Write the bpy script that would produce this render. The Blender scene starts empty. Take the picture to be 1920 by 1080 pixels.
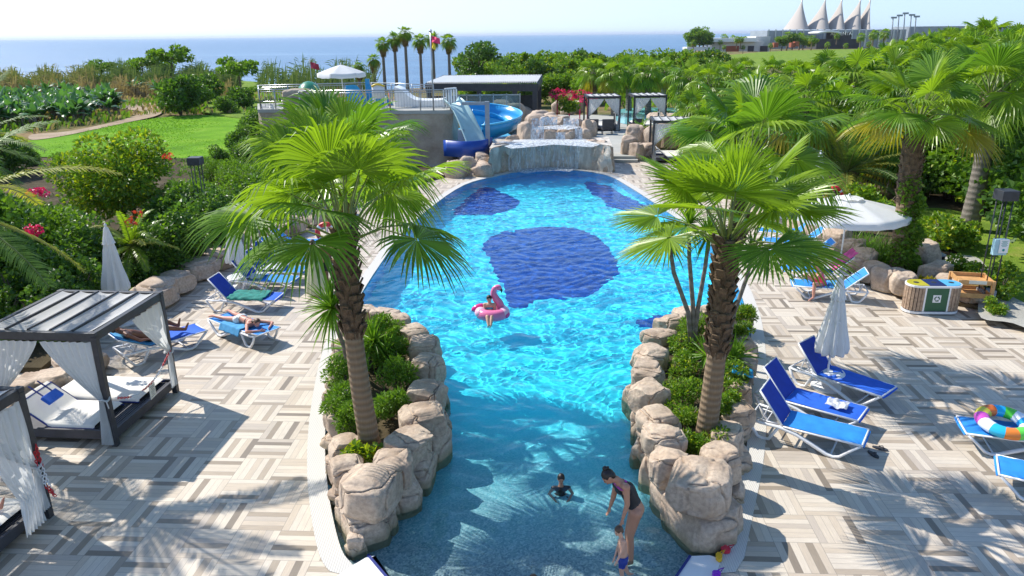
import bpy, math, random
import numpy as np
from mathutils import Vector, Matrix, noise
from mathutils.geometry import tessellate_polygon
sc = bpy.context.scene
C = sc.collection
rad = math.radians
# ------------------------------------------------------------------ camera
F_, H_, PITCH, ROLL = 1400., 7., math.atan(475/1400.), .0092
_R0 = np.array([1, 0, 0.]); _F = np.array([0, math.cos(PITCH), -math.sin(PITCH)]); _U0 = np.array([0, math.sin(PITCH), math.cos(PITCH)])
_R = _R0*math.cos(ROLL)-_U0*math.sin(ROLL); _U = _U0*math.cos(ROLL)+_R0*math.sin(ROLL)
cam = bpy.data.cameras.new('camera'); co = bpy.data.objects.new('camera', cam); C.objects.link(co); sc.camera = co
cam.sensor_width = 36; cam.lens = F_/1920*36; cam.clip_end = 60000; cam.clip_start = .1
co.matrix_world = Matrix([[_R[0], _U[0], -_F[0], 0], [_R[1], _U[1], -_F[1], 0], [_R[2], _U[2], -_F[2], H_], [0, 0, 0, 1]])
# ------------------------------------------------------------------ sky and sun
SUN_AZ, SUN_EL = math.atan2(-.85, .53), rad(45.5)
w = bpy.data.worlds.new("World"); sc.world = w; w.use_nodes = True
_n = w.node_tree; _b = _n.nodes['Background']; _s = _n.nodes.new('ShaderNodeTexSky'); _s.sky_type = 'NISHITA'; _s.sun_disc = False
_s.sun_elevation = SUN_EL; _s.sun_rotation = SUN_AZ; _s.air_density = 1.0; _s.dust_density = .2; _s.ozone_density = 6
_tc = _n.nodes.new('ShaderNodeTexCoord'); _sx = _n.nodes.new('ShaderNodeSeparateXYZ'); _n.links.new(_tc.outputs['Generated'], _sx.inputs[0])
_mr = _n.nodes.new('ShaderNodeMapRange'); _n.links.new(_sx.outputs[2], _mr.inputs[0]); _mr.inputs[1].default_value = .03; _mr.inputs[2].default_value = .42; _mr.inputs[3].default_value = .93; _mr.inputs[4].default_value = 0
_hx = _n.nodes.new('ShaderNodeMapRange'); _n.links.new(_sx.outputs[0], _hx.inputs[0]); _hx.inputs[1].default_value = -.6; _hx.inputs[2].default_value = .6      # milky near the sun, bluer to the right
_hc = _n.nodes.new('ShaderNodeMix'); _hc.data_type = 'RGBA'; _n.links.new(_hx.outputs[0], _hc.inputs[0]); _hc.inputs[6].default_value = (5.3, 5.75, 6.2, 1); _hc.inputs[7].default_value = (2.9, 4.1, 5.4, 1)
_mx = _n.nodes.new('ShaderNodeMix'); _mx.data_type = 'RGBA'; _n.links.new(_mr.outputs[0], _mx.inputs[0]); _n.links.new(_s.outputs[0], _mx.inputs[6]); _n.links.new(_hc.outputs[2], _mx.inputs[7])
_n.links.new(_mx.outputs[2], _b.inputs[0]); _b.inputs[1].default_value = .145
SD = Vector((math.sin(SUN_AZ)*math.cos(SUN_EL), math.cos(SUN_AZ)*math.cos(SUN_EL), math.sin(SUN_EL)))
_L = bpy.data.lights.new('sun', 'SUN'); _L.energy = 4.1; _L.angle = rad(.5); _L.color = (1, .95, .875); _L.cycles.is_caustics_light = True
_lo = bpy.data.objects.new('sun', _L); C.objects.link(_lo); _lo.rotation_euler = SD.to_track_quat('Z', 'Y').to_euler(); _lo.location = (-20, 10, 30)
sc.view_settings.view_transform = 'Standard'; sc.view_settings.look = 'None'; sc.view_settings.gamma = 1; sc.view_settings.use_curve_mapping = False
sc.view_settings.exposure = .58
sc.cycles.max_bounces = 8; sc.cycles.diffuse_bounces = 3; sc.cycles.glossy_bounces = 3; sc.cycles.transmission_bounces = 6; sc.cycles.transparent_max_bounces = 10
sc.cycles.sample_clamp_indirect = 6
# ------------------------------------------------------------------ where a thing stands
def ray(x, y): return _R*(x-960)/F_+_U*(540-y)/F_+_F
def G(x, y, z=0):
    v = ray(x, y); return np.array([0, 0, H_])+v*(z-H_)/v[2]
def V(x, y, Y):
    v = ray(x, y); return np.array([0, 0, H_])+v*Y/v[1]
def GW(x, y, zf=-1.2):      # a point of the pool floor, seen through the water
    v = ray(x, y); v = v/np.linalg.norm(v); s = G(x, y, -.03); n = np.array([0, 0, 1.]); c = -v@n; e = 1/1.33
    t = e*v+(e*c-math.sqrt(1-e*e*(1-c*c)))*n; return s+t*(zf+.03)/t[2]
def unit(v): v = np.asarray(v, float); return v/(np.linalg.norm(v)+1e-9)
def A(*a): return np.array(a, float)
# ------------------------------------------------------------------ mesh builder
class MB:
    def __init__(s): s.v = []; s.f = []; s.n = 0
    def add(s, Vv, Ff, m=0, sm=False):
        Vv = np.asarray(Vv, float).reshape(-1, 3); Ff = np.asarray(Ff, int)
        s.f.append((Ff+s.n, m, sm)); s.v.append(Vv); s.n += len(Vv); return s
    def box(s, c, sz, rz=0, m=0, M=None):
        q = np.array([[x, y, z] for x in (-.5, .5) for y in (-.5, .5) for z in (-.5, .5)])*np.array(sz)
        if rz: q = q@np.array([[math.cos(rz), math.sin(rz), 0], [-math.sin(rz), math.cos(rz), 0], [0, 0, 1]])
        if M is not None: q = q@np.asarray(M)
        return s.add(q+np.array(c), [[0, 1, 3, 2], [4, 6, 7, 5], [0, 4, 5, 1], [2, 3, 7, 6], [0, 2, 6, 4], [1, 5, 7, 3]], m)
    def beam(s, a, b, w, h, m=0, up=(0, 0, 1)):
        a = np.array(a, float); b = np.array(b, float); D = unit(b-a); S = np.cross(D, up)
        if np.linalg.norm(S) < 1e-3: S = np.array([1., 0, 0])
        S = unit(S); N = np.cross(S, D)
        return s.box((a+b)/2, (np.linalg.norm(b-a), w, h), m=m, M=np.array([D, S, N]))
    def grid(s, P, m=0, sm=True, cu=False, cv=False):
        P = np.asarray(P, float); nu, nv = P.shape[:2]; i = np.arange(nu*nv).reshape(nu, nv)
        if cu: i = np.concatenate([i, i[:1]], 0)
        if cv: i = np.concatenate([i, i[:, :1]], 1)
        return s.add(P, np.stack([i[:-1, :-1], i[1:, :-1], i[1:, 1:], i[:-1, 1:]], -1).reshape(-1, 4), m, sm)
    def tube(s, pts, r, n=8, m=0, sm=True, cap=True, flat=1.0):
        pts = np.array(pts, float); k = len(pts); r = np.ones(k)*r if np.isscalar(r) else np.array(r, float)
        T = np.gradient(pts, axis=0); ref = np.array([0, 0, 1.]) if abs(unit(T[0])[2]) < .9 else np.array([1., 0, 0]); rings = []
        S = unit(np.cross(T[0], ref))
        for i in range(k):
            t = unit(T[i]); S = unit(S-t*(S@t)); N = np.cross(S, t); a = np.linspace(0, 2*math.pi, n, endpoint=False)
            rings.append(pts[i]+r[i]*(np.outer(np.cos(a), S)+flat*np.outer(np.sin(a), N)))
        b = s.n; s.grid(np.array(rings), m, sm, cv=True)
        if cap: s.f.append((np.array([list(range(n))])+b, m, False)); s.f.append((np.array([list(range(n))[::-1]])+b+(k-1)*n, m, False))
        return s
    def lathe(s, prof, c=(0, 0, 0), n=16, m=0, sm=True, mod=None):
        a = np.linspace(0, 2*math.pi, n, endpoint=False); P = np.zeros((len(prof), n, 3))
        for i, (r, z) in enumerate(prof):
            rr = r*(mod(a, i/(len(prof)-1)) if mod else 1); P[i, :, 0] = rr*np.cos(a)+c[0]; P[i, :, 1] = rr*np.sin(a)+c[1]; P[i, :, 2] = z+c[2]
        return s.grid(P[:, ::-1], m, sm, cv=True)
    def ell(s, c, r, nu=10, nv=14, m=0, M=None, sm=True):
        a = np.linspace(-math.pi/2, math.pi/2, nu); b = np.linspace(0, 2*math.pi, nv, endpoint=False)
        P = np.stack([np.outer(np.cos(a), np.cos(b)), np.outer(np.cos(a), np.sin(b)), np.outer(np.sin(a), np.ones(nv))], -1)*np.array(r)
        if M is not None: P = P@np.asarray(M)
        return s.grid((P+np.array(c))[:, ::-1], m, sm, cv=True)
    def poly(s, pts, z=None, m=0, holes=()):
        loops = [[Vector(tuple(p[:2])+(0,)) for p in q] for q in (pts,)+tuple(holes)]; tri = tessellate_polygon(loops)
        Vv = np.array([(p[0], p[1], z if z is not None else p[2]) for q in (pts,)+tuple(holes) for p in q])
        T = np.array(tri); a, b, c = Vv[T[:, 0]], Vv[T[:, 1]], Vv[T[:, 2]]
        fl = np.cross(b-a, c-a)[:, 2] < 0; T[fl] = T[fl][:, ::-1]
        return s.add(Vv, T, m)
    def prism(s, pts, z0, z1, m=0, sm=False):
        s.poly(pts, z1, m); k = len(pts); p = np.array([q[:2] for q in pts]); area = np.sum(p[:, 0]*np.roll(p[:, 1], -1)-np.roll(p[:, 0], -1)*p[:, 1])
        if area < 0: p = p[::-1]
        P = np.zeros((2, k, 3)); P[:, :, :2] = p; P[0, :, 2] = z0; P[1, :, 2] = z1
        return s.grid(P[:, ::-1], m, sm, cv=True)
    def build(s, name, mats, parent=None, loc=None):
        Vv = np.concatenate(s.v); off = np.zeros(3)
        if parent is not None:
            q = parent
            while q is not None: off += np.array(q.location); q = q.parent
        elif loc is not None: off = np.array(loc, float)
        me = bpy.data.meshes.new(name); me.vertices.add(len(Vv)); me.vertices.foreach_set('co', (Vv-off).astype(np.float32).ravel())
        loops = np.concatenate([f.ravel() for f, _, _ in s.f]); cnt = np.concatenate([np.full(len(f), f.shape[1]) for f, _, _ in s.f])
        me.loops.add(len(loops)); me.loops.foreach_set('vertex_index', loops.astype(np.int32))
        me.polygons.add(len(cnt)); me.polygons.foreach_set('loop_start', np.concatenate([[0], np.cumsum(cnt)[:-1]]).astype(np.int32))
        me.polygons.foreach_set('material_index', np.concatenate([np.full(len(f), m) for f, m, _ in s.f]).astype(np.int32))
        me.polygons.foreach_set('use_smooth', np.concatenate([np.full(len(f), sm) for f, _, sm in s.f]))
        me.update(calc_edges=True)
        for m in (mats if isinstance(mats, (list, tuple)) else [mats]): me.materials.append(m)
        o = bpy.data.objects.new(name, me); C.objects.link(o)
        if parent is not None: o.parent = parent
        elif loc is not None: o.location = loc
        return o
def tag(o, label=None, cat=None, group=None, kind=None):
    if label: o['label'] = label
    if cat: o['category'] = cat
    if group: o['group'] = group
    if kind: o['kind'] = kind
    return o
def thing(name, label, cat, loc=(0, 0, 0), group=None):
    o = bpy.data.objects.new(name, None); o.empty_display_size = .2; C.objects.link(o); o.location = tuple(float(v) for v in loc); return tag(o, label, cat, group)
def dup(o, parent=None):
    c = o.copy(); C.objects.link(c); c.parent = parent
    for ch in list(o.children): dup(ch, c)
    return c
def place(o, loc, rz=0, s=1, label=None, group=None, tilt=0):
    o.location = tuple(float(v) for v in loc); o.rotation_euler = (tilt, 0, rz); o.scale = (s, s, s) if np.isscalar(s) else s
    if label: o['label'] = label
    if group: o['group'] = group
    return o
class Proto:        # the first use moves the built thing, later uses copy it
    def __init__(s, o): s.o = o; s.used = False
    def put(s, loc, rz=0, sc_=1, label=None, group=None, tilt=0):
        o = dup(s.o) if s.used else s.o; s.used = True; return place(o, loc, rz, sc_, label, group, tilt)
# ------------------------------------------------------------------ materials
class N:
    def __init__(s, name):
        s.m = bpy.data.materials.new(name); s.m.use_nodes = True; s.t = s.m.node_tree; s.b = s.t.nodes['Principled BSDF']; s.o = s.t.nodes['Material Output']
    def n(s, typ, **k):
        q = s.t.nodes.new('ShaderNode'+typ)
        for a, v in k.items():
            if a.startswith('_'): setattr(q, a[1:], v)
            else: s.set(q.inputs[a.replace('__', ' ')], v)
        return q
    def set(s, inp, v):
        if isinstance(v, bpy.types.NodeSocket): s.t.links.new(v, inp)
        elif isinstance(v, (tuple, list)): inp.default_value = tuple(v)+((1,) if len(v) == 3 and inp.type == 'RGBA' else ())
        else: inp.default_value = v
    def math(s, op, a, b=0., c=None):
        q = s.t.nodes.new('ShaderNodeMath'); q.operation = op; s.set(q.inputs[0], a); s.set(q.inputs[1], b)
        if c is not None: s.set(q.inputs[2], c)
        return q.outputs[0]
    def ramp(s, f, stops, interp='LINEAR'):
        q = s.t.nodes.new('ShaderNodeValToRGB'); s.set(q.inputs[0], f); q.color_ramp.interpolation = interp; e = q.color_ramp.elements
        while len(e) < len(stops): e.new(.5)
        for i, (p, c) in enumerate(stops): e[i].position = p; e[i].color = tuple(c)+(1,) if len(c) == 3 else tuple(c)
        return q.outputs[0]
    def mix(s, f, a, b, blend='MIX'):
        q = s.t.nodes.new('ShaderNodeMix'); q.data_type = 'RGBA'; q.blend_type = blend; s.set(q.inputs[0], f); s.set(q.inputs[6], a); s.set(q.inputs[7], b); return q.outputs[2]
    def co(s, kind='Object', scale=None, rz=0, loc=None):
        o = s.n('TexCoord').outputs[kind]
        if scale is not None or rz or loc:
            q = s.n('Mapping', Vector=o); q.inputs['Scale'].default_value = scale or (1, 1, 1); q.inputs['Rotation'].default_value = (0, 0, rz); q.inputs['Location'].default_value = loc or (0, 0, 0); o = q.outputs[0]
        return o
    def noise(s, vec, scale, detail=4, rough=.55, dist=0): return s.n('TexNoise', Vector=vec, Scale=scale, Detail=detail, Roughness=rough, Distortion=dist).outputs[0]
    def bump(s, h, strength=.3, dist=.02):
        q = s.n('Bump', Height=h, Strength=strength, Distance=dist); s.set(s.b.inputs['Normal'], q.outputs[0])
def pm(name, col, rough=.6, var=.12, vs=3., bump=0, bs=30., bd=.01, metal=0, spec=None, sheen=0):
    k = N(name); c = k.co(); nz = k.noise(c, vs)
    lo = tuple(max(0, x*(1-var)) for x in col); hi = tuple(min(1, x*(1+var)) for x in col)
    k.set(k.b.inputs['Base Color'], k.ramp(nz, [(.3, lo), (.7, hi)])); k.b.inputs['Roughness'].default_value = rough; k.b.inputs['Metallic'].default_value = metal
    if spec is not None: k.b.inputs['Specular IOR Level'].default_value = spec
    if bump: k.bump(k.noise(c, bs, 5), bump, bd)
    return k.m
def leafm(name, c1, c2, trans=.35, rough=.42, c3=None):
    k = N(name); r = k.n('NewGeometry').outputs['Random Per Island']; st = [(0, c1), (.75, c2)]+([(1, c3)] if c3 else [(1, tuple(x*1.15 for x in c2))])
    c = k.ramp(r, st); nz = k.noise(k.co(), 1.3, 2); c = k.mix(k.math('MULTIPLY', nz, .5), c, tuple(x*.55 for x in c1))
    k.set(k.b.inputs['Base Color'], c); k.b.inputs['Roughness'].default_value = rough; k.b.inputs['Specular IOR Level'].default_value = .4
    t = k.n('BsdfTranslucent', Color=k.mix(1.0, c, (1.35, 1.45, .55, 1), 'MULTIPLY')); mx = k.n('MixShader', Fac=trans)
    k.t.links.new(k.b.outputs[0], mx.inputs[1]); k.t.links.new(t.outputs[0], mx.inputs[2]); k.t.links.new(mx.outputs[0], k.o.inputs[0]); return k.m
def clothm(name, col, trans=.35, var=.05):
    k = N(name); c = k.ramp(k.noise(k.co(), 6.), [(.3, tuple(x*(1-var) for x in col)), (.7, col)]); k.set(k.b.inputs['Base Color'], c); k.b.inputs['Roughness'].default_value = .85
    k.bump(k.noise(k.co(), 14., 3), .15, .02)
    t = k.n('BsdfTranslucent', Color=c); mx = k.n('MixShader', Fac=trans)
    k.t.links.new(k.b.outputs[0], mx.inputs[1]); k.t.links.new(t.outputs[0], mx.inputs[2]); k.t.links.new(mx.outputs[0], k.o.inputs[0]); return k.m
M = {}
TILE, TROT = .66, -rad(2.9)
def deck_mat():
    k = N('wood_look_tile'); c = k.co('Object', rz=-TROT); sep = k.n('SeparateXYZ', Vector=c); u = k.math('DIVIDE', sep.outputs[0], TILE); v = k.math('DIVIDE', sep.outputs[1], TILE)
    cu = k.math('FLOOR', u); cv = k.math('FLOOR', v); fu = k.math('FRACT', u); fv = k.math('FRACT', v)
    par = k.math('FLOORED_MODULO', k.math('ADD', cu, cv), 2.0)
    a = k.n('Mix', _data_type='FLOAT'); k.set(a.inputs[0], par); k.set(a.inputs[2], fu); k.set(a.inputs[3], fv)      # across the planks
    b = k.n('Mix', _data_type='FLOAT'); k.set(b.inputs[0], par); k.set(b.inputs[2], v); k.set(b.inputs[3], u)
    p = k.math('MULTIPLY', a.outputs[0], 6.0); idx = k.math('FLOOR', p); pf = k.math('FRACT', p)
    cell = k.n('CombineXYZ', X=k.math('ADD', cu, k.math('MULTIPLY', idx, 37.1)), Y=cv, Z=idx)
    wn = k.n('TexWhiteNoise', Vector=cell.outputs[0]); r = wn.outputs['Value']
    hb = k.n('TexWhiteNoise', Vector=k.n('CombineXYZ', X=cu, Y=cv, Z=7.3).outputs[0]).outputs['Value']
    lightc = k.ramp(r, [(0, (.635, .555, .45)), (.2, (.68, .61, .51)), (.4, (.585, .50, .395)), (.6, (.69, .615, .505)), (.82, (.53, .465, .39))], 'CONSTANT')
    darkc = k.ramp(r, [(0, (.45, .375, .29)), (.35, (.32, .265, .20)), (.6, (.39, .325, .25)), (.85, (.24, .20, .155))], 'CONSTANT')
    isd = k.math('LESS_THAN', k.math('FLOORED_MODULO', k.math('ADD', idx, k.math('FLOOR', k.math('MULTIPLY', hb, 3.0))), 3.0), .5); keep = k.math('GREATER_THAN', k.n('TexWhiteNoise', Vector=k.n('CombineXYZ', X=k.math('ADD', cu, idx), Y=k.math('SUBTRACT', cv, k.math('MULTIPLY', idx, 3.7)), Z=1.7).outputs[0]).outputs['Value'], .30)
    col = k.mix(k.math('MULTIPLY', isd, keep), lightc, darkc)
    gr = k.n('CombineXYZ', X=k.math('MULTIPLY', b.outputs[0], 1.6), Y=k.math('ADD', k.math('MULTIPLY', a.outputs[0], 22.), k.math('MULTIPLY', r, 50.)), Z=cu)
    g = k.noise(gr.outputs[0], 2.2, 6, .65, .6); col = k.mix(k.math('MULTIPLY', g, .85), k.mix(1.0, col, (.66, .64, .62, 1), 'MULTIPLY'), k.mix(1.0, col, (1.30, 1.27, 1.22, 1), 'MULTIPLY'))
    dirt = k.noise(k.co(), .9, 5); col = k.mix(k.ramp(dirt, [(.45, (0, 0, 0)), (.75, (.28, .28, .28))]), col, (.36, .31, .26, 1))
    e1 = k.math('LESS_THAN', k.math('MINIMUM', pf, k.math('SUBTRACT', 1., pf)), .022)
    e2 = k.math('LESS_THAN', k.math('MINIMUM', k.math('MINIMUM', fu, k.math('SUBTRACT', 1., fu)), k.math('MINIMUM', fv, k.math('SUBTRACT', 1., fv))), .006)
    e = k.math('MAXIMUM', e1, e2); col = k.mix(k.math('MULTIPLY', e, .75), col, (.22, .19, .16, 1))
    k.set(k.b.inputs['Base Color'], col); k.set(k.b.inputs['Roughness'], k.math('ADD', .38, k.math('MULTIPLY', g, .3)))
    k.bump(k.math('SUBTRACT', k.math('MULTIPLY', g, .3), e), .35, .004); return k.m
def floor_mat():
    k = N('pool_mosaic'); c = k.co(); y = k.n('SeparateXYZ', Vector=c).outputs[1]; nz = k.noise(c, .5, 3)
    f = k.math('ADD', y, k.math('MULTIPLY', nz, 2.)); f = k.n('MapRange', Value=f, From__Min=9.6, From__Max=15.0)
    sp = k.n('TexVoronoi', Vector=c, Scale=38.); peb = k.ramp(sp.outputs['Color'], [(0, (.13, .18, .21)), (.5, (.30, .36, .37)), (1, (.55, .58, .57))])
    q = k.n('TexVoronoi', Vector=c, Scale=26., _distance='CHEBYCHEV'); mos = k.mix(k.math('MULTIPLY', k.n('SeparateColor', Color=q.outputs['Color']).outputs[0], .5), (.02, .70, .86, 1), (.10, .84, .95, 1))
    mos2 = k.mix(k.n('MapRange', Value=y, From__Min=36., From__Max=41.).outputs[0], mos, (.03, .33, .85, 1))
    k.set(k.b.inputs['Base Color'], k.mix(f.outputs[0], peb, mos2)); k.b.inputs['Roughness'].default_value = .5; return k.m
def water_mat():
    k = N('pool_water'); g = k.n('BsdfGlass', Color=(.86, .98, .995), Roughness=0, IOR=1.29); k.t.links.new(g.outputs[0], k.o.inputs[0]); return k.m
def rock_mat():
    k = N('sculpted_rock'); c = k.co(); n1 = k.noise(c, 1.6, 6); n2 = k.noise(c, 14., 6, .65); v = k.n('TexVoronoi', Vector=c, Scale=23.)
    col = k.ramp(n1, [(.28, (.37, .26, .175)), (.45, (.51, .39, .285)), (.6, (.61, .49, .37)), (.75, (.50, .345, .24))])
    col = k.mix(k.ramp(n2, [(.35, (.6, .6, .6)), (.6, (0, 0, 0))]), col, (.27, .20, .155, 1))
    pit = k.ramp(v.outputs['Distance'], [(.04, (1, 1, 1)), (.1, (0, 0, 0))]); sel = k.math('GREATER_THAN', k.n('SeparateColor', Color=v.outputs['Color']).outputs[0], .8)
    col = k.mix(k.math('MULTIPLY', pit, sel), col, (.13, .10, .08, 1))
    z = k.n('SeparateXYZ', Vector=k.n('NewGeometry').outputs['Position']).outputs[2]; wet = k.n('MapRange', Value=k.math('ADD', z, k.math('MULTIPLY', n1, .15)), From__Min=.22, From__Max=.02)
    col = k.mix(k.math('MULTIPLY', wet.outputs[0], .7), col, (.30, .24, .11, 1)); k.set(k.b.inputs['Base Color'], col); k.b.inputs['Roughness'].default_value = .8
    k.bump(k.math('ADD', n2, k.math('MULTIPLY', n1, 2.)), .5, .03); return k.m
def ground_mat(name, stops, scale, bump=.4, bscale=20., bd=.05, fine=None):
    k = N(name); c = k.co(); n = k.noise(c, scale, 7, .6); col = k.ramp(n, stops); f = k.noise(c, fine or scale*30, 4, .7); col = k.mix(k.math('MULTIPLY', f, .6), col, k.mix(1., col, (.45, .5, .4, 1), 'MULTIPLY'))
    k.set(k.b.inputs['Base Color'], col); k.b.inputs['Roughness'].default_value = .95; k.b.inputs['Specular IOR Level'].default_value = .1; k.bump(k.noise(c, bscale, 4), bump, bd); return k.m
def trunk_mat(name, c1, c2, ring=28.):
    k = N(name); c = k.co(); z = k.n('SeparateXYZ', Vector=c).outputs[2]; nz = k.noise(c, 5., 5); r = k.math('SINE', k.math('ADD', k.math('MULTIPLY', z, ring*6.28/3.3), k.math('MULTIPLY', nz, 2.6)))
    v = k.noise(k.co('Object', (60, 60, 2.5)), 1., 3); col = k.mix(k.math('MULTIPLY', k.math('ADD', r, 1.), .33), c1+(1,), c2+(1,)); col = k.mix(k.math('MULTIPLY', v, .6), col, k.mix(1., col, (.45, .42, .4, 1), 'MULTIPLY'))
    k.set(k.b.inputs['Base Color'], col); k.b.inputs['Roughness'].default_value = .9; k.bump(k.math('ADD', r, k.math('MULTIPLY', v, 2.)), .6, .015); return k.m
def sea_mat():
    k = N('sea_water'); b = k.b; c = k.co('Object', (.0022, .02, 1)); n = k.noise(c, 1., 4, .6); col = k.ramp(n, [(.35, (.08, .18, .31)), (.55, (.12, .24, .38)), (.72, (.22, .35, .48))])
    k.set(b.inputs['Base Color'], col); k.set(b.inputs['Roughness'], k.math('ADD', .22, k.math('MULTIPLY', n, .3))); b.inputs['IOR'].default_value = 1.33
    k.bump(k.math('ADD', k.noise(k.co('Object', (.05, .16, 1)), 1., 5), k.noise(k.co('Object', (.6, 1, 1)), 1., 3)), .9, 1.2); return k.m
M['deck'] = deck_mat(); M['floor'] = floor_mat(); M['water'] = water_mat(); M['rock'] = rock_mat(); M['sea'] = sea_mat()
k = N('blue_mosaic'); q = k.n('TexVoronoi', Vector=k.co(), Scale=26., _distance='CHEBYCHEV'); k.set(k.b.inputs['Base Color'], k.mix(k.n('SeparateColor', Color=q.outputs['Color']).outputs[0], (.0, .040, .27, 1), (.001, .075, .42, 1))); k.b.inputs['Roughness'].default_value = .4; M['bluemosaic'] = k.m
k = N('grating'); c = k.co(); wv = k.n('TexWave', Vector=c, Scale=9., Distortion=0); k.set(k.b.inputs['Base Color'], k.mix(k.math('MULTIPLY', k.ramp(wv.outputs[0], [(.45, (0, 0, 0)), (.6, (1, 1, 1))]), .3), (.64, .61, .55, 1), (.36, .345, .32, 1))); k.b.inputs['Roughness'].default_value = .6; k.bump(wv.outputs[0], .4, .006); M['grating'] = k.m
M['soil'] = ground_mat('garden_soil', [(.3, (.055, .042, .026)), (.55, (.11, .085, .05)), (.75, (.17, .13, .08))], 1.2)
M['land'] = ground_mat('dry_land', [(.3, (.07, .10, .025)), (.48, (.17, .16, .06)), (.6, (.32, .22, .11)), (.75, (.38, .26, .15))], .11, .6, 3., .3, 2.)
M['lawn'] = ground_mat('lawn_grass', [(.25, (.10, .24, .012)), (.5, (.17, .37, .015)), (.75, (.27, .44, .04))], .35, .9, 7., .12, 3.5)
M['lawn2'] = ground_mat('garden_grass', [(.3, (.12, .20, .03)), (.55, (.22, .33, .04)), (.75, (.36, .34, .10))], .7, .8, 25., .06, 9.)
M['sand'] = ground_mat('sandy_path', [(.3, (.36, .26, .18)), (.6, (.50, .38, .27)), (.8, (.56, .45, .34))], .4)
M['stonepath'] = ground_mat('stone_paving', [(.3, (.38, .36, .32)), (.6, (.52, .49, .44)), (.8, (.60, .57, .52))], .7)
M['frond'] = leafm('palm_frond', (.15, .25, .016), (.31, .45, .035), .45, .33)
M['frond2'] = leafm('palm_frond_dark', (.085, .19, .02), (.19, .34, .035), .42, .38)
M['frondy'] = leafm('palm_frond_yellow', (.26, .25, .02), (.42, .34, .03), .35)
M['frondd'] = leafm('palm_frond_dead', (.17, .11, .045), (.30, .21, .09), .2, .8)
M['petiole'] = pm('petiole', (.16, .20, .04), .4, .2)
M['yucca'] = leafm('yucca_leaf', (.11, .24, .018), (.24, .41, .04), .35, .35)
M['leaf'] = leafm('shrub_leaf', (.10, .20, .018), (.22, .37, .035), .38)
M['leafd'] = leafm('dark_leaf', (.06, .135, .024), (.13, .25, .045), .33)
M['leafy'] = leafm('yellow_green_leaf', (.24, .35, .016), (.55, .58, .03), .42, .4, (.45, .42, .03))
M['leafb'] = leafm('banana_leaf', (.045, .13, .04), (.12, .27, .08), .35, .35)
M['reed'] = leafm('reed', (.13, .17, .06), (.33, .31, .14), .3, .7, (.40, .29, .17))
M['pink'] = leafm('bougainvillea', (.55, .01, .12), (.80, .03, .22), .3); M['redf'] = leafm('red_flower', (.6, .05, .03), (.75, .09, .05), .3)
M['trunk'] = trunk_mat('palm_trunk', (.24, .165, .10), (.36, .27, .175)); M['trunkg'] = trunk_mat('grey_trunk', (.20, .17, .14), (.33, .29, .24), 16.)
M['fibre'] = pm('palm_fibre', (.13, .085, .05), .95, .5, 9., 1, 30., .03); M['bark'] = pm('bark', (.16, .12, .08), .95, .3, 6., .8, 20., .02)
M['white'] = pm('white_plastic', (.80, .80, .80), .35, .04); M['wpaint'] = pm('white_paint', (.78, .78, .76), .5, .05)
M['navy'] = pm('navy_sling', (.015, .12, .60), .75, .12, 8., .3, 200., .002); M['azure'] = pm('azure_sling', (.02, .24, .68), .7, .15, 5., .3, 200., .002); M['indigo'] = pm('dark_navy_sling', (.012, .045, .36), .8, .1, 8.)
M['char'] = pm('charcoal_wood', (.035, .038, .045), .5, .25, 8.); M['char2'] = pm('dark_board', (.05, .05, .058), .6, .2, 5.)
M['cloth'] = clothm('white_curtain', (.80, .81, .80), .4); M['canvas'] = clothm('canopy_canvas', (.84, .84, .82), .3); M['shadecloth'] = clothm('grey_canopy', (.62, .62, .61), .3)
M['mattress'] = clothm('white_mattress', (.80, .77, .70), 0.0); M['piping'] = pm('navy_piping', (.015, .03, .20), .6)
M['steel'] = pm('steel', (.45, .47, .48), .3, .1, 3., 0, metal=.8); M['greypaint'] = pm('grey_paint', (.28, .31, .35), .5)
M['wood'] = pm('honey_wood', (.60, .33, .13), .5, .2, 7.); M['slatwood'] = pm('slat_wood', (.36, .25, .17), .6, .35, 15.)
def solid(name, c, r=.5, t=0, **k):
    return pm(name, c, r, .06, 4., **k)
# ================================================================== SETTING
def xy(pts, z=0): return [G(x, y, z) for x, y in pts]
def smooth_closed(P, k=4):
    P = np.array(P)[:, :2]; n = len(P); out = []
    for i in range(n):
        a, b, c, d = P[i-1], P[i], P[(i+1) % n], P[(i+2) % n]
        for j in range(k):
            t = j/k; out.append(.5*((2*b)+(-a+c)*t+(2*a-5*b+4*c-d)*t*t+(-a+3*b-3*c+d)*t**3))
    return np.array(out)
RS = np.random.RandomState(7); random.seed(5)
side_pts = [(1293, 1045), (1320, 1049), (1350, 1048), (1362, 1000), (1377, 940), (1392, 880), (1402, 820), (1409, 740), (1410, 680), (1407, 620), (1398, 575), (1375, 520), (1330, 455), (1245, 392), (1180, 350), (1140, 329), (1090, 320),
            (1040, 317), (985, 320), (935, 329), (870, 347), (800, 395), (745, 450), (720, 485), (690, 530), (655, 590), (632, 650), (618, 720), (610, 800), (611, 880), (622, 960), (640, 1030), (662, 1060), (691, 1043)]
SP = np.array(xy(side_pts))[:, :2]
def catmull(P, k=5):
    P = np.asarray(P, float); Q = np.vstack([2*P[0]-P[1], P, 2*P[-1]-P[-2]]); out = []
    for i in range(1, len(Q)-2):
        a, b, c, d = Q[i-1:i+3]
        for j in range(k):
            t = j/k; out.append(.5*((2*b)+(-a+c)*t+(2*a-5*b+4*c-d)*t*t+(-a+3*b-3*c+d)*t**3))
    out.append(P[-1]); return np.array(out)
curve = np.vstack([SP[:1], SP[1:2], catmull(SP[2:-1], 4), SP[-1:]])
bottom = np.array([G(760, 1125)[:2], G(900, 1300)[:2], G(1060, 1300)[:2], G(1240, 1125)[:2]])
outline = np.vstack([curve, bottom])
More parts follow.
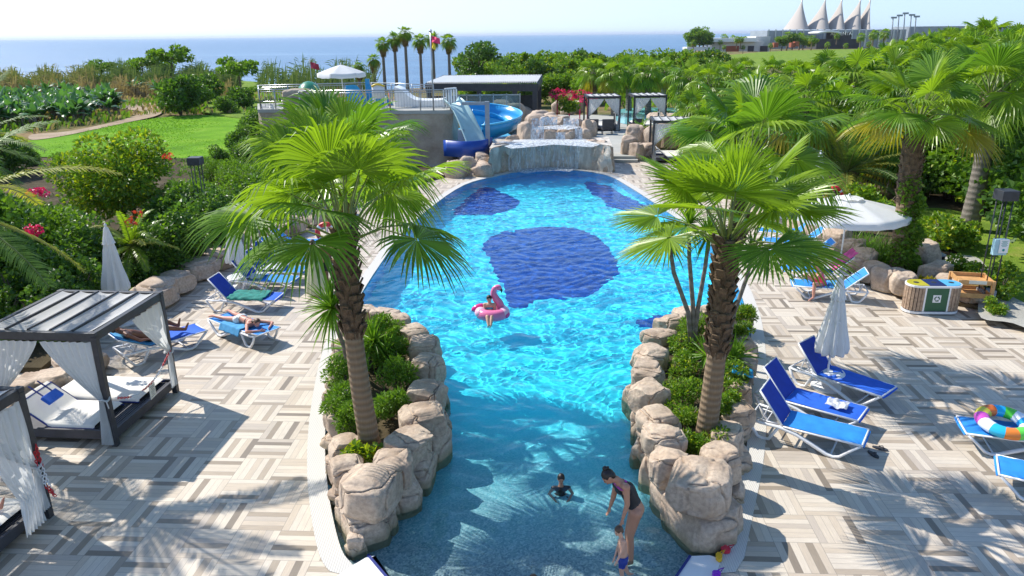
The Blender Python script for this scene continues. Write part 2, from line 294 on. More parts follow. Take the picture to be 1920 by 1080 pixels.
def offset(P, d):
    P = np.asarray(P); a = np.roll(P, 1, 0); b = np.roll(P, -1, 0); t = (b-a)/np.linalg.norm(b-a, axis=1)[:, None]; n = np.stack([t[:, 1], -t[:, 0]], 1); return P+n*d
area = np.sum(outline[:, 0]*np.roll(outline[:, 1], -1)-np.roll(outline[:, 0], -1)*outline[:, 1])
SG = 1 if area > 0 else -1
outer = offset(outline, .31*SG)
deck = MB(); deck.poly([(-17, 2.5), (17, 2.5), (17, 47.5), (-17, 47.5)], 0., 0, [list(map(tuple, outer))])
tag(deck.build('pool_deck', M['deck']), kind='structure')
cp = MB(); cp.grid(np.stack([np.c_[outline, np.full(len(outline), .006)], np.c_[outer, np.full(len(outer), .006)]], 0)[:, :len(curve)], 0, False)
cp.grid(np.stack([np.c_[outline, np.full(len(outline), .006)], np.c_[outline, np.full(len(outline), -.10)]], 0)[:, :len(curve)], 0, False)
tag(cp.build('pool_coping', M['grating']), kind='structure')
ed = MB(); idx = list(range(len(curve)-1, len(outline)))+[0, 1]
ed.grid(np.stack([np.c_[outline[idx], np.full(len(idx), .009)], np.c_[outer[idx], np.full(len(idx), .009)]], 0), 0, False)
ed.poly([G(660, 1061), G(704, 1043), G(691, 1043), G(760, 1125), G(660, 1125), G(620, 1090)], .011, 0)
ed.poly([G(1290, 1044), G(1240, 1125), G(1330, 1125), G(1352, 1049), G(1330, 1042)], .011, 0)
for a, b in (((690, 1042), (762, 1127)), ((1294, 1044), (1238, 1127))): ed.beam(G(*a, .0), G(*b, .0), .035, .05, 1)
tag(ed.build('pool_entry_edge', [M['wpaint'], M['piping']]), kind='structure')
def zfloor(Y): return -np.interp(Y, [5, 8, 10, 12.5, 16, 18, 60], [.14, .15, .26, .48, .95, 1.2, 1.3])
gx, gy = np.meshgrid(np.linspace(-7, 10, 30), np.linspace(4, 44, 90), indexing='ij')
fl = MB(); fl.grid(np.stack([gx, gy, zfloor(gy)], -1)); flo = fl.build('pool_floor', M['floor']); tag(flo, kind='structure')
wl = MB(); wl.grid(np.stack([np.c_[outline, np.full(len(outline), -.02)], np.c_[outline, np.full(len(outline), -1.45)]], 0)[:, ::SG], 0, False, cv=True)
k = N('wall_mosaic'); k.set(k.b.inputs['Base Color'], (.05, .42, .78)); M['wallmos'] = k.m
wlo = wl.build('pool_wall', k.m); tag(wlo, kind='structure')
patches = [[(905, 458), (925, 440), (960, 430), (1010, 424), (1055, 423), (1095, 430), (1120, 443), (1140, 462), (1157, 487), (1158, 508), (1135, 528), (1115, 548), (1070, 556), (1010, 558), (985, 572), (958, 572), (948, 545), (930, 515), (918, 485)],
           [(907, 349), (940, 358), (973, 377), (960, 390), (925, 400), (880, 402), (850, 398), (870, 375)], [(1098, 338), (1140, 347), (1165, 362), (1200, 378), (1240, 396), (1220, 398), (1150, 388), (1128, 372), (1108, 360)],
           [(1190, 600), (1240, 588), (1330, 572), (1395, 590), (1390, 625), (1300, 625), (1240, 618)], [(700, 585), (745, 590), (760, 600), (720, 606), (680, 600)]]
pt = MB()
for i, P in enumerate(patches):
    Q = smooth_closed([GW(*p, -1.15) for p in P], 6); r = np.random.RandomState(i); Q = Q+r.normal(0, .035, Q.shape); pt.poly([(a, b, zfloor(b)+.006) for a, b in Q])
pto = pt.build('mosaic_patch', M['bluemosaic']); tag(pto, kind='structure')
# the water is one rippled sheet; the sun is refracted through it on to the pool floor
rs = np.random.RandomState(1); WV = []
for _ in range(64):
    lam = 10**rs.uniform(math.log10(.13), math.log10(.85)); WV.append((2*math.pi/lam, rs.uniform(0, 2*math.pi), rs.uniform(0, 6.28), lam**1.25*.0042))
def wave(X, Y):
    X2 = X+.25*np.sin(Y*1.3+.5*X)+.15*np.sin(2.9*Y-1.1*X); Y2 = Y+.25*np.sin(X*1.1+1)+.12*np.sin(3.3*X+.7*Y); Z = 0*X
    for q, a, ph, am in WV: Z = Z+am*np.sin(q*(X2*math.cos(a)+Y2*math.sin(a))+ph)
    amp = np.interp(Y, [5, 9, 13, 20, 36, 41], [.5, .7, .9, .68, .55, 1.5]); return Z*amp
def in_poly(P, X, Y):
    c = np.zeros(X.shape, bool)
    for i in range(len(P)):
        a, b2 = P[i], P[i-1]; t = ((a[1] > Y) != (b2[1] > Y)) & (X < (b2[0]-a[0])*(Y-a[1])/(b2[1]-a[1]+1e-12)+a[0]); c ^= t
    return c
gx, gy = np.meshgrid(np.linspace(-6.2, 9.3, 400), np.linspace(4.5, 43, 960), indexing='ij')
wt = MB(); wt.grid(np.stack([gx, gy, np.where(in_poly(offset(outline, .1*SG), gx, gy), -.03+wave(gx, gy), -.14)], -1)); wto = wt.build('pool_water', M['water']); tag(wto, kind='structure')
wto.cycles.is_caustics_caster = True
for o in (flo, pto, wlo): o.cycles.is_caustics_receiver = True
# land, sea
def zland(X, Y):
    coast = np.interp(X, [-400, -60, -10, 40, 80, 130, 200, 1000], [100, 118, 128, 150, 330, 560, 800, 900]); z = -.06-np.clip((Y-95)/300, 0, 1)*4.5
    s = np.clip((Y-coast+12)/24, 0, 1); z = z*(1-s)+(-15)*s; s2 = np.clip((Y-50)/30, 0, 1); return z+.12*np.sin(X*.21+Y*.13)*s2
ys = np.concatenate([np.linspace(-30, 90, 40), np.linspace(93, 170, 40), np.geomspace(175, 1200, 50)]); xs = np.concatenate([np.linspace(-700, -110, 14), np.linspace(-100, 100, 60), np.linspace(110, 1200, 40)])
xs = np.unique(np.concatenate([xs, [-16.9, 16.9]])); gx, gy = np.meshgrid(xs, ys, indexing='ij'); zz = zland(gx, gy); zz = np.where((np.abs(gx) < 16.95) & (gy > 2) & (gy < 47.4), -1.6, zz)
ld = MB(); ld.grid(np.stack([gx, gy, zz], -1)); tag(ld.build('ground', M['land']), kind='structure')
se = MB(); se.add([(-39000, -400, -12), (39000, -400, -12), (39000, 44000, -12), (-39000, 44000, -12)], [[0, 1, 2, 3]]); tag(se.build('sea', M['sea']), kind='structure')
def sheet(name, px, mat, z, k=4, kind='structure'):
    b = MB(); Q = smooth_closed([G(x, y, z) for x, y in px], k); b.poly([(p[0], p[1], z) for p in Q]); return tag(b.build(name, mat), kind=kind)
sheet('lawn', [(15, 266), (70, 262), (110, 255), (200, 237), (290, 222), (360, 216), (440, 216), (520, 219), (560, 240), (520, 306), (420, 300), (300, 296), (150, 294), (60, 294), (10, 290)], M['lawn'], .10, 6)
sheet('sandy_path', [(60, 252), (120, 247), (180, 236), (230, 224), (262, 212), (240, 205), (190, 200), (200, 192), (260, 190), (300, 196), (306, 208), (290, 218), (240, 229), (180, 242), (110, 256), (60, 262)], M['sand'], .13, 5)
sheet('green_bank', [(215, 168), (300, 150), (420, 150), (520, 160), (520, 215), (400, 215), (330, 190), (260, 172)], M['lawn2'], .14, 4)
# garden soil beds left and right of the deck, a little raised
def bed(name, px, mat, h, seed, z0=.02):
    P = np.array([G(x, y)[:2] for x, y in px]); x0, y0 = P.min(0); x1, y1 = P.max(0); b = MB(); b.prism(P, -.1, z0+h*.6); return tag(b.build(name, mat), kind='structure')
bed('garden_bed', [(-500, 900), (-60, 700), (80, 700), (200, 600), (290, 552), (430, 478), (560, 425), (690, 365), (770, 350), (860, 325), (690, 300), (500, 305), (300, 300), (-400, 300)], M['soil'], .2, 1)
bed('garden_border', [(1500, 420), (1530, 460), (1620, 515), (1700, 560), (1800, 575), (1845, 583), (1905, 590), (2300, 640), (2300, 400), (1990, 300), (1700, 285), (1480, 300), (1395, 330), (1440, 375)], M['soil'], .15, 2)
sheet('garden_lawn', [(1690, 398), (1760, 390), (1850, 408), (1960, 425), (2050, 480), (2050, 590), (1935, 575), (1880, 545), (1850, 515), (1790, 470), (1740, 455), (1700, 430)], M['lawn2'], .17, 4)
sheet('stone_path', [(1790, 478), (1830, 482), (1850, 500), (1870, 530), (1905, 560), (1990, 600), (1990, 640), (1900, 606), (1840, 596), (1835, 560), (1840, 535), (1800, 510), (1760, 490)], M['stonepath'], .18, 4)
sheet('far_field', [(1270, 118), (1420, 98), (1600, 92), (1900, 92), (2100, 100), (2100, 135), (1700, 130), (1500, 124), (1350, 126)], M['lawn2'], -1.2, 3)
# raised pale terrace behind the waterfall with two steps
k1 = MB(); T0 = [G(1146, 293, .3), G(1192, 293, .3), G(1240, 262, .3), G(1330, 240, .3), G(1400, 215, .3), G(1000, 215, .3), G(940, 270, .3), G(1000, 293, .3)]
k1.prism(T0, -.05, .30); M['terrace'] = ground_mat('terrace_paving', [(.3, (.44, .43, .40)), (.6, (.52, .51, .48)), (.8, (.57, .56, .53))], .5, .2, 9., .01)
k1.prism([G(1146, 300, .15), G(1196, 300, .15), G(1196, 290, .15), G(1146, 290, .15)], -.05, .15)
tag(k1.build('terrace', M['terrace']), kind='structure')
b = MB(); Q = smooth_closed([G(x, y, .32) for x, y in [(1150, 212), (1158, 228), (1185, 234), (1230, 236), (1300, 232), (1320, 214), (1290, 204), (1220, 202), (1170, 204)]], 4); b.poly([(p[0], p[1], .325) for p in Q])
k = N('pale_pool_water'); k.set(k.b.inputs['Base Color'], (.22, .62, .66)); k.b.inputs['Roughness'].default_value = .08; k.bump(k.noise(k.co(), 3.), .2, .02); tag(b.build('small_pool_water', k.m), kind='structure')

# ================================================================== ROCKWORK
def rock(mb, c, r, rz=0, seed=0, res=18, block=.62, amp=.11, cracks=2, m=0, cw=.045, cd=.11, cuts=5):
    rr = random.Random(seed); i = np.linspace(-1, 1, res); dirs = [];
    a, b2 = np.meshgrid(i, i, indexing='ij'); a = np.tan(a*math.pi/4); b2 = np.tan(b2*math.pi/4); one = np.ones_like(a)
    faces = [(a, b2, one), (b2, a, -one), (one, a, b2), (-one, b2, a), (b2, one, a), (a, -one, b2)]
    sd = Vector((seed*3.7 % 91, seed*1.9 % 53, seed*5.1 % 77)); pl = [(unit(A(rr.gauss(0, .6), rr.gauss(0, .6), rr.gauss(0, 1) if q % 2 else rr.gauss(0, .3))), rr.uniform(-.45, .45)) for q in range(cracks)]
    ct = [(unit(A(rr.gauss(0, 1), rr.gauss(0, 1), rr.gauss(.2, .6))), rr.uniform(.72, .9)) for q in range(cuts)]
    cs, sn = math.cos(rz), math.sin(rz)
    for X in faces:
        P = np.stack(X, -1).reshape(-1, 3); P = P/np.linalg.norm(P, axis=1)[:, None]; q = np.sign(P)*np.abs(P)**block; q = q/np.linalg.norm(q, axis=1)[:, None]**.25; D = P.copy(); s = np.ones(len(P))
        s += [amp*(noise.noise(Vector(p)*1.2+sd)*1.7+noise.noise(Vector(p)*2.6+sd)*.5+noise.noise(Vector(p)*9.+sd)*.13) for p in D]
        wob = np.array([noise.noise(Vector(p)*2.2-sd)*.22 for p in D])
        for n_, d_ in ct: h_ = D@n_; s = np.where(h_*s > d_, d_/np.maximum(h_, .05), s)
        for n_, d_ in pl: s -= cd*np.exp(-((D@n_-d_+wob)/cw)**2)
        q = q*s[:, None]*np.array(r); q = np.c_[q[:, 0]*cs-q[:, 1]*sn, q[:, 0]*sn+q[:, 1]*cs, q[:, 2]]
        mb.grid((q+np.array(c)).reshape(res, res, 3), m)
def boulder_run(parent, specs, seed):
    near = seed < 600
    for i, (x, y, z0, z1, r) in enumerate(specs):       # px of the foot, bottom and top height, half width
        g = G(x, y, 0); mb = MB(); rr = random.Random(seed+i); rz = rr.uniform(0, 3)
        if near:
            z1 *= .93; r *= 1.14; zm = z1*rr.uniform(.30, .58); a = rr.uniform(0, 6.28); e = r*.12
            rock(mb, (g[0]+e*math.cos(a), g[1]+e*math.sin(a), (zm+z1)/2-.03), (r*rr.uniform(.9, 1.12), r*rr.uniform(.85, 1.08), (z1-zm)/2+.08), rz, seed+i*13, 32, .5, .11, 3, cw=.028, cd=.13, cuts=5)
            rock(mb, (g[0]-e*math.cos(a), g[1]-e*math.sin(a), (z0+zm)/2), (r*rr.uniform(1.0, 1.2), r*rr.uniform(.95, 1.15), (zm-z0)/2+.03), rz+.7, seed+i*13+5, 32, .46, .10, 4, cw=.026, cd=.14, cuts=4)
        else: rock(mb, (g[0], g[1], (z0+z1)/2), (r*rr.uniform(.95, 1.2), r*rr.uniform(.9, 1.1), (z1-z0)/2), rz, seed+i*13, 22, .5, .11, 2, cuts=6)
        mb.build('boulder', M['rock'], parent)
pl = thing('rock_planter', 'left planter island of beige sculpted boulders around the leaning fan palm in the pool', 'planter', G(700, 850, 0))
boulder_run(pl, [(690, 985, -.5, .95, .40), (745, 935, -.5, .88, .33), (775, 890, -.6, .85, .34), (800, 845, -.7, .9, .33), (803, 795, -.8, .88, .34), (805, 745, -.9, .92, .32), (795, 705, -1, .95, .33), (775, 672, -1, .8, .32), (752, 645, -1, .75, .3), (725, 628, -1.1, .7, .3), (690, 622, -1.2, .65, .34), (660, 640, -1, .6, .28),
                 (648, 680, -1, .55, .26), (640, 725, -1, .5, .25), (637, 775, -1, .55, .25), (640, 825, -.8, .6, .26), (648, 880, -.6, .6, .27), (660, 930, -.5, .72, .3), (668, 1028, -.2, .22, .12)], 11)
b = MB(); b.prism([G(x, y)[:2] for x, y in [(690, 975), (750, 905), (795, 830), (800, 740), (770, 670), (700, 625), (655, 650), (640, 725), (642, 830), (658, 930)]], -1, .33); b.build('soil', M['soil'], pl)
pr = thing('rock_planter', 'right planter island of tall beige sculpted boulders round the upright fan palm in the pool', 'planter', G(1320, 830, 0))
boulder_run(pr, [(1312, 985, -.4, 1.0, .46), (1255, 940, -.5, .95, .27), (1240, 895, -.6, .95, .27), (1228, 850, -.7, .92, .32), (1215, 800, -.8, .95, .32), (1210, 755, -.9, .85, .33), (1218, 712, -1, .8, .32), (1235, 675, -1, .75, .3), (1255, 645, -1.1, .7, .3), (1290, 622, -1.2, .6, .33), (1340, 612, -1.2, .6, .34), (1380, 622, -1.1, .6, .3),
                 (1390, 665, -1, .5, .27), (1388, 715, -1, .62, .27), (1382, 765, -.9, .6, .26), (1375, 815, -.8, .62, .27), (1362, 870, -.6, .75, .27), (1350, 925, -.5, .85, .27)], 301)
b = MB(); b.prism([G(x, y)[:2] for x, y in [(1310, 960), (1270, 880), (1240, 800), (1228, 730), (1260, 650), (1330, 615), (1380, 640), (1388, 720), (1375, 820), (1350, 920)]], -1, .33); b.build('soil', M['soil'], pr)
pw = thing('rock_wall', 'low wall of rounded beige boulders along the right deck edge behind the loungers', 'rock wall', G(1640, 540))
boulder_run(pw, [(1505, 440, 0, .9, .5), (1538, 458, 0, 1.0, .55), (1563, 478, 0, .95, .5), (1590, 495, 0, .85, .45), (1612, 512, 0, .8, .42), (1635, 530, 0, .65, .4), (1660, 545, 0, .75, .38), (1688, 553, 0, .7, .36), (1730, 505, 0, .95, .45), (1750, 535, 0, .75, .38), (1775, 553, 0, .6, .4), (1715, 575, 0, .45, .3), (1820, 570, 0, .35, .35)], 611)
pw = thing('rock_wall', 'long low sloping wall of beige flat rocks edging the left garden behind the sunbeds', 'rock wall', G(350, 540))
boulder_run(pw, [(-30, 800, 0, .5, .6), (40, 770, 0, .55, .5), (95, 745, 0, .6, .5), (150, 700, 0, .5, .5), (295, 575, 0, .75, .6), (330, 548, 0, .6, .55), (375, 520, 0, .6, .6), (410, 500, 0, .65, .65), (440, 480, 0, .7, .6), (475, 463, 0, .7, .6), (510, 450, 0, .65, .6), (545, 436, 0, .6, .6), (585, 420, 0, .6, .7), (630, 405, 0, .7, .7)], 801)

# ------------------------------------------------------------------ waterfall
k = N('foam'); k.set(k.b.inputs['Base Color'], (.85, .9, .92)); k.b.inputs['Roughness'].default_value = .5; k.bump(k.noise(k.co(), 12., 6, .7), 1., .1)
k.t.nodes.remove(k.n('Value')); tr = k.n('BsdfTransparent'); mx = k.n('MixShader', Fac=k.ramp(k.noise(k.co('Object', (9, 9, 2.2)), 1., 4, .7), [(.36, (.12, .12, .12)), (.60, (.95, .95, .95))])); k.t.links.new(tr.outputs[0], mx.inputs[1]); k.t.links.new(k.b.outputs[0], mx.inputs[2]); k.t.links.new(mx.outputs[0], k.o.inputs[0]); M['foam'] = k.m
k = N('water_veil'); k.set(k.b.inputs['Base Color'], (.86, .92, .95)); k.b.inputs['Roughness'].default_value = .25; tr = k.n('BsdfTransparent'); tl = k.n('BsdfTranslucent', Color=(.9, .95, .98)); m2 = k.n('MixShader', Fac=.5); k.t.links.new(k.b.outputs[0], m2.inputs[1]); k.t.links.new(tl.outputs[0], m2.inputs[2])
mx = k.n('MixShader', Fac=k.ramp(k.noise(k.co('Object', (7, 7, .5)), 1., 4, .75), [(.40, (.04, .04, .04)), (.62, (.9, .9, .9))])); k.t.links.new(tr.outputs[0], mx.inputs[1]); k.t.links.new(m2.outputs[0], mx.inputs[2]); k.t.links.new(mx.outputs[0], k.o.inputs[0]); M['veil'] = k.m
k = N('mineral_rock'); n1 = k.noise(k.co('Object', (2, 2, .5)), 1.2, 6); k.set(k.b.inputs['Base Color'], k.ramp(n1, [(.3, (.40, .35, .28)), (.48, (.55, .48, .38)), (.62, (.74, .68, .58)), (.75, (.55, .38, .22))])); k.b.inputs['Roughness'].default_value = .5; k.bump(k.noise(k.co(), 5., 6), .8, .08); M['mineral'] = k.m
wf = thing('waterfall', 'tiered rock waterfall pouring a wide veil of water into the far end of the pool', 'waterfall', G(1040, 318))
def arcwall(px, z0, z1, m, name, lip=.0, wob=.1, seed=0):
    P = catmull(np.array([G(x, y)[:2] for x, y in px]), 10); rr = np.random.RandomState(seed); zs = np.linspace(z0, z1, 12); g = np.zeros((len(P), 12, 3))
    nrm = np.gradient(P, axis=0); nrm = np.stack([nrm[:, 1], -nrm[:, 0]], 1)/np.linalg.norm(nrm, axis=1)[:, None]
    for i, p in enumerate(P):
        for j, z in enumerate(zs):
            d = wob*(noise.noise(Vector((p[0]*1.3+seed, p[1]*1.3, z*1.1)))+.6*noise.noise(Vector((p[0]*4, p[1]*4, z*3))))+lip*max(0, (j-8)/3); g[i, j] = (p[0]+nrm[i, 0]*d, p[1]+nrm[i, 1]*d, z+.05*noise.noise(Vector((p[0]*2, 0, seed))))
    b = MB(); b.grid(g); b.build(name, M[m], wf); return P, nrm, g
front = [(918, 329), (945, 322), (985, 316), (1040, 313), (1095, 316), (1147, 324)]
P, nr, WG = arcwall(front, -1.2, 1.42, 'mineral', 'basin_wall', .12, .22, 3)
top = MB(); nP = len(P); back = P+A(0.2, 3.2); ga = np.stack([np.c_[P, np.full(nP, 1.42)], np.c_[(P+back)/2, np.full(nP, 1.40)], np.c_[back, np.full(nP, 1.46)]], 1); top.grid(ga); top.build('basin_top', M['mineral'], wf)
ve = MB(); lo_, hi_ = 12, nP-11; zz = np.linspace(1.46, -.02, 10)
nr2 = -nr if nr[nP//2][1] > 0 else nr
g = np.zeros((hi_-lo_, 10, 3))
for i in range(lo_, hi_):
    for j, z in enumerate(zz): t = j/9; q = (z+1.2)/2.62*11; k0 = min(10, max(0, int(q))); w_ = WG[i, k0]+(WG[i, k0+1]-WG[i, k0])*min(1, q-k0); d = .07+.16*t**.6; g[i-lo_, j] = (w_[0]+nr2[i][0]*d, w_[1]+nr2[i][1]*d, z)
ve.grid(g); ve.build('water_veil', M['veil'], wf)
g2 = MB(); g = np.zeros((hi_-lo_, 3, 3))
for i in range(lo_, hi_):
    for j, (d, z) in enumerate(((-.9, 1.475), (.05, 1.49), (.26, 1.40))): g[i-lo_, j] = (P[i][0]+nr2[i][0]*d, P[i][1]+nr2[i][1]*d, z+.02*noise.noise(Vector((P[i][0]*6, j, 0))))
g2.grid(g); g2.build('foam_lip', M['foam'], wf)
g = np.zeros((hi_-lo_, 9, 3))
for i in range(lo_, hi_):
    for j in range(9): d = .1+j*.16; g[i-lo_, j] = (P[i][0]+nr2[i][0]*d, P[i][1]+nr2[i][1]*d, .02+.10*max(0, noise.noise(Vector((P[i][0]*3.1, d*5, 2)))+.25)*(1-abs(j-3)/6))
sp = MB(); sp.grid(g); sp.build('splash_foam', M['foam'], wf)
def wrock(x, y, zt, rx, rz_, Y, seed, ry=None):     # a rock of the falls: px of its top centre, distance
    c = V(x, y, Y); b = MB(); rock(b, (c[0], c[1], c[2]-rz_), (rx, ry or rx*.9, rz_), seed % 3, seed, 16, .62, .12, 2); b.build('boulder', M['rock'], wf)
for i, a in enumerate([(955, 262, 0, .55, .8, 41.6), (985, 225, 0, .55, 1.3, 42.8), (1008, 213, 0, .7, .5, 44.5), (1045, 214, 0, .8, .5, 44.8), (1000, 240, 0, .25, .9, 43.), (1032, 243, 0, .42, .75, 42.3), (1068, 243, 0, .40, .75, 42.3), (1095, 240, 0, .45, .9, 42.6), (1103, 222, 0, .5, 1.3, 43.4), (1052, 219, 0, .45, .5, 43.8),
                       (1022, 217, 0, .4, .45, 43.6), (1078, 221, 0, .45, .5, 43.8), (1125, 262, 0, .55, .9, 40.9), (1112, 258, 0, .5, .8, 41.6), (1142, 270, 0, .4, 1.3, 40.2), (938, 272, 0, .6, 1.0, 40.6), (905, 284, 0, .6, 1.1, 40.2), (878, 291, 0, .6, 1.1, 39.6), (855, 300, 0, .6, 1.1, 38.8), (900, 300, 0, .9, .9, 39.4), (960, 250, 0, .5, 1.2, 42.6), (1060, 232, 0, 1.6, 1.2, 43.9), (1020, 236, 0, 1.0, 1.2, 43.9)]):
    wrock(*a, seed=901+i*7)
def fall(x0, x1, y0, y1, Y):
    b = MB(); g = np.zeros((14, 8, 3))
    for i in range(14):
        for j in range(8):
            t = j/7; p = V(x0+(x1-x0)*i/13, y0+(y1-y0)*t, Y-.25*t); g[i, j] = p+A(0, -.05*noise.noise(Vector((i*.9, j*.5, x0))), 0)
    b.grid(g); b.build('cascade', M['foam'], wf)
for a in [(997, 1020, 222, 243, 42.6), (995, 1020, 238, 266, 41.9), (1042, 1060, 248, 266, 41.8), (1078, 1092, 240, 264, 41.9), (1014, 1045, 219, 234, 43.1), (1056, 1085, 222, 236, 43.0)]: fall(*a)
b = MB(); b.poly([G(x, y, 1.47) for x, y in [(945, 275), (985, 264), (1040, 262), (1100, 264), (1125, 272), (1110, 277), (1040, 272), (960, 280)]], 1.5); b.build('foam_pool', M['foam'], wf)
b = MB(); b.poly([V(x, y, Y) for x, y, Y in [(1000, 242, 42.2), (1020, 236, 43), (1060, 234, 43.2), (1090, 238, 42.6), (1070, 243, 42.1)]]); b.build('foam_pool', M['foam'], wf)
# ================================================================== PLANTS
def fan_leaf(b, hub, D, upv, R, nseg=30, spread=4.2, droop=.35, m=0, cup=.18, rs=None):
    rs = rs or RS; D = unit(D); S = np.cross(D, upv); S = unit(S) if np.linalg.norm(S) > 1e-3 else A(1, 0, 0); Nn = np.cross(S, D)
    a = np.linspace(-spread/2, spread/2, nseg)+rs.normal(0, .012, nseg); L = R*(1-.22*(np.abs(a)/(spread/2))**2)*rs.uniform(.92, 1.04, nseg); da = spread/nseg
    st = np.array([.05, .32, .58, .8, 1.0]); wd = np.array([.05, .30, .50, .30, .0])*da*.56
    dirs = np.outer(np.cos(a), D)+np.outer(np.sin(a), S)+cup*np.outer(1-np.cos(a*.5)**2, Nn)-.10*Nn*np.abs(np.sin(a))[:, None]
    perp = -np.outer(np.sin(a), D)+np.outer(np.cos(a), S); P = np.zeros((nseg, 5, 3, 3)); dr = droop*rs.uniform(.6, 1.4, nseg)
    for i, s in enumerate(st):
        c = hub+dirs*(L*s)[:, None]; c[:, 2] -= dr*L*max(0, s-.45)**2*2.2; w_ = wd[i]*R; f = w_*.45
        P[:, i, 0] = c-perp*w_+Nn*f; P[:, i, 1] = c-Nn*f*.4; P[:, i, 2] = c+perp*w_+Nn*f
    P = P.reshape(nseg, 15, 3); q = np.array([[3*i+j, 3*i+j+1, 3*i+j+4, 3*i+j+3] for i in range(4) for j in range(2)])
    b.add(P.reshape(-1, 3), (q[None]+15*np.arange(nseg)[:, None, None]).reshape(-1, 4), m, False)
def fan_crown(seed, n=30, R=1.0, pet=.9, nseg=30, lo=-38, hi=82, yellow=3, tube=True, droop=.4, bend=1.):
    rs = np.random.RandomState(seed); b = MB()
    for i in range(n):
        t = i/(n-1); az = i*2.39996+rs.normal(0, .15); el = rad(hi+(lo-hi)*t**.85+rs.normal(0, 5)); h = A(math.cos(az), math.sin(az), 0); Lp = pet*rs.uniform(.85, 1.15)*(1 if t > .15 else .75)
        p0 = A(0, 0, .12-.3*t)+h*.07; d0 = h*math.cos(el)+A(0, 0, math.sin(el)); d1 = unit(d0-A(0, 0, .25+.25*t)*rs.uniform(.6, 1.3)); p1 = p0+d0*Lp*.55; p2 = p1+d1*Lp*.5
        if tube: b.tube([p0, p1, p2], [.022, .015, .010], 5, 1, cap=False)
        D = unit(d1-A(0, 0, (.12+.35*t)*bend)); up = A(0, 0, 1) if el < rad(65) else unit(-h+A(0, 0, .6)); up = unit(up+h*rs.normal(0, .12)+A(rs.normal(0, .18), rs.normal(0, .18), 0))
        m = 2 if i >= n-yellow else (0 if rs.rand() < .7 else 3)
        fan_leaf(b, p2, D, up, R*rs.uniform(.85, 1.1)*(1 if t > .12 else .8), nseg, rs.uniform(3.6, 4.6), droop*rs.uniform(.6, 1.5)*(1+.5*t), m, rs=rs)
    return b
FM = [M['frond'], M['petiole'], M['frondy'], M['frond2']]
def boots(b, path, r0, n, seed, s=1., m=0):
    rs = np.random.RandomState(seed); path = np.array(path)
    for i in range(n):
        t = i/n; q = t*(len(path)-1); j = min(int(q), len(path)-2); c = path[j]+(path[j+1]-path[j])*(q-j); az = i*2.39996+rs.normal(0, .2); h = A(math.cos(az), math.sin(az), 0)
        a = c+h*r0*.75; e = c+h*(r0+.07*s)+A(0, 0, .16*s*rs.uniform(.7, 1.3)); b.beam(a-A(0, 0, .05), e, .13*s*rs.uniform(.7, 1.2), .028*s, m, up=h)
def fan_palm(name, label, base, top, crown, r=.19, fibre=.45, group=None, nb=70, bend=.0, trunkm='trunk', cs=1., crz=0, dead=0):
    base = np.array(base, float); top = np.array(top, float); t = thing(name, label, 'palm tree', base, group); ts = np.linspace(0, 1, 10)
    path = np.array([base+(top-base)*q+A(bend*math.sin(q*math.pi), 0, 0) for q in ts]); rr = np.array([r*(1.28-.5*q if q < .12 else 1.2-.32*q)*(1+.02*math.sin(q*40)) for q in ts])
    b = MB(); b.tube(path, rr, 14); b.build('trunk', M[trunkm], t)
    if fibre:
        k = int(10*(1-fibre)); b = MB(); fp = path[k:]; b.tube(fp, [r*1.02]+[r*1.16]*(len(fp)-2)+[r*.85], 10); boots(b, fp, r*1.05, nb, int(base[0]*10) % 97+5); b.build('leaf_bases', M['fibre'], t)
    c = bpy.data.objects.new('crown', crown); C.objects.link(c); c.parent = t; c.location = tuple(top-base); c.rotation_euler = (0, 0, crz); c.scale = (cs,)*3
    return t
def crown_mesh(b, mats=FM):
    o = b.build('crown', mats); me = o.data; bpy.data.objects.remove(o); return me
HC = [crown_mesh(fan_crown(31, 20, 1.06, 1.12, 46, lo=20, hi=84, yellow=0, droop=.34, bend=.55)), crown_mesh(fan_crown(47, 19, 1.0, 1.02, 46, lo=20, hi=84, yellow=0, droop=.08, bend=.6)), crown_mesh(fan_crown(12, 17, 1.08, .95, 40, lo=5, yellow=0, droop=.3))]
HC.append(crown_mesh(fan_crown(90, 20, 1.05, 1.0, 40, lo=8, yellow=3, droop=.22, bend=.8)))
FC = [crown_mesh(fan_crown(60+i, 22, 1.0, .85, 20, tube=True, yellow=2, droop=.5)) for i in range(3)]
bL = G(697, 850, .3); fan_palm('fan_palm', 'large leaning fan palm with a smooth ringed trunk in front of the left planter island', bL, V(646, 436, 11.), HC[0], .145, .45, bend=-.06, crz=1.3)
fan_palm('fan_palm', 'taller fan palm hidden behind the leaning one in the left planter island', G(668, 655, .3), V(640, 322, 14.9), HC[2], .16, .5, crz=1.1, cs=1.05)
bR = G(1322, 828, .3); fan_palm('fan_palm', 'large upright fan palm with shaggy upper trunk at the front of the right planter island', bR, V(1364, 448, 11.2), HC[1], .148, .58, nb=90, bend=.03, crz=2.62, cs=.98)
fan_palm('fan_palm', 'tall fan palm standing just behind the shaggy one in the right planter island', G(1345, 640, .3), V(1408, 296, 15.8), HC[2], .16, .5, crz=.2, cs=1.1)
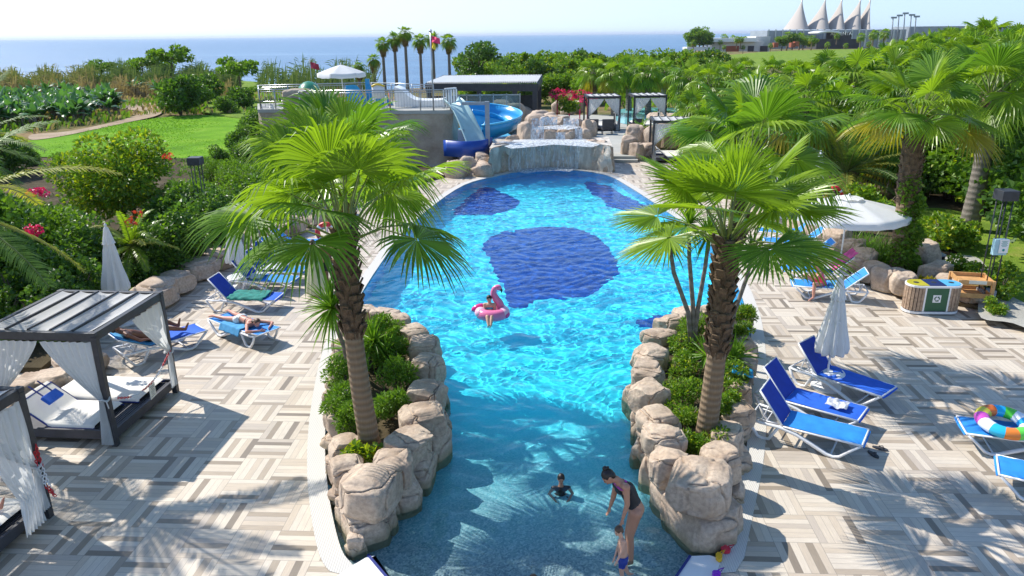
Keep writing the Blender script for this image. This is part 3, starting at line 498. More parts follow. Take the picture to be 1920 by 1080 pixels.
# yuccas ---------------------------------------------------------------
def rosette(b, c, L, n, seed, wd=.03, lo=-50, hi=85, m=0, droop=.25):
    rs = np.random.RandomState(seed); c = np.array(c, float)
    for i in range(n):
        az = i*2.39996; t = i/n; el = rad(hi+(lo-hi)*t+rs.normal(0, 8)); D = A(math.cos(az)*math.cos(el), math.sin(az)*math.cos(el), math.sin(el)); S = unit(np.cross(D, A(0, 0, 1.001))); Nn = np.cross(S, D); l = L*rs.uniform(.75, 1.1)
        P = []
        for s, w_ in ((0, .5), (.3, 1.), (.7, .7), (1, .0)): q = c+D*l*s-A(0, 0, droop*l*s*s*(.3+t)); P += [q-S*wd*w_+Nn*wd*w_*.5, q-Nn*wd*w_*.2, q+S*wd*w_+Nn*wd*w_*.5]
        b.add(P, [[3*i_+j, 3*i_+j+1, 3*i_+j+4, 3*i_+j+3] for i_ in range(3) for j in range(2)], m)
def yucca(label, base, heads, group=None, seed=0, L=.62, n=80):
    base = np.array(base, float); t = thing('yucca', label, 'yucca plant', base, group)
    for i, (hx, hy, hz) in enumerate(heads):
        h = base+A(hx, hy, hz); b = MB(); b.tube([base, base+A(hx*.25, hy*.25, hz*.4), base+A(hx*.8, hy*.8, hz*.75), h], [.055, .05, .045, .04], 8); b.build('stem', M['trunkg'], t)
        b = MB(); rosette(b, h, L, n, seed*7+i, .024); b.build('leaf_rosette', M['yucca'], t)
def at(px, py, Y, base): return tuple(V(px, py, Y)-np.array(base))
b0 = G(655, 700, .33); yucca('yucca with arching sword leaves leaning out to the left of the leaning palm', b0, [at(622, 578, b0[1]-.35, b0)], seed=1, L=.8, n=120)
b0 = G(690, 690, .33); yucca('dense low yucca clump behind the leaning palm trunk', b0, [at(700, 640, b0[1], b0), at(655, 655, b0[1]+.2, b0), at(725, 665, b0[1], b0)], seed=2, L=.7, n=70)
b0 = G(1298, 668, .33); yucca('tall thin grey-stemmed yucca left of the shaggy palm trunk', b0, [at(1292, 420, b0[1], b0), at(1255, 455, b0[1]-.2, b0), at(1330, 440, b0[1], b0)], seed=3, L=.62, n=70)
b0 = G(1362, 660, .33); yucca('slanting thin yucca stem right of the shaggy palm trunk', b0, [at(1412, 470, b0[1], b0)], seed=4, L=.6, n=60)
b0 = G(1330, 700, .33); yucca('low yucca rosette of stiff leaves around the shaggy palm trunk', b0, [at(1325, 668, b0[1], b0), at(1375, 672, b0[1], b0)], seed=5, L=.7, n=60)
# broadleaf clouds -------------------------------------------------------
def leaf_cloud(b, cl, n, size, seed, m=0, asp=.42, upb=.5, mw=None):
    """cl: clumps (centre, radii); leaves sit mostly near each clump's surface"""
    rs = np.random.RandomState(seed); c = np.array([q[0] for q in cl], float); r = np.array([q[1] for q in cl], float); wgt = r.prod(1)**.67; k = rs.choice(len(cl), n, p=wgt/wgt.sum())
    d = rs.normal(size=(n, 3)); d /= np.linalg.norm(d, axis=1)[:, None]; rr = rs.uniform(.45, 1.08, n)**.6; p = c[k]+d*r[k]*rr[:, None]
    D = d*.8+rs.normal(0, .6, (n, 3)); D[:, 2] += upb*rs.uniform(-.6, 1., n); D /= np.linalg.norm(D, axis=1)[:, None]; S = np.cross(D, rs.normal(size=(n, 3))+A(0, 0, 1.5)); S /= np.linalg.norm(S, axis=1)[:, None]+1e-9; Nn = np.cross(S, D)
    s = size*rs.uniform(.6, 1.25, n)[:, None]; w_ = s*asp
    V4 = np.stack([p, p+D*s*.5-S*w_+Nn*w_*.35, p+D*s-Nn*w_*.3, p+D*s*.5+S*w_+Nn*w_*.35], 1); base = 4*np.arange(n)[:, None]
    F = np.concatenate([base+A(0, 1, 2).astype(int), base+A(0, 2, 3).astype(int)], 0)
    if mw: sel = rs.rand(n) < mw[1]; F1 = F[np.concatenate([sel, sel])]; F0 = F[~np.concatenate([sel, sel])]; b.add(V4.reshape(-1, 3), F0, m); b.f.append((F1+(b.n-len(V4)*4), mw[0], False))
    else: b.add(V4.reshape(-1, 3), F, m)
def clumps(c, r, n, seed, cr=(.28, .45), flat=.8):
    rs = np.random.RandomState(seed); out = []
    for i in range(n):
        d = rs.normal(size=3); d /= np.linalg.norm(d); d[2] = d[2]*.9+.1; q = rs.uniform(.35, .85); k = rs.uniform(*cr)*min(r[0], r[2]*1.2)
        out.append((np.array(c)+d*np.array(r)*q, (k*1.15, k*1.15, k*flat)))
    return out
def shrub(name, label, cat, base, r, n, size, mat, seed, group=None, ncl=9, stems=4, mats=None, mw=None, z=0, asp=.42):
    base = np.array(base, float); base[2] += z; t = thing(name, label, cat, base, group); c = base+A(0, 0, r[2]*.95); b = MB()
    rs = np.random.RandomState(seed)
    for i in range(stems): a = rs.uniform(0, 6.28); e = c+A(math.cos(a)*r[0]*.5, math.sin(a)*r[1]*.5, r[2]*rs.uniform(-.1, .5)); b.tube([base, (base+e)/2+A(0, 0, .1*r[2]), e], [.05*r[2]+.008, .03*r[2]+.006, .008], 5)
    b.build('stem', M['bark'], t); b = MB(); leaf_cloud(b, clumps(c, r, ncl, seed), n, size, seed, asp=asp, mw=mw); b.build('foliage', mats or M[mat], t); return t
def tree(name, label, base, H, r, n, size, mat, seed, group=None, ncl=14, tr=.12, forks=5, mats=None, mw=None, cat='tree', lowz=.42, flat=.8, asp=.42):
    base = np.array(base, float); t = thing(name, label, cat, base, group); rs = np.random.RandomState(seed); c = base+A(0, 0, H-r[2]); b = MB(); f0 = base+A(0, 0, H*lowz)
    b.tube([base, base+A(.05, .03, H*lowz*.5), f0], [tr*1.3, tr, tr*.85], 8)
    for i in range(forks): a = i*6.28/forks+rs.uniform(0, .6); e = c+A(math.cos(a)*r[0]*.6, math.sin(a)*r[1]*.6, r[2]*rs.uniform(-.1, .5)); b.tube([f0, (f0+e)/2+A(0, 0, .08*H), e], [tr*.6, tr*.4, tr*.12], 6)
    b.build('trunk', M['bark'], t); b = MB(); leaf_cloud(b, clumps(c, r, ncl, seed, flat=flat), n, size, seed, mw=mw, asp=asp); b.build('crown', mats or M[mat], t); return t
# planting in the islands
for i, (x, y, r_, h) in enumerate([(640, 790, .42, .42), (668, 815, .38, .36), (735, 790, .4, .38), (745, 735, .42, .4), (655, 740, .42, .42), (720, 690, .4, .42), (745, 690, .35, .38), (740, 650, .35, .35), (710, 640, .4, .4)]):
    shrub('shrub', 'bushy oleander shrub filling the left planter island around the palm trunk', 'shrub', G(x, y, .3), (r_, r_, h), 1500, .085, 'leaf', 40+i, 'shrubs of the left planter island', 8, 3, asp=.2)
shrub('shrub', 'small bright yellow-green shrub at the foot of the leaning palm', 'shrub', G(680, 872, .32), (.27, .2, .22), 260, .1, 'leaf', 60, mats=[M['leaf'], M['leafy']], mw=(1, .6))
for i, (x, y, r_, h) in enumerate([(1285, 800, .38, .3), (1285, 755, .4, .32), (1340, 840, .35, .28), (1280, 710, .4, .32), (1275, 670, .4, .32), (1300, 640, .42, .35), (1345, 640, .4, .32), (1385, 640, .36, .3), (1370, 690, .33, .3), (1375, 735, .3, .3), (1350, 780, .3, .28), (1305, 850, .3, .24), (1390, 608, .35, .3)]):
    shrub('shrub', 'bushy green oleander shrub filling the right planter island', 'shrub', G(x, y, .3), (r_, r_, h), 1500, .075, 'leaf', 70+i, 'shrubs of the right planter island', 8, 3, asp=.22, mats=[M['leaf'], M['leafy']], mw=(1, .12))
# feather palms ----------------------------------------------------------
def frond(b, p0, az, el, L, n, ll, droop, seed, m=0, wd=.018):
    rs = np.random.RandomState(seed); h = A(math.cos(az), math.sin(az), 0); pts = []; d = h*math.cos(el)+A(0, 0, math.sin(el)); p = np.array(p0, float)
    for i in range(10): pts.append(p.copy()); p = p+d*L/9; d = unit(d-A(0, 0, droop*(.5+i*.12)))
    pts = np.array(pts); b.tube(pts, np.linspace(.028, .006, 10)*L/2.2, 5, 1, cap=False); S0 = unit(np.cross(h, A(0, 0, 1)))
    Vv = []; F = []; 
    for i in range(n):
        t = .12+.88*i/n; q = t*9; j = min(int(q), 8); c = pts[j]+(pts[j+1]-pts[j])*(q-j); T = unit(pts[j+1]-pts[j]); l = ll*math.sin(math.pi*(.12+.85*t))**.5*rs.uniform(.85, 1.1)
        for s in (-1, 1):
            D = unit(S0*s*.85+T*.65+A(0, 0, .25+rs.normal(0, .08))); U = unit(np.cross(D, T)); e = c+D*l-A(0, 0, l*.3); mid = c+D*l*.5-A(0, 0, l*.03); W = T*wd; k0 = len(Vv); Vv += [c-W*.5, c+W*.5, mid+W, mid-W, e]; F.append((k0, k0+1, k0+2, k0+3)); 
            b_t.append((k0+3, k0+2, k0+4))
    b.add(Vv, F, m); b.f.append((np.array(b_t)+(b.n-len(Vv)), m, False)); b_t.clear()
b_t = []
def feather_crown(seed, n, L, nl=44, ll=.38, lo=-35, hi=75, droop=.11, wd=.018):
    b = MB(); rs = np.random.RandomState(seed)
    for i in range(n): frond(b, (0, 0, 0), i*2.39996+rs.normal(0, .15), rad(hi+(lo-hi)*i/n+rs.normal(0, 5)), L*rs.uniform(.85, 1.1), nl, ll, droop*rs.uniform(.7, 1.3), seed*50+i, 0 if rs.rand() < .8 else 2, wd)
    return b
M['date'] = leafm('date_frond', (.09, .18, .035), (.20, .32, .07), .38, .62); M['datey'] = leafm('date_frond_yellow', (.26, .31, .03), (.44, .42, .06), .38, .62)
def feather_palm(label, base, top, n, L, seed, r=.22, **kw):
    base = np.array(base, float); top = np.array(top, float); t = thing('date_palm', label, 'palm tree', base); b = MB(); P = [base+(top-base)*q for q in np.linspace(0, 1, 8)]; b.tube(P, [r*1.2]+[r]*6+[r*.9], 12); boots(b, P, r, int(35*np.linalg.norm(top-base)), seed); b.build('trunk', M['fibre'], t)
    b = feather_crown(seed, n, L, **kw); b.v = [q+top for q in b.v]; b.build('crown', [M['date'], M['petiole'], M['datey']], t); return t
tp = V(-120, 392, 12.2); feather_palm('date palm reaching long feathery fronds in from the left edge of the picture', (tp[0], tp[1], .1), tp, 18, 2.7, 5, .2, nl=60, ll=.42)
tp = V(-70, 275, 19.5); feather_palm('date palm with drooping feathery fronds further back at the left edge', (tp[0], tp[1], .1), tp, 22, 2.3, 6, .2, nl=40)
tp = V(1588, 322, 31.5); feather_palm('stout date palm with upright grey-green feathery fronds behind the open parasol', (tp[0], tp[1], .1), tp, 40, 3.0, 8, .42, nl=46, ll=.5, droop=.09, lo=-10)
t = thing('cycad', 'small low cycad with a brown shaggy stem behind the closed parasol on the left', 'cycad', G(248, 545)); b = MB(); g_ = V(247, 462, G(248, 545)[1]); b.tube([G(248, 545), g_], [.2, .18], 10); b.build('trunk', M['fibre'], t); b = feather_crown(9, 26, 1.25, nl=34, ll=.22, lo=-25, droop=.16); b.v = [q+g_ for q in b.v]; b.build('crown', [M['frond'], M['petiole'], M['datey']], t)
for x, y, s, lab in [(1200, 258, 1.15, 'dark cycad on a rock bed beside the pale upper terrace'), (1243, 222, 1.3, 'cycad with arching fronds beside the second far cabana')]:
    g_ = G(x, y, .3); t = thing('cycad', lab, 'cycad', g_); b = MB(); b.tube([g_, g_+A(0, 0, .35)], [.2, .17], 9); b.build('trunk', M['fibre'], t); b = feather_crown(17+x, 24, s, nl=26, ll=.24, lo=-15, droop=.15, wd=.03); b.v = [q+g_+A(0, 0, .35) for q in b.v]; b.build('crown', [M['frond2'], M['petiole'], M['datey']], t)
# right-hand palms ---------------------------------------------------------
def rpalm(label, bx, by, tx, ty, Y, cs, ci, r=.2, fibre=.5, trunkm='trunkg', base=None, group=None, bend=0, name='fan_palm', nb=40):
    top = V(tx, ty, Y); bs = np.array(base) if base is not None else A(top[0]+bx, top[1]+by, .1); return fan_palm(name, label, bs, top, FC[ci] if ci < 3 else HC[ci-3], r, fibre, group, nb, bend, trunkm, cs, ci*1.7+tx*.1)
g_ = G(1688, 512, .15); ivy = rpalm('fan palm with its trunk wrapped in green ivy beside the open white parasol', 0, 0, 1720, 226, 21.6, 1.1, 6, .26, .55, 'trunk', g_, bend=-.05, nb=70)
b = MB(); cl = [(g_+(V(1720, 228, 21.6)-g_)*q+A(math.sin(q*30)*.18, -.16, 0), (.34-.25*q, .34-.25*q, .3)) for q in np.linspace(.02, .62, 16)]; leaf_cloud(b, cl, 3600, .11, 77, asp=.5); b.build('ivy', [M['leaf']], ivy)
g_ = G(1815, 432, .15); rpalm('tall fan palm with a smooth leaning grey trunk on the right-hand grass', 0, 0, 1858, 178, g_[1], 1.2, 5, .27, .28, 'trunkg', g_, bend=.1)
g_ = G(1678, 362, .1); rpalm('fan palm with a pale flared trunk behind the ivy-covered palm', 0, 0, 1692, 262, g_[1], 1.15, 0, .3, .2, 'trunkg', g_)
for i, (tx, ty, Y, cs, lab) in enumerate([(1505, 195, 33, 1.2, 'broad fan palm with a shaggy brown trunk left of the date palm'), (1600, 160, 44, 1.5, 'fan palm standing beyond the date palm'), (1785, 165, 34, 1.1, 'fan palm between the ivy-covered palm and the smooth-trunked one'), (1895, 140, 30, 1.2, 'fan palm at the far right edge above the hedge'), (1325, 240, 38, 1.0, 'fan palm behind the near cabana of the upper terrace'), (1450, 265, 34, 1.0, 'low fan palm behind the tall palm of the right island')]):
    rpalm(lab, .3, 0, tx, ty, Y, cs, i % 3, .26, .6)
for i, (tx, tp_, Y, cs) in enumerate([(1112, 113, 68, 1.0), (1150, 118, 66, .95), (1178, 110, 70, 1.0), (1215, 112, 66, 1.05), (1245, 112, 72, 1.0), (1290, 118, 60, 1.1), (1330, 125, 52, 1.1), (1372, 118, 58, 1.1), (1410, 135, 46, 1.1), (1395, 112, 75, 1.1), (1450, 112, 66, 1.2), (1550, 105, 56, 1.2), (1490, 120, 52, 1.1), (1630, 98, 56, 1.2), (1670, 105, 46, 1.2), (1720, 84, 58, 1.2), (1760, 72, 70, 1.4), (1810, 66, 58, 1.2), (1850, 40, 62, 1.3), (1905, 55, 56, 1.2), (1655, 150, 38, 1.0), (1560, 160, 40, 1.1), (1785, 125, 42, 1.1), (1300, 175, 46, 1.0), (1350, 190, 42, .9), (1425, 150, 50, 1.1), (1470, 160, 44, 1.1), (1530, 135, 52, 1.1), (1590, 115, 58, 1.1), (1610, 140, 44, 1.0), (1645, 112, 64, 1.2), (1695, 100, 60, 1.1), (1740, 95, 48, 1.1), (1790, 80, 52, 1.1), (1830, 70, 48, 1.1), (1875, 60, 52, 1.2), (1915, 85, 44, 1.1), (1385, 200, 40, .9), (1660, 84, 75, 1.3), (1690, 79, 80, 1.3), (1717, 70, 85, 1.4), (1747, 64, 85, 1.4), (1778, 58, 80, 1.4), (1803, 54, 85, 1.4), (1835, 50, 85, 1.4)]):
    ty = tp_+.62*1.9*cs*1400/Y*.95
    rpalm('fan palm in the dense grove stretching back on the right', .2, 0, tx, ty, Y, cs, i % 3, .24, .5, group='fan palms of the right-hand grove', nb=20)
for i, (tx, ty, by, Y, cs) in enumerate([(700, 112, 147, 105, 1.15), (717, 82, 147, 108, 1.35), (739, 72, 147, 108, 1.35), (759, 62, 147, 108, 1.4), (787, 76, 147, 110, 1.4), (811, 72, 147, 112, 1.4), (841, 77, 128, 110, 1.5), (672, 124, 148, 100, .9)]):
    lab = ['shortest fan palm of the seaside row', 'second fan palm of the seaside row, left of the middle', 'fan palm just left of the tallest in the seaside row', 'tallest fan palm of the seaside row with a brown skirt', 'fan palm just right of the tallest in the seaside row', 'fan palm behind the pink and yellow flag in the seaside row', 'rightmost fan palm of the seaside row', 'small fan palm beside the parasol on the slide tower, left of the seaside row'][i]
    top = V(tx, ty, Y); bs = A(top[0], top[1], -.8); t = fan_palm('fan_palm', lab, bs, top, FC[i % 3], .20, 0, 'fan palms in a row by the sea', cs=cs*.52, crz=i*1.3, trunkm='trunkg')
    b = MB(); b.tube([top-A(0, 0, 1.7), top-A(0, 0, 1.0), top-A(0, 0, .1)], [.26, .5, .25], 9); boots(b, [top-A(0, 0, 1.8), top-A(0, 0, .2)], .36, 40, i, 1.5); b.build('dead_skirt', M['frondd'], t)
# tree belt behind the pergola and terrace -------------------------------------
protos = []
for i, (mt, sz) in enumerate([('leaf', .34), ('leafd', .32), ('leaf', .30)]):
    protos.append(Proto(tree('tree', 'x', (0, 0, 0), 5.2, (2.3, 2.1, 1.9), 2600, sz, mt, 210+i, None, 16, .16, mats=[M[mt], M['leafy']], mw=(1, .10))))
rs = np.random.RandomState(3)
for i in range(46):
    x = 868+i*10.6+rs.normal(0, 4); row = i % 3; Y = [118, 102, 84][row]+rs.normal(0, 3); g_ = V(x, 100, Y); protos[rs.randint(3)].put((g_[0], Y, -.9), rs.uniform(0, 6), [1.06, .95, .80][row]*rs.uniform(.88, 1.1), 'bushy green tree in the belt of trees in front of the sea', 'trees of the seaside belt')
spk = Proto(tree('poplar', 'x', (0, 0, 0), 6.4, (.9, .9, 2.9), 1400, .34, 'leaf', 260, None, 14, .1, mats=[M['leaf'], M['leafy']], mw=(1, .25), lowz=.2))
for i in range(22):
    x = 985+i*16+rs.normal(0, 6); Y = 108+rs.normal(0, 6); g_ = V(x, 100, Y); spk.put((g_[0], Y, -.9), rs.uniform(0, 6), rs.uniform(.72, .98), 'pointed young tree rising from the seaside tree belt', 'pointed trees of the seaside belt')
for i in range(20):
    x = 1290+i*34+rs.normal(0, 8); Y = rs.uniform(52, 78); g_ = V(x, 150, Y); protos[rs.randint(3)].put((g_[0], Y, -.3), rs.uniform(0, 6), rs.uniform(.42, .56)+max(0, (x-1700)/1100), 'leafy tree among the fan palms of the right-hand grove', 'leafy trees of the right-hand grove')
tree('tree', 'open-crowned dark tree standing above the white-roofed pergola', V(895, 150, 92)*A(1, 1, 0)+A(0, 0, -.4), 6.9, (2.6, 2.4, 2.6), 2600, .34, 'leafd', 271, None, 9, .18)
hd = Proto(shrub('hedge_shrub', 'x', 'hedge', (0, 0, 0), (1.5, 1.3, 1.3), 2600, .17, 'leaf', 280, None, 14, 6, mats=[M['leaf'], M['leafy']], mw=(1, .08)))
hdd = Proto(shrub('hedge_shrub', 'x', 'hedge', (0, 0, 0), (1.5, 1.3, 1.3), 2600, .15, 'leafd', 281, None, 14, 6, mats=[M['leafd'], M['leaf']], mw=(1, .25)))
for i, (x, y, s, p) in enumerate([(1735, 372, 1.15, 1), (1775, 375, 1.5, 1), (1825, 380, 1.8, 1), (1870, 395, 1.7, 0), (1915, 420, 1.8, 1), (1965, 450, 1.8, 1), (1890, 350, 2.2, 1), (1960, 370, 2.3, 1), (1830, 335, 2.1, 0), (1770, 335, 1.8, 1), (1700, 340, 1.4, 1), (2010, 500, 1.7, 1), (1620, 340, 1.2, 0), (1545, 315, 1.2, 1), (1500, 300, 1.3, 0), (1640, 310, 1.6, 1), (1450, 280, 1.4, 1), (1380, 262, 1.4, 0), (1310, 235, 1.4, 0), (1560, 270, 2.0, 1), (1700, 290, 2.2, 0)]):
    (hdd if p else hd).put(G(x, y, .05), i*1.1, s, 'big leafy bush in the tall hedge closing the garden on the right', 'bushes of the right-hand hedge')
sh = Proto(shrub('shrub', 'x', 'shrub', (0, 0, 0), (.7, .6, .55), 1300, .12, 'leaf', 290, None, 10, 5, mats=[M['leaf'], M['leafy']], mw=(1, .22)))
for i, (x, y, s, lab) in enumerate([(1645, 420, 1.5, 'rounded shrub with yellow-green tips behind the open parasol'), (1610, 400, 1.3, 'shrub beside the trunk of the stout date palm'), (1765, 468, 1.3, 'leafy shrub behind the boulders and the small path light'), (1730, 450, 1.1, 'low shrub right of the ivy-covered trunk'), (1800, 462, .9, 'small shrub at the lawn edge near the stone path'), (1870, 560, 1.0, 'little round shrub on a thin stem right of the wooden stand'), (1835, 545, .8, 'small shrub behind the wooden stand'), (1868, 590, .5, 'tiny shrub at the corner of the deck and the stone path'), (1800, 522, .8, 'low green ground shrub between boulders and wooden stand')]): sh.put(G(x, y, .1), i*.9, s, lab)
def grass(label, g_, n, L, seed, mat='reed', spread=.25, cat='grass clump', name='ornamental_grass', w_=.012, cap=70, parent=None, kind=None):
    rs = np.random.RandomState(seed); b = MB(); Vv = []; F = []
    for i in range(n):
        az = rs.uniform(0, 6.28); el = rad(rs.uniform(cap-35, 89)); p = np.array(g_)+A(rs.normal(0, spread), rs.normal(0, spread), 0); D = A(math.cos(az)*math.cos(el), math.sin(az)*math.cos(el), math.sin(el)); S = A(-math.sin(az), math.cos(az), 0); l = L*rs.uniform(.6, 1.1); k0 = len(Vv)
        for s, q in ((0, 1), (.5, .9), (1, .15)): c = p+D*l*s+A(math.cos(az), math.sin(az), -.6)*l*.25*s*s; Vv += [c-S*w_*q, c+S*w_*q]
        F += [(k0, k0+1, k0+3, k0+2), (k0+2, k0+3, k0+5, k0+4)]
    b.add(Vv, F); o = b.build(name, M[mat], loc=tuple(g_)); tag(o, label, cat, None, kind); return o
grass('tall green ornamental grass between the boulders and the ivy-covered palm', G(1650, 500, .1), 260, 1.15, 1, 'frond2', .28); grass('green grass clump behind the far boulders beside the parasol pole', G(1625, 470, .1), 200, .9, 2, 'frond2', .25)
b = MB(); cl = clumps(G(1728, 533, .35), (.45, .3, .25), 6, 4); leaf_cloud(b, cl, 420, .12, 5, asp=.3); tag(b.build('dry_grass', M['frondy'], loc=tuple(G(1728, 533, .1))), 'dry orange-brown grass tuft behind the recycling bin', 'grass clump')
# left garden ----------------------------------------------------------------------
g_ = G(235, 440, .1); t = tree('garden_tree', 'round garden tree with yellow-green outer leaves and two trunks on the left', g_, 3.7, (2.3, 1.8, 1.5), 13000, .17, 'leafy', 301, None, 20, .1, mats=[M['leaf'], M['leafy']], mw=(1, .38), asp=.3)
b = MB(); b.tube([g_+A(.5, .1, 0), g_+A(.45, 0, 1.2), g_+A(.9, .1, 2.6)], [.1, .08, .05], 8); b.build('second_trunk', M['bark'], t)
hl = Proto(shrub('garden_shrub', 'x', 'shrub', (0, 0, 0), (1.2, 1.0, .95), 3600, .13, 'leafd', 310, None, 14, 6, mats=[M['leafd'], M['leaf']], mw=(1, .35)))
for i, (x, y, s, lab) in enumerate([(40, 610, 1.2, 0), (150, 600, 1.0, 0), (-60, 640, 1.3, 0), (60, 555, 1.3, 0), (150, 545, 1.15, 0), (-30, 540, 1.6, 0), (120, 500, 1.1, 0), (20, 500, 1.5, 0), (200, 590, .75, 0), (95, 640, .9, 0), (-100, 560, 1.8, 0), (10, 650, .9, 0), (300, 525, 1.0, 0), (340, 505, 1.15, 0), (385, 480, 1.1, 0), (270, 540, .8, 0), (420, 450, 1.1, 0), (360, 455, 1.2, 0), (470, 430, 1.1, 0), (520, 410, 1.2, 0), (590, 385, 1.2, 0), (650, 360, 1.2, 0)]): hl.put(G(x, y, .05), i*1.3, s, 'dark green leafy shrub in the dense planting left of the deck', 'shrubs of the left garden')
hl2 = Proto(shrub('garden_shrub', 'x', 'shrub', (0, 0, 0), (1.3, 1.0, .9), 4200, .12, 'leaf', 311, None, 16, 6, asp=.2))
for i, (x, y, s) in enumerate([(335, 440, 1.1), (375, 420, 1.1), (310, 465, .9), (480, 390, 1.2), (440, 365, 1.0), (400, 355, .9), (520, 360, 1.1), (600, 345, 1.1)]): hl2.put(G(x, y, .05), i*1.3, s, 'feathery green shrub at the lawn side of the left garden', 'feathery shrubs of the left garden')
for i, (x, y, s) in enumerate([(15, 325, 1.2), (-20, 340, 1.6), (60, 312, .6), (180, 306, .45), (120, 312, .45), (462, 290, 1.0), (478, 265, 1.2), (455, 315, .9), (500, 300, 1.3), (405, 318, .7)]): hl.put(G(x, y, .05), i*.7, s, 'dark bush along the near edge of the bright lawn', 'bushes edging the lawn')
def flowers(label, px, mat, n, r, seed, Y):
    b = MB(); rs = np.random.RandomState(seed); cl = [(V(x, y, Y)+A(0, 0, 0), (r, r, r*.7)) for x, y in px]; leaf_cloud(b, cl, n, .085, seed, asp=.6); tag(b.build('flower_cluster', M[mat], loc=tuple(cl[0][0])), label, 'flowers')
s = shrub('bougainvillea', 'tall bougainvillea bush with magenta flower sprays at the left edge', 'shrub', G(62, 520, .05), (1.6, 1.2, 1.35), 3600, .13, 'leaf', 330, None, 14, 6)
for px, q in [([(62, 436), (70, 430), (56, 429)], 1), ([(58, 362), (75, 357), (82, 362)], 2)]:
    b = MB(); cl = [(V(x, y, 15.2 if q == 1 else 17), (.09, .09, .06)) for x, y in px]; leaf_cloud(b, cl, 90, .075, 5+q, asp=.6); b.build('flower_spray', M['pink'], s)
flowers('red blossom at the right of the round garden tree', [(318, 292), (312, 295)], 'redf', 30, .10, 8, 23.5); flowers('red and orange blossoms low under the round garden tree', [(258, 402), (250, 412), (245, 420)], 'redf', 36, .12, 9, 20.5)
# banana plantation, bushes, papayas and reeds along the shore ------------------------
def banana(seed, H=2.2):
    t = thing('banana_plant', 'x', 'banana plant'); rs = np.random.RandomState(seed); b = MB(); b.tube([(0, 0, 0), (.05, 0, H*.55)], [.14, .10], 8); b.build('stem', M['trunkg'], t); b = MB()
    for i in range(11):
        az = i*2.39996; el = rad(80-60*i/11+rs.normal(0, 6)); h = A(math.cos(az), math.sin(az), 0); S = A(-math.sin(az), math.cos(az), 0); L = 1.7*rs.uniform(.8, 1.15); g = np.zeros((8, 3, 3)); p = A(0, 0, H*.5); d = h*math.cos(el)+A(0, 0, math.sin(el))
        for j in range(8): w_ = .30*math.sin(math.pi*min(1, .08+j/7.4))**.6*(0.15 if j < 1 else 1); U = np.cross(S, d); g[j] = [p-S*w_-A(0, 0, w_*.3), p, p+S*w_-A(0, 0, w_*.3)]; p = p+d*L/7; d = unit(d-A(0, 0, .10+.03*j))
        b.grid(g, 0, False)
    b.build('leaves', M['leafb'], t); return t
bp = [Proto(banana(s, h)) for s, h in ((1, 2.3), (2, 2.7), (3, 2.0))]; rs = np.random.RandomState(9)
for i in range(190):
    x = rs.uniform(-60, 222); y = rs.uniform(190, 243-max(0, x-60)*.14) if x < 210 else 212; g_ = G(x, y, .0); bp[rs.randint(3)].put(g_, rs.uniform(0, 6), rs.uniform(.62, .92), 'banana plant in the dense plantation at the far left', 'banana plants of the plantation')
for i, (x, y) in enumerate([(240, 180), (255, 183), (270, 178), (290, 182), (300, 188), (232, 172), (315, 182), (120, 185), (60, 183)]): bp[i % 3].put(G(x, y, 0), i, .9, 'small banana plant scattered on the dry bank', 'banana plants on the dry bank')
bush = Proto(shrub('bush', 'x', 'shrub', (0, 0, 0), (2.6, 2.3, 1.7), 2600, .34, 'leafd', 340, None, 14, 5, mats=[M['leafd'], M['leaf']], mw=(1, .3)))
for i, (x, y, s, lab) in enumerate([(340, 217, 1.15, 'large dark bush on the far side of the bright lawn'), (385, 195, 1.0, 'dark bush to the right behind the large one beyond the lawn'), (362, 205, .8, 'smaller dark bush between the two beyond the lawn'), (455, 205, .7, 'low bush beside the slide tower railing'), (425, 214, .5, 'low mound of green at the right end of the lawn'), (400, 178, .5, 'small green bush on the dry bank')]): bush.put(G(x, y, 0), i, s, lab)
def papaya(seed):
    t = thing('papaya_tree', 'x', 'tree'); rs = np.random.RandomState(seed); b = MB(); b.tube([(0, 0, 0), (.1, 0, 2), (0, 0, 3.6)], [.14, .1, .07], 7); cl = []
    for i in range(9): a = i*2.4; e = A(math.cos(a)*1.2, math.sin(a)*1.2, 3.6+rs.uniform(-.3, 1.0)); b.tube([(0, 0, 3.2), e], [.03, .02], 4); cl.append((e, (.75, .75, .28)))
    b.build('trunk', M['bark'], t); b = MB(); leaf_cloud(b, cl, 900, .36, seed, upb=.1); b.build('crown', M['leaf'], t); return t
pp = [Proto(papaya(s)) for s in (1, 2)]
for i, (x, y, Y, s, lab) in enumerate([(187, 122, 108, 1.05, 'papaya tree with flat leaf tiers, leftmost against the sea'), (265, 118, 108, 1.1, 'papaya tree behind the reeds in the middle of the bank'), (322, 112, 104, 1.25, 'tallest papaya tree against the sea'), (300, 120, 110, 1.0, 'papaya tree just left of the tallest one'), (445, 128, 88, 1.15, 'papaya tree at the right end of the reeds'), (460, 150, 80, .7, 'small papaya tree in front of the right end of the reeds'), (240, 125, 106, .9, 'papaya tree half hidden among the reeds')]):
    g_ = V(x, y, Y); pp[i % 2].put((g_[0], Y, -.4), i*1.7, s*max(.6, (g_[2]+.6)/4.3), lab)
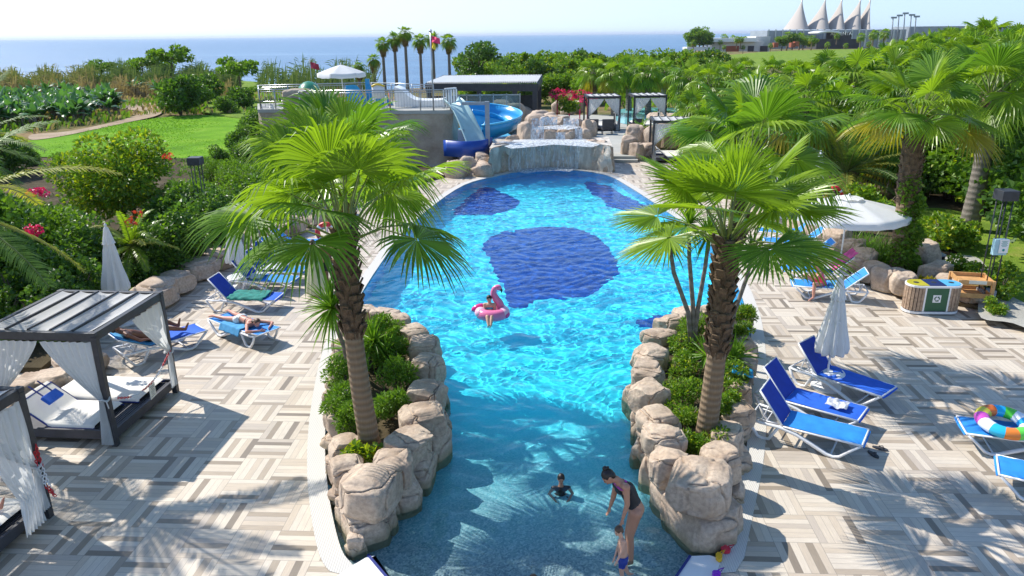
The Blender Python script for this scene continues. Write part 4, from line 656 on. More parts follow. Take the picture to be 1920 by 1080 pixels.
def reeds(name, label, x0, x1, yb, Y0, Y1, n, L, seed, mat='reed'):
    rs = np.random.RandomState(seed); b = MB(); Vv = []; F = []
    for i in range(n):
        Y = rs.uniform(Y0, Y1); x = rs.uniform(x0, x1); p = V(x, yb, Y); p[2] = zland(np.array(p[0]), np.array(Y))-.1; l = L*rs.uniform(.55, 1.1)*(1+.25*math.sin(x*.09)+.15*math.sin(x*.31)); ln = A(rs.normal(0, .16), rs.normal(0, .1), 1); w_ = .055
        k0 = len(Vv)
        for s, q in ((0, .6), (.5, 1.), (.85, .8), (1, .1)): c = p+ln*l*s+A(.12, 0, 0)*l*s*s; Vv += [c-A(w_*q, 0, 0), c+A(w_*q, .03, 0)]
        F += [(k0+2*j, k0+2*j+1, k0+2*j+3, k0+2*j+2) for j in range(3)]
        for q in range(3):
            s = rs.uniform(.35, .9); c = p+ln*l*s; D = unit(A(rs.choice([-1, 1])*rs.uniform(.4, 1), rs.normal(0, .3), rs.uniform(.1, .9))); k1 = len(Vv); ll = l*.28; Vv += [c, c+D*ll*.5+A(0, 0, w_), c+D*ll-A(0, 0, ll*.25), c+D*ll*.5-A(0, 0, w_)]; F.append((k1, k1+1, k1+2, k1+3))
    b.add(Vv, F); tag(b.build(name, M[mat]), label, kind='stuff')
M['reedg'] = leafm('green_reed', (.08, .15, .05), (.20, .25, .10), .3, .7); M['reedp'] = leafm('dry_reed', (.30, .22, .13), (.42, .33, .20), .3, .8)
reeds('reeds', 'dry pale reeds on the shore at the far left', -80, 180, 150, 96, 116, 4200, 2.9, 1); reeds('reeds', 'green and brown reeds on the shore between papaya trees', 165, 440, 150, 98, 116, 5200, 3.2, 2, 'reedg'); reeds('reeds', 'brown undergrowth of the reed bed', -80, 430, 150, 94, 112, 5200, 2.1, 3, 'reedp')
reeds('reeds', 'sparse reeds beside the slide tower', 480, 700, 150, 100, 112, 420, 3.6, 4, 'reedg')
M['lawnblade'] = leafm('grass_blade', (.14, .30, .02), (.26, .46, .04), .35, .6)
def tufts(name, label, px, n, L, seed, mat):
    rs = np.random.RandomState(seed); P = np.array([G(x, y)[:2] for x, y in px]); x0, y0 = P.min(0); x1, y1 = P.max(0); Vv = []; F = []
    def inside(p):
        c = False
        for i in range(len(P)):
            a, b2 = P[i], P[i-1]
            if (a[1] > p[1]) != (b2[1] > p[1]) and p[0] < (b2[0]-a[0])*(p[1]-a[1])/(b2[1]-a[1])+a[0]: c = not c
        return c
    while len(F) < n:
        p = rs.uniform((x0, y0), (x1, y1))
        if not inside(p) or noise.noise(Vector((p[0]*.12, p[1]*.12, seed))) < -.12: continue
        c = A(p[0], p[1], zland(p[0], p[1])+.02); l = L*rs.uniform(.5, 1.2); a = rs.uniform(0, 3.14); S = A(math.cos(a), math.sin(a), 0)*l*.35; D = A(rs.normal(0, .3), rs.normal(0, .3), 1)*l; k0 = len(Vv); Vv += [c-S*.3, c+S*.3, c+S+D, c-S*.4+D*.8]; F.append((k0, k0+1, k0+2, k0+3))
    b = MB(); b.add(Vv, F); tag(b.build(name, M[mat]), label, kind='stuff')
bank = [(-100, 250), (60, 250), (200, 232), (300, 215), (470, 215), (640, 205), (640, 155), (-100, 155)]
tufts('weeds', 'green weeds and ground plants on the dry bank beyond the lawn', bank, 5200, .6, 1, 'leaf'); tufts('dry_grass', 'dry straw-coloured grass on the bank beyond the lawn', bank, 6500, .5, 2, 'reedp')
tufts('grass', 'short bright grass blades of the lawn', [(15, 268), (110, 257), (200, 239), (290, 224), (440, 218), (540, 222), (520, 304), (300, 294), (60, 292)], 14000, .16, 6, 'lawnblade')
tufts('ground_cover', 'low ground plants on the garden soil left of the deck', [(-200, 700), (300, 545), (600, 400), (850, 320), (600, 300), (-300, 300)], 9000, .28, 3, 'leafd')
tufts('ground_cover', 'low ground plants on the garden soil on the right', [(1530, 440), (1700, 545), (1830, 560), (1990, 620), (2200, 500), (2100, 300), (1500, 290), (1420, 340)], 6000, .22, 4, 'leaf')
tufts('undergrowth', 'green undergrowth behind the terrace and around the far trees', [(860, 230), (1000, 205), (1330, 205), (1500, 270), (2100, 270), (2100, 150), (860, 160)], 9000, .8, 5, 'leaf')
# ================================================================== FURNITURE
def bev(o, w_=.006, seg=2):
    m = o.modifiers.new('bevel', 'BEVEL'); m.width = w_; m.segments = seg; m.limit_method = 'ANGLE'; return o
def lounger(angle, sling='navy', back=None):
    t = thing('sun_lounger', 'x', 'sun lounger'); W = .33; b = MB()
    for s in (-1, 1):
        y = s*W; b.tube([(.02, y, .33), (.22, y, .31), (.55, y, .315), (.85, y, .26), (1.15, y, .14), (1.38, y, .04), (1.5, y, .025), (1.6, y, .06), (1.74, y, .2), (1.9, y, .345)], [.028, .032, .038, .044, .046, .044, .040, .036, .034, .030], 8, flat=.75)
        b.tube([(.62, y, .345), (1.2, y, .35), (1.93, y, .365)], .018, 6)
    for x, z in ((.02, .33), (.56, .315), (1.92, .355), (1.45, .03)): b.tube([(x, -W, z), (x, W, z)], .017, 6)
    b.build('frame', M['white'], t)
    for s in (-1, 1):
        y = s*W; b = MB(); b.tube([(.02, y, .33), (.10, y, .16), (.20, y, .03), (.30, y, .015), (.40, y, .03), (.47, y, .17), (.55, y, .31)], [.028, .029, .03, .031, .03, .029, .028], 8); b.build('leg', M['white'], t)
    b = MB(); b.tube([(.12, -.2, .32), (.30, -.2, .30), (.30, .2, .30), (.12, .2, .32)], .012, 6)
    for s in (-1, 1): b.tube([(.5, s*.2, .30), (.30, s*.2, .30)], .012, 6)
    b.build('stretcher', M['white'], t)
    g = np.zeros((16, 7, 3))
    for i in range(16):
        for j in range(7): v = (j-3)/3; x = .60+1.36*i/15; g[i, j] = (x, v*(W-.005), .375-.018*(1-v*v)+.004*math.sin(i*1.9+j))
    g[-1, :, 2] -= .03; b = MB(); b.grid(g); b.grid(g[:, ::-1]-A(0, 0, .012)); b.build('seat_sling', M[sling], t)
    ca, sa = math.cos(angle), math.sin(angle); g = np.zeros((10, 7, 3))
    for i in range(10):
        for j in range(7): v = (j-3)/3; l = .70*i/9; g[i, j] = (.60-l*ca-.012*sa*(1-v*v), v*(W-.02), .37+l*sa-.014*ca*(1-v*v))
    b = MB(); b.grid(g[:, ::-1]); b.grid(g-A(0, 0, .012)); bk = b.build('backrest', M[back or sling], t); b = MB()
    for s in (-1, 1): b.tube([(.60, s*(W-.015), .355), (.60-.72*ca, s*(W-.015), .355+.72*sa)], .018, 6)
    b.tube([(.60-.72*ca, -W+.015, .355+.72*sa), (.60-.72*ca, W-.015, .355+.72*sa)], .014, 6)
    if sa > .2:
        for s in (-1, 1): b.tube([(.60-.42*ca, s*.27, .355+.42*sa), (.22, s*.27, .31)], .012, 6)
    b.build('back_frame', M['white'], bk); return t
LP = {'a': Proto(lounger(rad(52), 'azure', 'indigo')), 'n': Proto(lounger(rad(50), 'navy', 'indigo')), 'f': Proto(lounger(rad(3), 'azure')), 'b': Proto(lounger(rad(42), 'azure', 'azure')), 't': Proto(lounger(rad(28), 'navy', 'azure'))}
def lay(kind, hinge, foot, label, group=None):
    a = G(*hinge, .37)[:2]; f = G(*foot, .37)[:2]; d = f-a; an = math.atan2(d[1], d[0]); u = d/np.linalg.norm(d); mid = (a+f)/2; o = mid-u*1.28; ob = LP[kind].put((o[0], o[1], 0), an, 1, label, group); return ob, (o, an)
def onl(fr, x, y, z):       # a point in a lounger's own frame
    o, an = fr; return A(o[0]+x*math.cos(an)-y*math.sin(an), o[1]+x*math.sin(an)+y*math.cos(an), z)
_, R1 = lay('a', (1480, 784), (1622, 820), 'bright blue sun lounger, nearest of the three by the closed parasol on the right')
_, R2 = lay('n', (1486, 739), (1618, 776), 'blue sun lounger with a crumpled white towel, middle of the three by the closed parasol')
_, R3 = lay('n', (1550, 695), (1665, 733), 'blue sun lounger just beyond the closed parasol on the right, farthest of the three')
_, R4 = lay('f', (1948, 812), (1813, 797), 'light blue flat sun lounger carrying the swim ring at the right edge')
_, R5 = lay('f', (2030, 905), (1895, 876), 'flat blue lounger cut off by the right edge, below the swim-ring lounger')
_, R6 = lay('b', (1578, 535), (1487, 529), 'blue sun lounger on which the girl in a coral swimsuit sits')
_, R7 = lay('b', (1555, 505), (1468, 502), 'blue sun lounger with a pink towel over its raised back')
_, R8 = lay('b', (1528, 476), (1440, 473), 'blue sun lounger draped with a blue towel behind the pink-towel one')
_, R9 = lay('b', (1512, 452), (1428, 449), 'blue sun lounger beside a parasol pole near the start of the right rock wall')
_, R10 = lay('b', (1496, 433), (1420, 430), 'farthest blue sun lounger of the right-hand row, mostly behind palm fronds')
_, L1 = lay('t', (272, 642), (380, 612), 'blue sun lounger behind the large cabana with the reclining man')
_, L2 = lay('f', (470, 611), (410, 590), 'flat blue sun lounger on which the woman in a white bikini lies face down')
_, L3 = lay('n', (430, 553), (531, 556), 'blue sun lounger with raised navy back and a green towel on the seat')
_, L4 = lay('a', (473, 519), (556, 524), 'blue sun lounger with raised back beside the parasol base on the left')
_, L5 = lay('a', (497, 503), (570, 505), 'blue sun lounger with a pale towel, fifth from the front on the left')
_, L6 = lay('a', (512, 485), (585, 486), 'blue sun lounger seen between palm fronds, beside the standing couple')
_, L7 = lay('b', (525, 470), (600, 470), 'blue sun lounger behind the standing couple on the left')
_, L8 = lay('b', (545, 453), (615, 452), 'farthest blue sun lounger of the left-hand row under the palm fronds')
def drape(name, label, cat, fr, x0, x1, y0, y1, z, mat, seed, over=.0, amp=.02, nu=26, nv=20, kind=None, slope=None, cols=None):
    g = np.zeros((nu, nv, 3))
    for i in range(nu):
        for j in range(nv):
            u = x0+(x1-x0)*i/(nu-1); v = y0+(y1-y0)*j/(nv-1); zz = z+amp*(1+noise.noise(Vector((u*9+seed, v*9, seed)))+.6*noise.noise(Vector((u*22, v*22, seed)))); u += .03*noise.noise(Vector((v*5, seed, 1)));
            if abs(v) > .335: zz -= (abs(v)-.335)*.9; v = math.copysign(.335+(abs(v)-.335)*.45, v)
            if slope: l = max(0, .6-u); zz = max(z, zz)+l*math.tan(slope)*1.0
            g[i, j] = onl(fr, u, v, zz)
    b = MB(); b.grid(g); o = b.build(name, mat, loc=tuple(g[nu//2, nv//2])); s = o.modifiers.new('thick', 'SOLIDIFY'); s.thickness = .008; return tag(o, label, cat)
M['teal'] = clothm('teal_towel', (.03, .30, .24), .05, .5); M['lblue'] = clothm('light_blue_towel', (.10, .42, .75), .1, .3); M['pinkt'] = clothm('pink_towel', (.78, .10, .35), .1, .55); M['whitet'] = clothm('white_towel', (.72, .74, .80), .1, .35); M['bluet'] = clothm('blue_towel', (.03, .22, .60), .1, .5)
drape('towel', 'green crumpled towel spread over the lounger with the raised navy back', 'towel', L3, .62, 1.62, -.40, .36, .39, M['teal'], 1, amp=.03)
drape('towel', 'light blue towel hanging over the side of the lounger under the woman in white bikini', 'towel', L2, .55, 1.35, .02, .52, .395, M['lblue'], 2, amp=.012)
drape('towel', 'bright blue towel on the raised back of the lounger behind the large cabana', 'towel', L1, .0, .72, -.34, .36, .39, M['lblue'], 3, amp=.015, slope=rad(28))
drape('towel', 'small crumpled white towel on the middle lounger of the three', 'towel', R2, 1.28, 1.66, -.16, .16, .40, M['whitet'], 4, amp=.045)
drape('towel', 'pale crumpled towel on the fifth lounger from the front on the left', 'towel', L4, .55, .95, -.3, .3, .40, M['whitet'], 5, amp=.04)
drape('towel', 'white and blue towel bunched on the lounger just beyond the left parasol', 'towel', L5, .6, 1.3, -.3, .34, .40, M['whitet'], 6, amp=.035)
drape('towel', 'pink towel hung over the raised back of a lounger on the right', 'towel', R7, -.02, .6, -.3, .3, .405, M['pinkt'], 7, amp=.01, slope=rad(42))
drape('towel', 'blue towel heaped on the lounger behind the pink-towel one', 'towel', R8, .3, 1.2, -.36, .40, .40, M['bluet'], 8, amp=.04)
drape('towel', 'turquoise patterned towel on the lounger behind the girl in pink', 'towel', R6, .62, 1.0, -.3, .36, .39, M['lblue'], 9, amp=.015)
drape('bundle', 'white bundle of clothes and towel on the lounger next to the pink towel', 'towel', R7, .62, .9, -.3, .25, .40, M['whitet'], 10, amp=.06)
# parasols -------------------------------------------------------------------
def parasol_base(t, g, z=.0):
    b = MB(); b.lathe([(0, .0), (.30, .0), (.30, .05), (.10, .075), (.04, .16), (.03, .16), (0, .16)], g, 24); b.build('base', M['white'], t); b = MB(); b.lathe([(0, .33), (.33, .33), (.345, .35), (.33, .37), (.30, .36), (0, .36)], g, 28); b.build('tray', M['white'], t)
def closed_parasol(label, px, Y=None, top=2.42, bot=.80, seed=0, trans=None):
    g = np.array(px, float) if len(px) == 3 else G(*px); t = thing('closed_parasol', label, 'parasol', g); b = MB(); b.tube([g, g+A(0, 0, top)], .022, 10); b.ell(g+A(0, 0, top+.02), (.035, .035, .045), 6, 8); b.build('pole', M['wpaint'], t); parasol_base(t, g); rs = np.random.RandomState(seed); ph = rs.uniform(0, 6)
    hgt = top-bot; prof = [(.03, top-.02), (.055, top-.06), (.085, top-.22), (.125, top-.42), (.135, top-.46), (.10, top-.47), (.13, top-.6), (.19, top-hgt*.62), (.25, top-hgt*.82), (.27, top-hgt*.93), (.25, bot), (.17, bot+.03)]
    pr2 = []; 
    for i in range(len(prof)-1):
        for q in range(4): a = prof[i]; c = prof[i+1]; pr2.append((a[0]+(c[0]-a[0])*q/4, a[1]+(c[1]-a[1])*q/4))
    pr2.append(prof[-1]); b = MB(); b.lathe(pr2, g, 72, mod=lambda a, s: 1+(.16+.10*s)*np.sin(a*8+ph+1.5*np.sin(a+ph))*min(1, s*3)+.05*np.sin(a*19+s*7)+.05*np.sin(a*3+s*4)); b.build('folded_canopy', M['canvas'], t)
    b = MB(); b.lathe([(.16, top-hgt*.55), (.165, top-hgt*.58)], g, 20); b.build('strap', M['canvas'], t); return t
closed_parasol('closed white parasol standing between the blue loungers on the right', (1548, 727), seed=1)
g_ = G(232, 612); closed_parasol('closed white parasol rising behind the large cabana on the left', (232, 607), top=2.6, bot=.9, seed=2)
closed_parasol('closed white parasol with a round tray base beside the navy-backed loungers on the left', (451, 540), top=2.3, seed=3)
closed_parasol('closed white parasol beyond the open one on the right, near the red lifebuoy', V(1520, 440, 27)*A(1, 1, 0), top=2.9, seed=4)
def open_parasol(label, g, top, R, n=8, drop=.42, val=.16, rot=0, base=True, vents=True):
    g = np.array(g, float); t = thing('open_parasol', label, 'parasol', g); b = MB(); b.tube([g, g+A(0, 0, top)], .025, 10); b.ell(g+A(0, 0, top+.05), (.04, .04, .06), 6, 8); b.build('pole', M['wpaint'], t)
    if base: parasol_base(t, g)
    a = np.arange(n)*2*math.pi/n+rot; b = MB(); apex = g+A(0, 0, top)
    def rim(i, r, sag=0):
        q = i/6; k = int(q); f = q-k; a0, a1 = a[k % n], a[(k+1) % n]; p = A(math.cos(a0), math.sin(a0), 0)*(1-f)+A(math.cos(a1), math.sin(a1), 0)*f; return p*r, 4*f*(1-f)
    rows = [.02, .22, .45, .7, .9, 1.0]; P = np.zeros((len(rows)+1, n*6, 3))
    for j, r in enumerate(rows):
        for i in range(n*6): p, s = rim(i, R*r); P[j, i] = apex+p+A(0, 0, -drop*(r**1.15)-.05*s*r)
    for i in range(n*6): P[-1, i] = P[-2, i]+A(0, 0, -val+.012*math.sin(i*2.1))
    b.grid(P[:, ::-1], 0, True, cv=True); b.build('canopy', M['canvas'], t); b = MB()
    for i in range(n): p, s = rim(i*6, R); b.beam(apex-A(0, 0, .06), apex+p+A(0, 0, -drop-.03), .02, .02); b.beam(g+A(0, 0, top-.8), apex+p*.5+A(0, 0, -drop*.55), .015, .015)
    b.build('ribs', M['wpaint'], t)
    if vents:
        b = MB(); P = np.zeros((3, n*6, 3))
        for j, r in enumerate((.0, .12, .24)):
            for i in range(n*6): p, s = rim(i, R*r); P[j, i] = apex+p+A(0, 0, .035-drop*(r**1.15)+(.03*s if j == 2 else 0))
        b.grid(P[:, ::-1], 0, True, cv=True); b.build('vent_cap', M['canvas'], t)
    return t
open_parasol('large open white parasol over the loungers by the right rock wall', G(1573, 508)*A(1, 1, 0), 2.32, 1.75, 8, .42, .17, .2)
p_ = V(1478, 330, 29); open_parasol('open white parasol half hidden by the palm of the right island', (p_[0], p_[1], 0), p_[2]-.1+.1, 1.5, 8, .4, .15, .1)
p_ = V(1428, 298, 33); open_parasol('farthest open white parasol on the right, seen through palm fronds', (p_[0], p_[1], 0), p_[2], 1.4, 8, .4, .15, .3)
# cabanas ----------------------------------------------------------------------
def curtain(b, A0, A1, tie, bot, w0=.07, w1=.22, pl=7, zt=1.0):
    A0, A1, tie, bot = [np.array(q, float) for q in (A0, A1, tie, bot)]; nu, nv = 56, 26; g = np.zeros((nu, nv, 3)); D = unit(A1-A0); Nn = unit(np.cross(D, A(0, 0, 1))); k1 = 15
    for i in range(nu):
        u = i/(nu-1); p0 = A0+(A1-A0)*u
        for j in range(nv):
            if j <= k1: t = j/k1; e = t**1.25; q = p0*(1-e)+(tie+D*(u-.5)*w0)*e; q[2] = p0[2]+(tie[2]-p0[2])*t; q[2] -= .10*math.sin(t*math.pi)*math.sin(u*math.pi)
            else: t = (j-k1)/(nv-1-k1); q = (tie+D*(u-.5)*w0)*(1-t)+(bot+D*(u-.5)*w1)*t
            pz = (.028*(1-abs(.6-j/nv))+.008)*math.sin(u*pl*6.283+.8*math.sin(j*.3)); g[i, j] = q+Nn*pz
    b.grid(g)
def bed_mattress(t, y0, y1, x0, x1, z, ang, hin):
    """a padded mattress whose head end (-x) may be raised"""
    nu, nv = 24, 10; top = np.zeros((nu, nv, 3))
    def pos(x):
        if x >= hin: return x, z, 0.
        l = hin-x; return hin-l*math.cos(ang), z+l*math.sin(ang), ang
    P = []
    for i in range(nu):
        x = x0+(x1-x0)*i/(nu-1); X, Z, an = pos(x); row = []
        for yy, dz in ((y0, 0), (y0-.01, .05), (y0+.03, .10), ((y0+y1)/2, .112), (y1-.03, .10), (y1+.01, .05), (y1, 0)): e = .04 if i in (0, nu-1) else 0; row.append((X-math.sin(an)*(dz-e*.5), yy, Z+math.cos(an)*max(0, dz-e)))
        P.append(row)
    b = MB(); b.grid(np.array(P)); P = np.array(P); b.grid(np.stack([P[0, ::-1], P[0, ::-1]*.5+P[0]*.5], 0)); m = b.build('mattress', M['mattress'], t); b = MB(); loop = [P[i, 0] for i in range(nu)]+[P[-1, j] for j in (0, 6)]+[P[i, 6] for i in range(nu-1, -1, -1)]+[P[0, 0]]; b.tube(np.array(loop)+A(0, 0, .012), .016, 6, cap=False); b.build('piping', M['piping'], m); return m
def cabana(front=True, side=True, beds=True):
    t = thing('cabana', 'x', 'cabana'); hx, hy, Hh = 1.03, 1.07, 2.2
    for sx in (-1, 1):
        for sy in (-1, 1): b = MB(); b.box((sx*hx, sy*hy, Hh/2-.03), (.105, .105, Hh-.06)); bev(b.build('post', M['char'], t))
    b = MB()
    for sy in (-1, 1): b.box((0, sy*hy, Hh-.07), (2*hx-.105, .09, .15))
    for sx in (-1, 1): b.box((sx*hx, 0, Hh-.07), (.09, 2*hy-.105, .15))
    for sx in (-1, 1):
        for sy in (-1, 1): b.box((sx*hx, sy*hy, Hh-.02), (.115, .115, .07))
    bev(b.build('roof_frame', M['char'], t))
    for i in range(4): b = MB(); x = -hx+2*hx*(i+1)/5; b.box((x, 0, Hh+.005), (.03, 2*hy-.1, .05)); b.build('roof_slat', M['char'], t)
    b = MB()
    for i in range(5):
        xa, xb = -hx+.06+(2*hx-.12)*i/5+.012, -hx+.06+(2*hx-.12)*(i+1)/5-.012; g = np.zeros((8, 12, 3))
        for p in range(8):
            for q in range(12): u, v = p/7, q/11; g[p, q] = (xa+(xb-xa)*u, -hy+.06+(2*hy-.12)*v, Hh+.01-.04*math.sin(u*math.pi)-.015*math.sin(v*math.pi))
        b.grid(g)
    b.build('canopy', M['shadecloth'], t)
    b = MB(); b.box((0, 0, .22), (2*hx-.11, 2*hy-.11, .05))
    for sy in (-1, 1): b.box((0, sy*(hy-.01), .21), (2*hx-.106, .05, .17))
    for sx in (-1, 1): b.box((sx*(hx-.01), 0, .21), (.05, 2*hy-.106, .17))
    for i in range(9): b.box((hx-.1-.05*i, 0, .252), (.03, 2*hy-.2, .02))
    b.build('bed_platform', M['char2'], t)
    if beds: bed_mattress(t, -1.0, -.06, -.93, .62, .27, rad(38), -.22); bed_mattress(t, .06, 1.0, -.93, .86, .27, rad(4), -.3)
    if front:
        for a0, a1, ti, bo in ((( .02, -hy-.03, 2.03), (hx-.06, -hy-.03, 2.03), (hx-.06, -hy-.06, .95), (hx-.10, -hy-.07, .05)), ((-hx+.06, -hy-.03, 2.03), (-.02, -hy-.03, 2.03), (-hx+.06, -hy-.06, .95), (-hx+.10, -hy-.07, .05))): b = MB(); curtain(b, a0, a1, ti, bo); b.build('curtain', M['cloth'], t)
    if side: b = MB(); curtain(b, (hx+.03, .0, 2.03), (hx+.03, hy-.07, 2.03), (hx+.05, hy-.08, .95), (hx+.06, hy-.12, .2), pl=5); b.build('curtain', M['cloth'], t)
    for q in ((hx-.02, -hy-.03, .95), (hx+.03, hy-.06, .95)): b = MB(); c_ = A(*q); b.tube([c_+A(math.cos(a)*.085, math.sin(a)*.085, .02*math.sin(3*a)) for a in np.linspace(0, 6.28, 14)], .018, 6, cap=False); b.tube([c_+A(.07, -.07, 0), c_+A(.11, -.09, -.14)], .012, 5); b.build('tie_band', M['cloth'], t)
    b = MB(); b.box((hx, -hy, 2.1), (.11, .11, .02)); b.build('post_cap', M['char2'], t); return t
CP = Proto(cabana())
a, b_ = G(218, 835), G(330, 735); cr = math.atan2((b_-a)[1], (b_-a)[0])-math.pi/2; cpos = (a+b_)/2-A(math.cos(cr), math.sin(cr), 0)*1.03
CB = CP.put(cpos, cr, 1, 'large charcoal-framed cabana with white curtains and two mattresses on the left'); CBf = (cpos, cr)
def onc(f, x, y, z): return A(f[0][0]+x*math.cos(f[1])-y*math.sin(f[1]), f[0][1]+x*math.sin(f[1])+y*math.cos(f[1]), z)
c2 = G(33, 728, 2.2); c2r = cr-.02; cpos2 = A(c2[0], c2[1], 0)-A(math.cos(c2r)*1.03-math.sin(c2r)*1.07, math.sin(c2r)*1.03+math.cos(c2r)*1.07, 0)
CP.put(cpos2, c2r, 1, 'charcoal cabana cut off at the bottom left corner, chain hanging on its post')
C2f = (cpos2, c2r)
b = MB(); q0 = onc(C2f, 1.12, .95, 0); curtain(b, onc(C2f, 1.08, .1, 2.03), onc(C2f, 1.08, .98, 2.03), onc(C2f, 1.12, .70, .62), onc(C2f, 1.18, .62, .12), w0=.30, w1=.42, pl=6); 
tag(b.build('curtain_panel', M['cloth'], loc=tuple(q0)), 'long white curtain panel hanging beside the chained post at the bottom left', 'curtain')
def far_cab(px, z, rot, label, s=1.0, hy=1.0): g = G(*px, z); return CP.put(g, rot, s, label)
far_cab((1127, 242), .3, .02, 'far cabana with open white curtains on the upper terrace, left of the pair', 1.12)
far_cab((1211, 240), .3, .02, 'far cabana with a dark roof on the upper terrace, right of the pair', 1.12)
far_cab((1256, 300), .0, -.10, 'cabana with loose side curtain at the far right corner of the pool deck', 1.08)
# dark seats in front of the far cabanas
b = MB()
def seat(px, label):
    g = G(*px, .3); t = thing('outdoor_chair', label, 'chair', g); b = MB(); b.box(g+A(0, 0, .38), (.75, .7, .12)); b.build('seat', M['char2'], t); b = MB(); b.box(g+A(0, -.36, .75), (.8, .10, .62)); bev(b.build('backrest', M['char2'], t), .03)
    for sx in (-1, 1):
        for sy in (-1, 1): b = MB(); b.box(g+A(sx*.33, sy*.3, .16), (.05, .05, .32)); b.build('leg', M['char'], t)
seat((1110, 251), 'dark outdoor chair seen from behind, left one at the left far cabana'); seat((1138, 251), 'dark outdoor chair seen from behind, right one at the left far cabana'); seat((1194, 250), 'dark outdoor chair seen from behind at the right far cabana')
# things in the big cabana ------------------------------------------------------------
pb = onc(CBf, -.55, -.50, .78); t = thing('head_cushion', 'navy blue head cushion hung by straps on the raised mattress of the large cabana', 'cushion', pb); b = MB(); u_ = unit(onc(CBf, 1, 0, 0)-onc(CBf, 0, 0, 0)); v_ = unit(onc(CBf, 0, 1, 0)-onc(CBf, 0, 0, 0)); sl = unit(u_*math.cos(rad(38))-A(0, 0, math.sin(rad(38)))); nn = unit(np.cross(sl, v_))
pc = onc(CBf, -.50, -.55, .56)+nn*.14; b.box(pc, (.20, .40, .07), M=np.array([sl, v_, nn])); o = bev(b.build('pad', M['navy'], t), .02, 3)
for s in (-.12, .12): b = MB(); b.beam(pc-sl*.10+v_*s, pc-sl*.42+v_*s, .03, .01, up=nn); b.build('strap', M['piping'], t)
M['redp'] = solid('red_plastic', (.62, .02, .03), .4)
def chain(name, label, pts, seg=.05, ratio=(6, 6)):
    P = catmull(np.array(pts), 12); L = np.r_[0, np.cumsum(np.linalg.norm(np.diff(P, axis=0), axis=1))]; n = int(L[-1]/seg); g = [A(*[np.interp((i+.5)*seg, L, P[:, k]) for k in range(3)]) for i in range(n)]; t = thing(name, label, 'chain', g[n//2]); bs = {}
    for i in range(n-1):
        c = g[i]; D = unit(g[i+1]-g[i]); S = unit(np.cross(D, A(.1, .2, 1))); 
        if i % 2: S = unit(np.cross(D, S))
        q = [c+D*.034*math.cos(a)+S*.018*math.sin(a) for a in np.linspace(0, 6.283, 10)]; bs.setdefault(i//8, MB()).tube(q, .007, 5, cap=False)
    for i, bb in bs.items(): bb.build(('red_links', 'white_links')[i % 2], (M['redp'], M['white'])[i % 2], t)
    return t
e0, e1 = onc(CBf, 1.1, 1.0, .98), onc(CBf, 1.1, -1.0, .92); mid = (e0+e1)/2-A(0, 0, .32); chain('barrier_chain', 'red and white plastic chain sagging across the side of the large cabana', [e0, (e0+mid)/2-A(0, 0, .08), mid, (e1+mid)/2-A(0, 0, .08), e1])
M['card'] = solid('sign_card', (.72, .70, .60), .6); b = MB(); c_ = mid+A(.03, .15, -.14); b.box(c_, (.012, .22, .28)); tg = thing('hanging_card', 'small cream notice card hanging on the chain of the large cabana', 'sign', c_); b.build('card', M['card'], tg); b = MB()
for i in range(7): b.box(c_+A(.008, 0, .10-.032*i), (.004, .15-.03*(i % 3), .010))
b.build('text_lines', solid('grey_ink', (.25, .25, .25)), tg)
pp_ = onc(C2f, 1.03, 1.07, 0); chain('barrier_chain', 'bundle of red and white chain hanging on the post of the bottom left cabana', [pp_+A(.08, -.02, 1.28), pp_+A(.10, -.03, .95), pp_+A(.16, -.05, .55), pp_+A(.20, -.05, .42), pp_+A(.13, -.08, .6), pp_+A(.07, -.08, 1.0), pp_+A(.09, -.07, 1.25)], seg=.045)
t = thing('garden_rail', 'short white wooden rail half hidden in the left shrubs', 'rail', G(168, 520)); b = MB(); r0, r1 = V(148, 508, 20.0), V(190, 486, 21.2)
for dz in (0, -.16): b.beam(r0+A(0, 0, dz), r1+A(0, 0, dz), .05, .09)
b.build('board', M['wpaint'], t)
for q in (r0, r1): b = MB(); b.box(A(q[0], q[1], q[2]/2), (.07, .07, q[2])); b.build('post', M['wpaint'], t)
# recycling bin ----------------------------------------------------------------------
g_ = G(1741, 583); t = thing('recycling_bin', 'oval three-part recycling bin with wooden slat sides and a white recycling emblem', 'bin', g_)
def stadium(hw, r, n=10): return [(hw+r*math.cos(a), r*math.sin(a)) for a in np.linspace(-math.pi/2, math.pi/2, n)]+[(-hw+r*math.cos(a), r*math.sin(a)) for a in np.linspace(math.pi/2, 3*math.pi/2, n)]
bw, br, bh = .40, .28, .78; br_ = -.05
def inb(p, z=0): return (g_[0]+p[0]*math.cos(br_)-p[1]*math.sin(br_), g_[1]+p[0]*math.sin(br_)+p[1]*math.cos(br_), z)
for z0, z1, e in ((.02, .08, .02), (bh-.05, bh, .02)): b = MB(); b.prism([inb(p) for p in stadium(bw, br+e)], z0, z1, sm=False); b.build('rim', M['white'], t)
b = MB(); b.prism([inb(p) for p in stadium(bw, br-.03)], .06, bh-.05); b.build('body', M['char2'], t)
for sx in (-1, 1):
    b = MB()
    for a in np.linspace(-math.pi/2+.12, math.pi/2-.12, 11): p = (sx*(bw+(br-.0)*math.cos(a)*1.0), (br)*math.sin(a)); q = inb(p, .42); b.box(q, (.022, .065, .64), br_+(a if sx > 0 else -a))
    for x in (.30,): q = inb((sx*(bw-.045), -br), .42); b.box(q, (.065, .022, .64), br_)
    b.build('slat_panel', M['slatwood'], t)
for sx in (-1, 1): b = MB(); b.box(inb((sx*(bw-.10), -br-.002), .42), (.04, .035, .66), br_); b.build('post', M['white'], t)
M['green'] = solid('green_panel', (.015, .10, .045), .4); b = MB(); b.box(inb((0, -br), .42), (2*bw-.24, .02, .62), br_); pn = b.build('front_panel', M['green'], t)
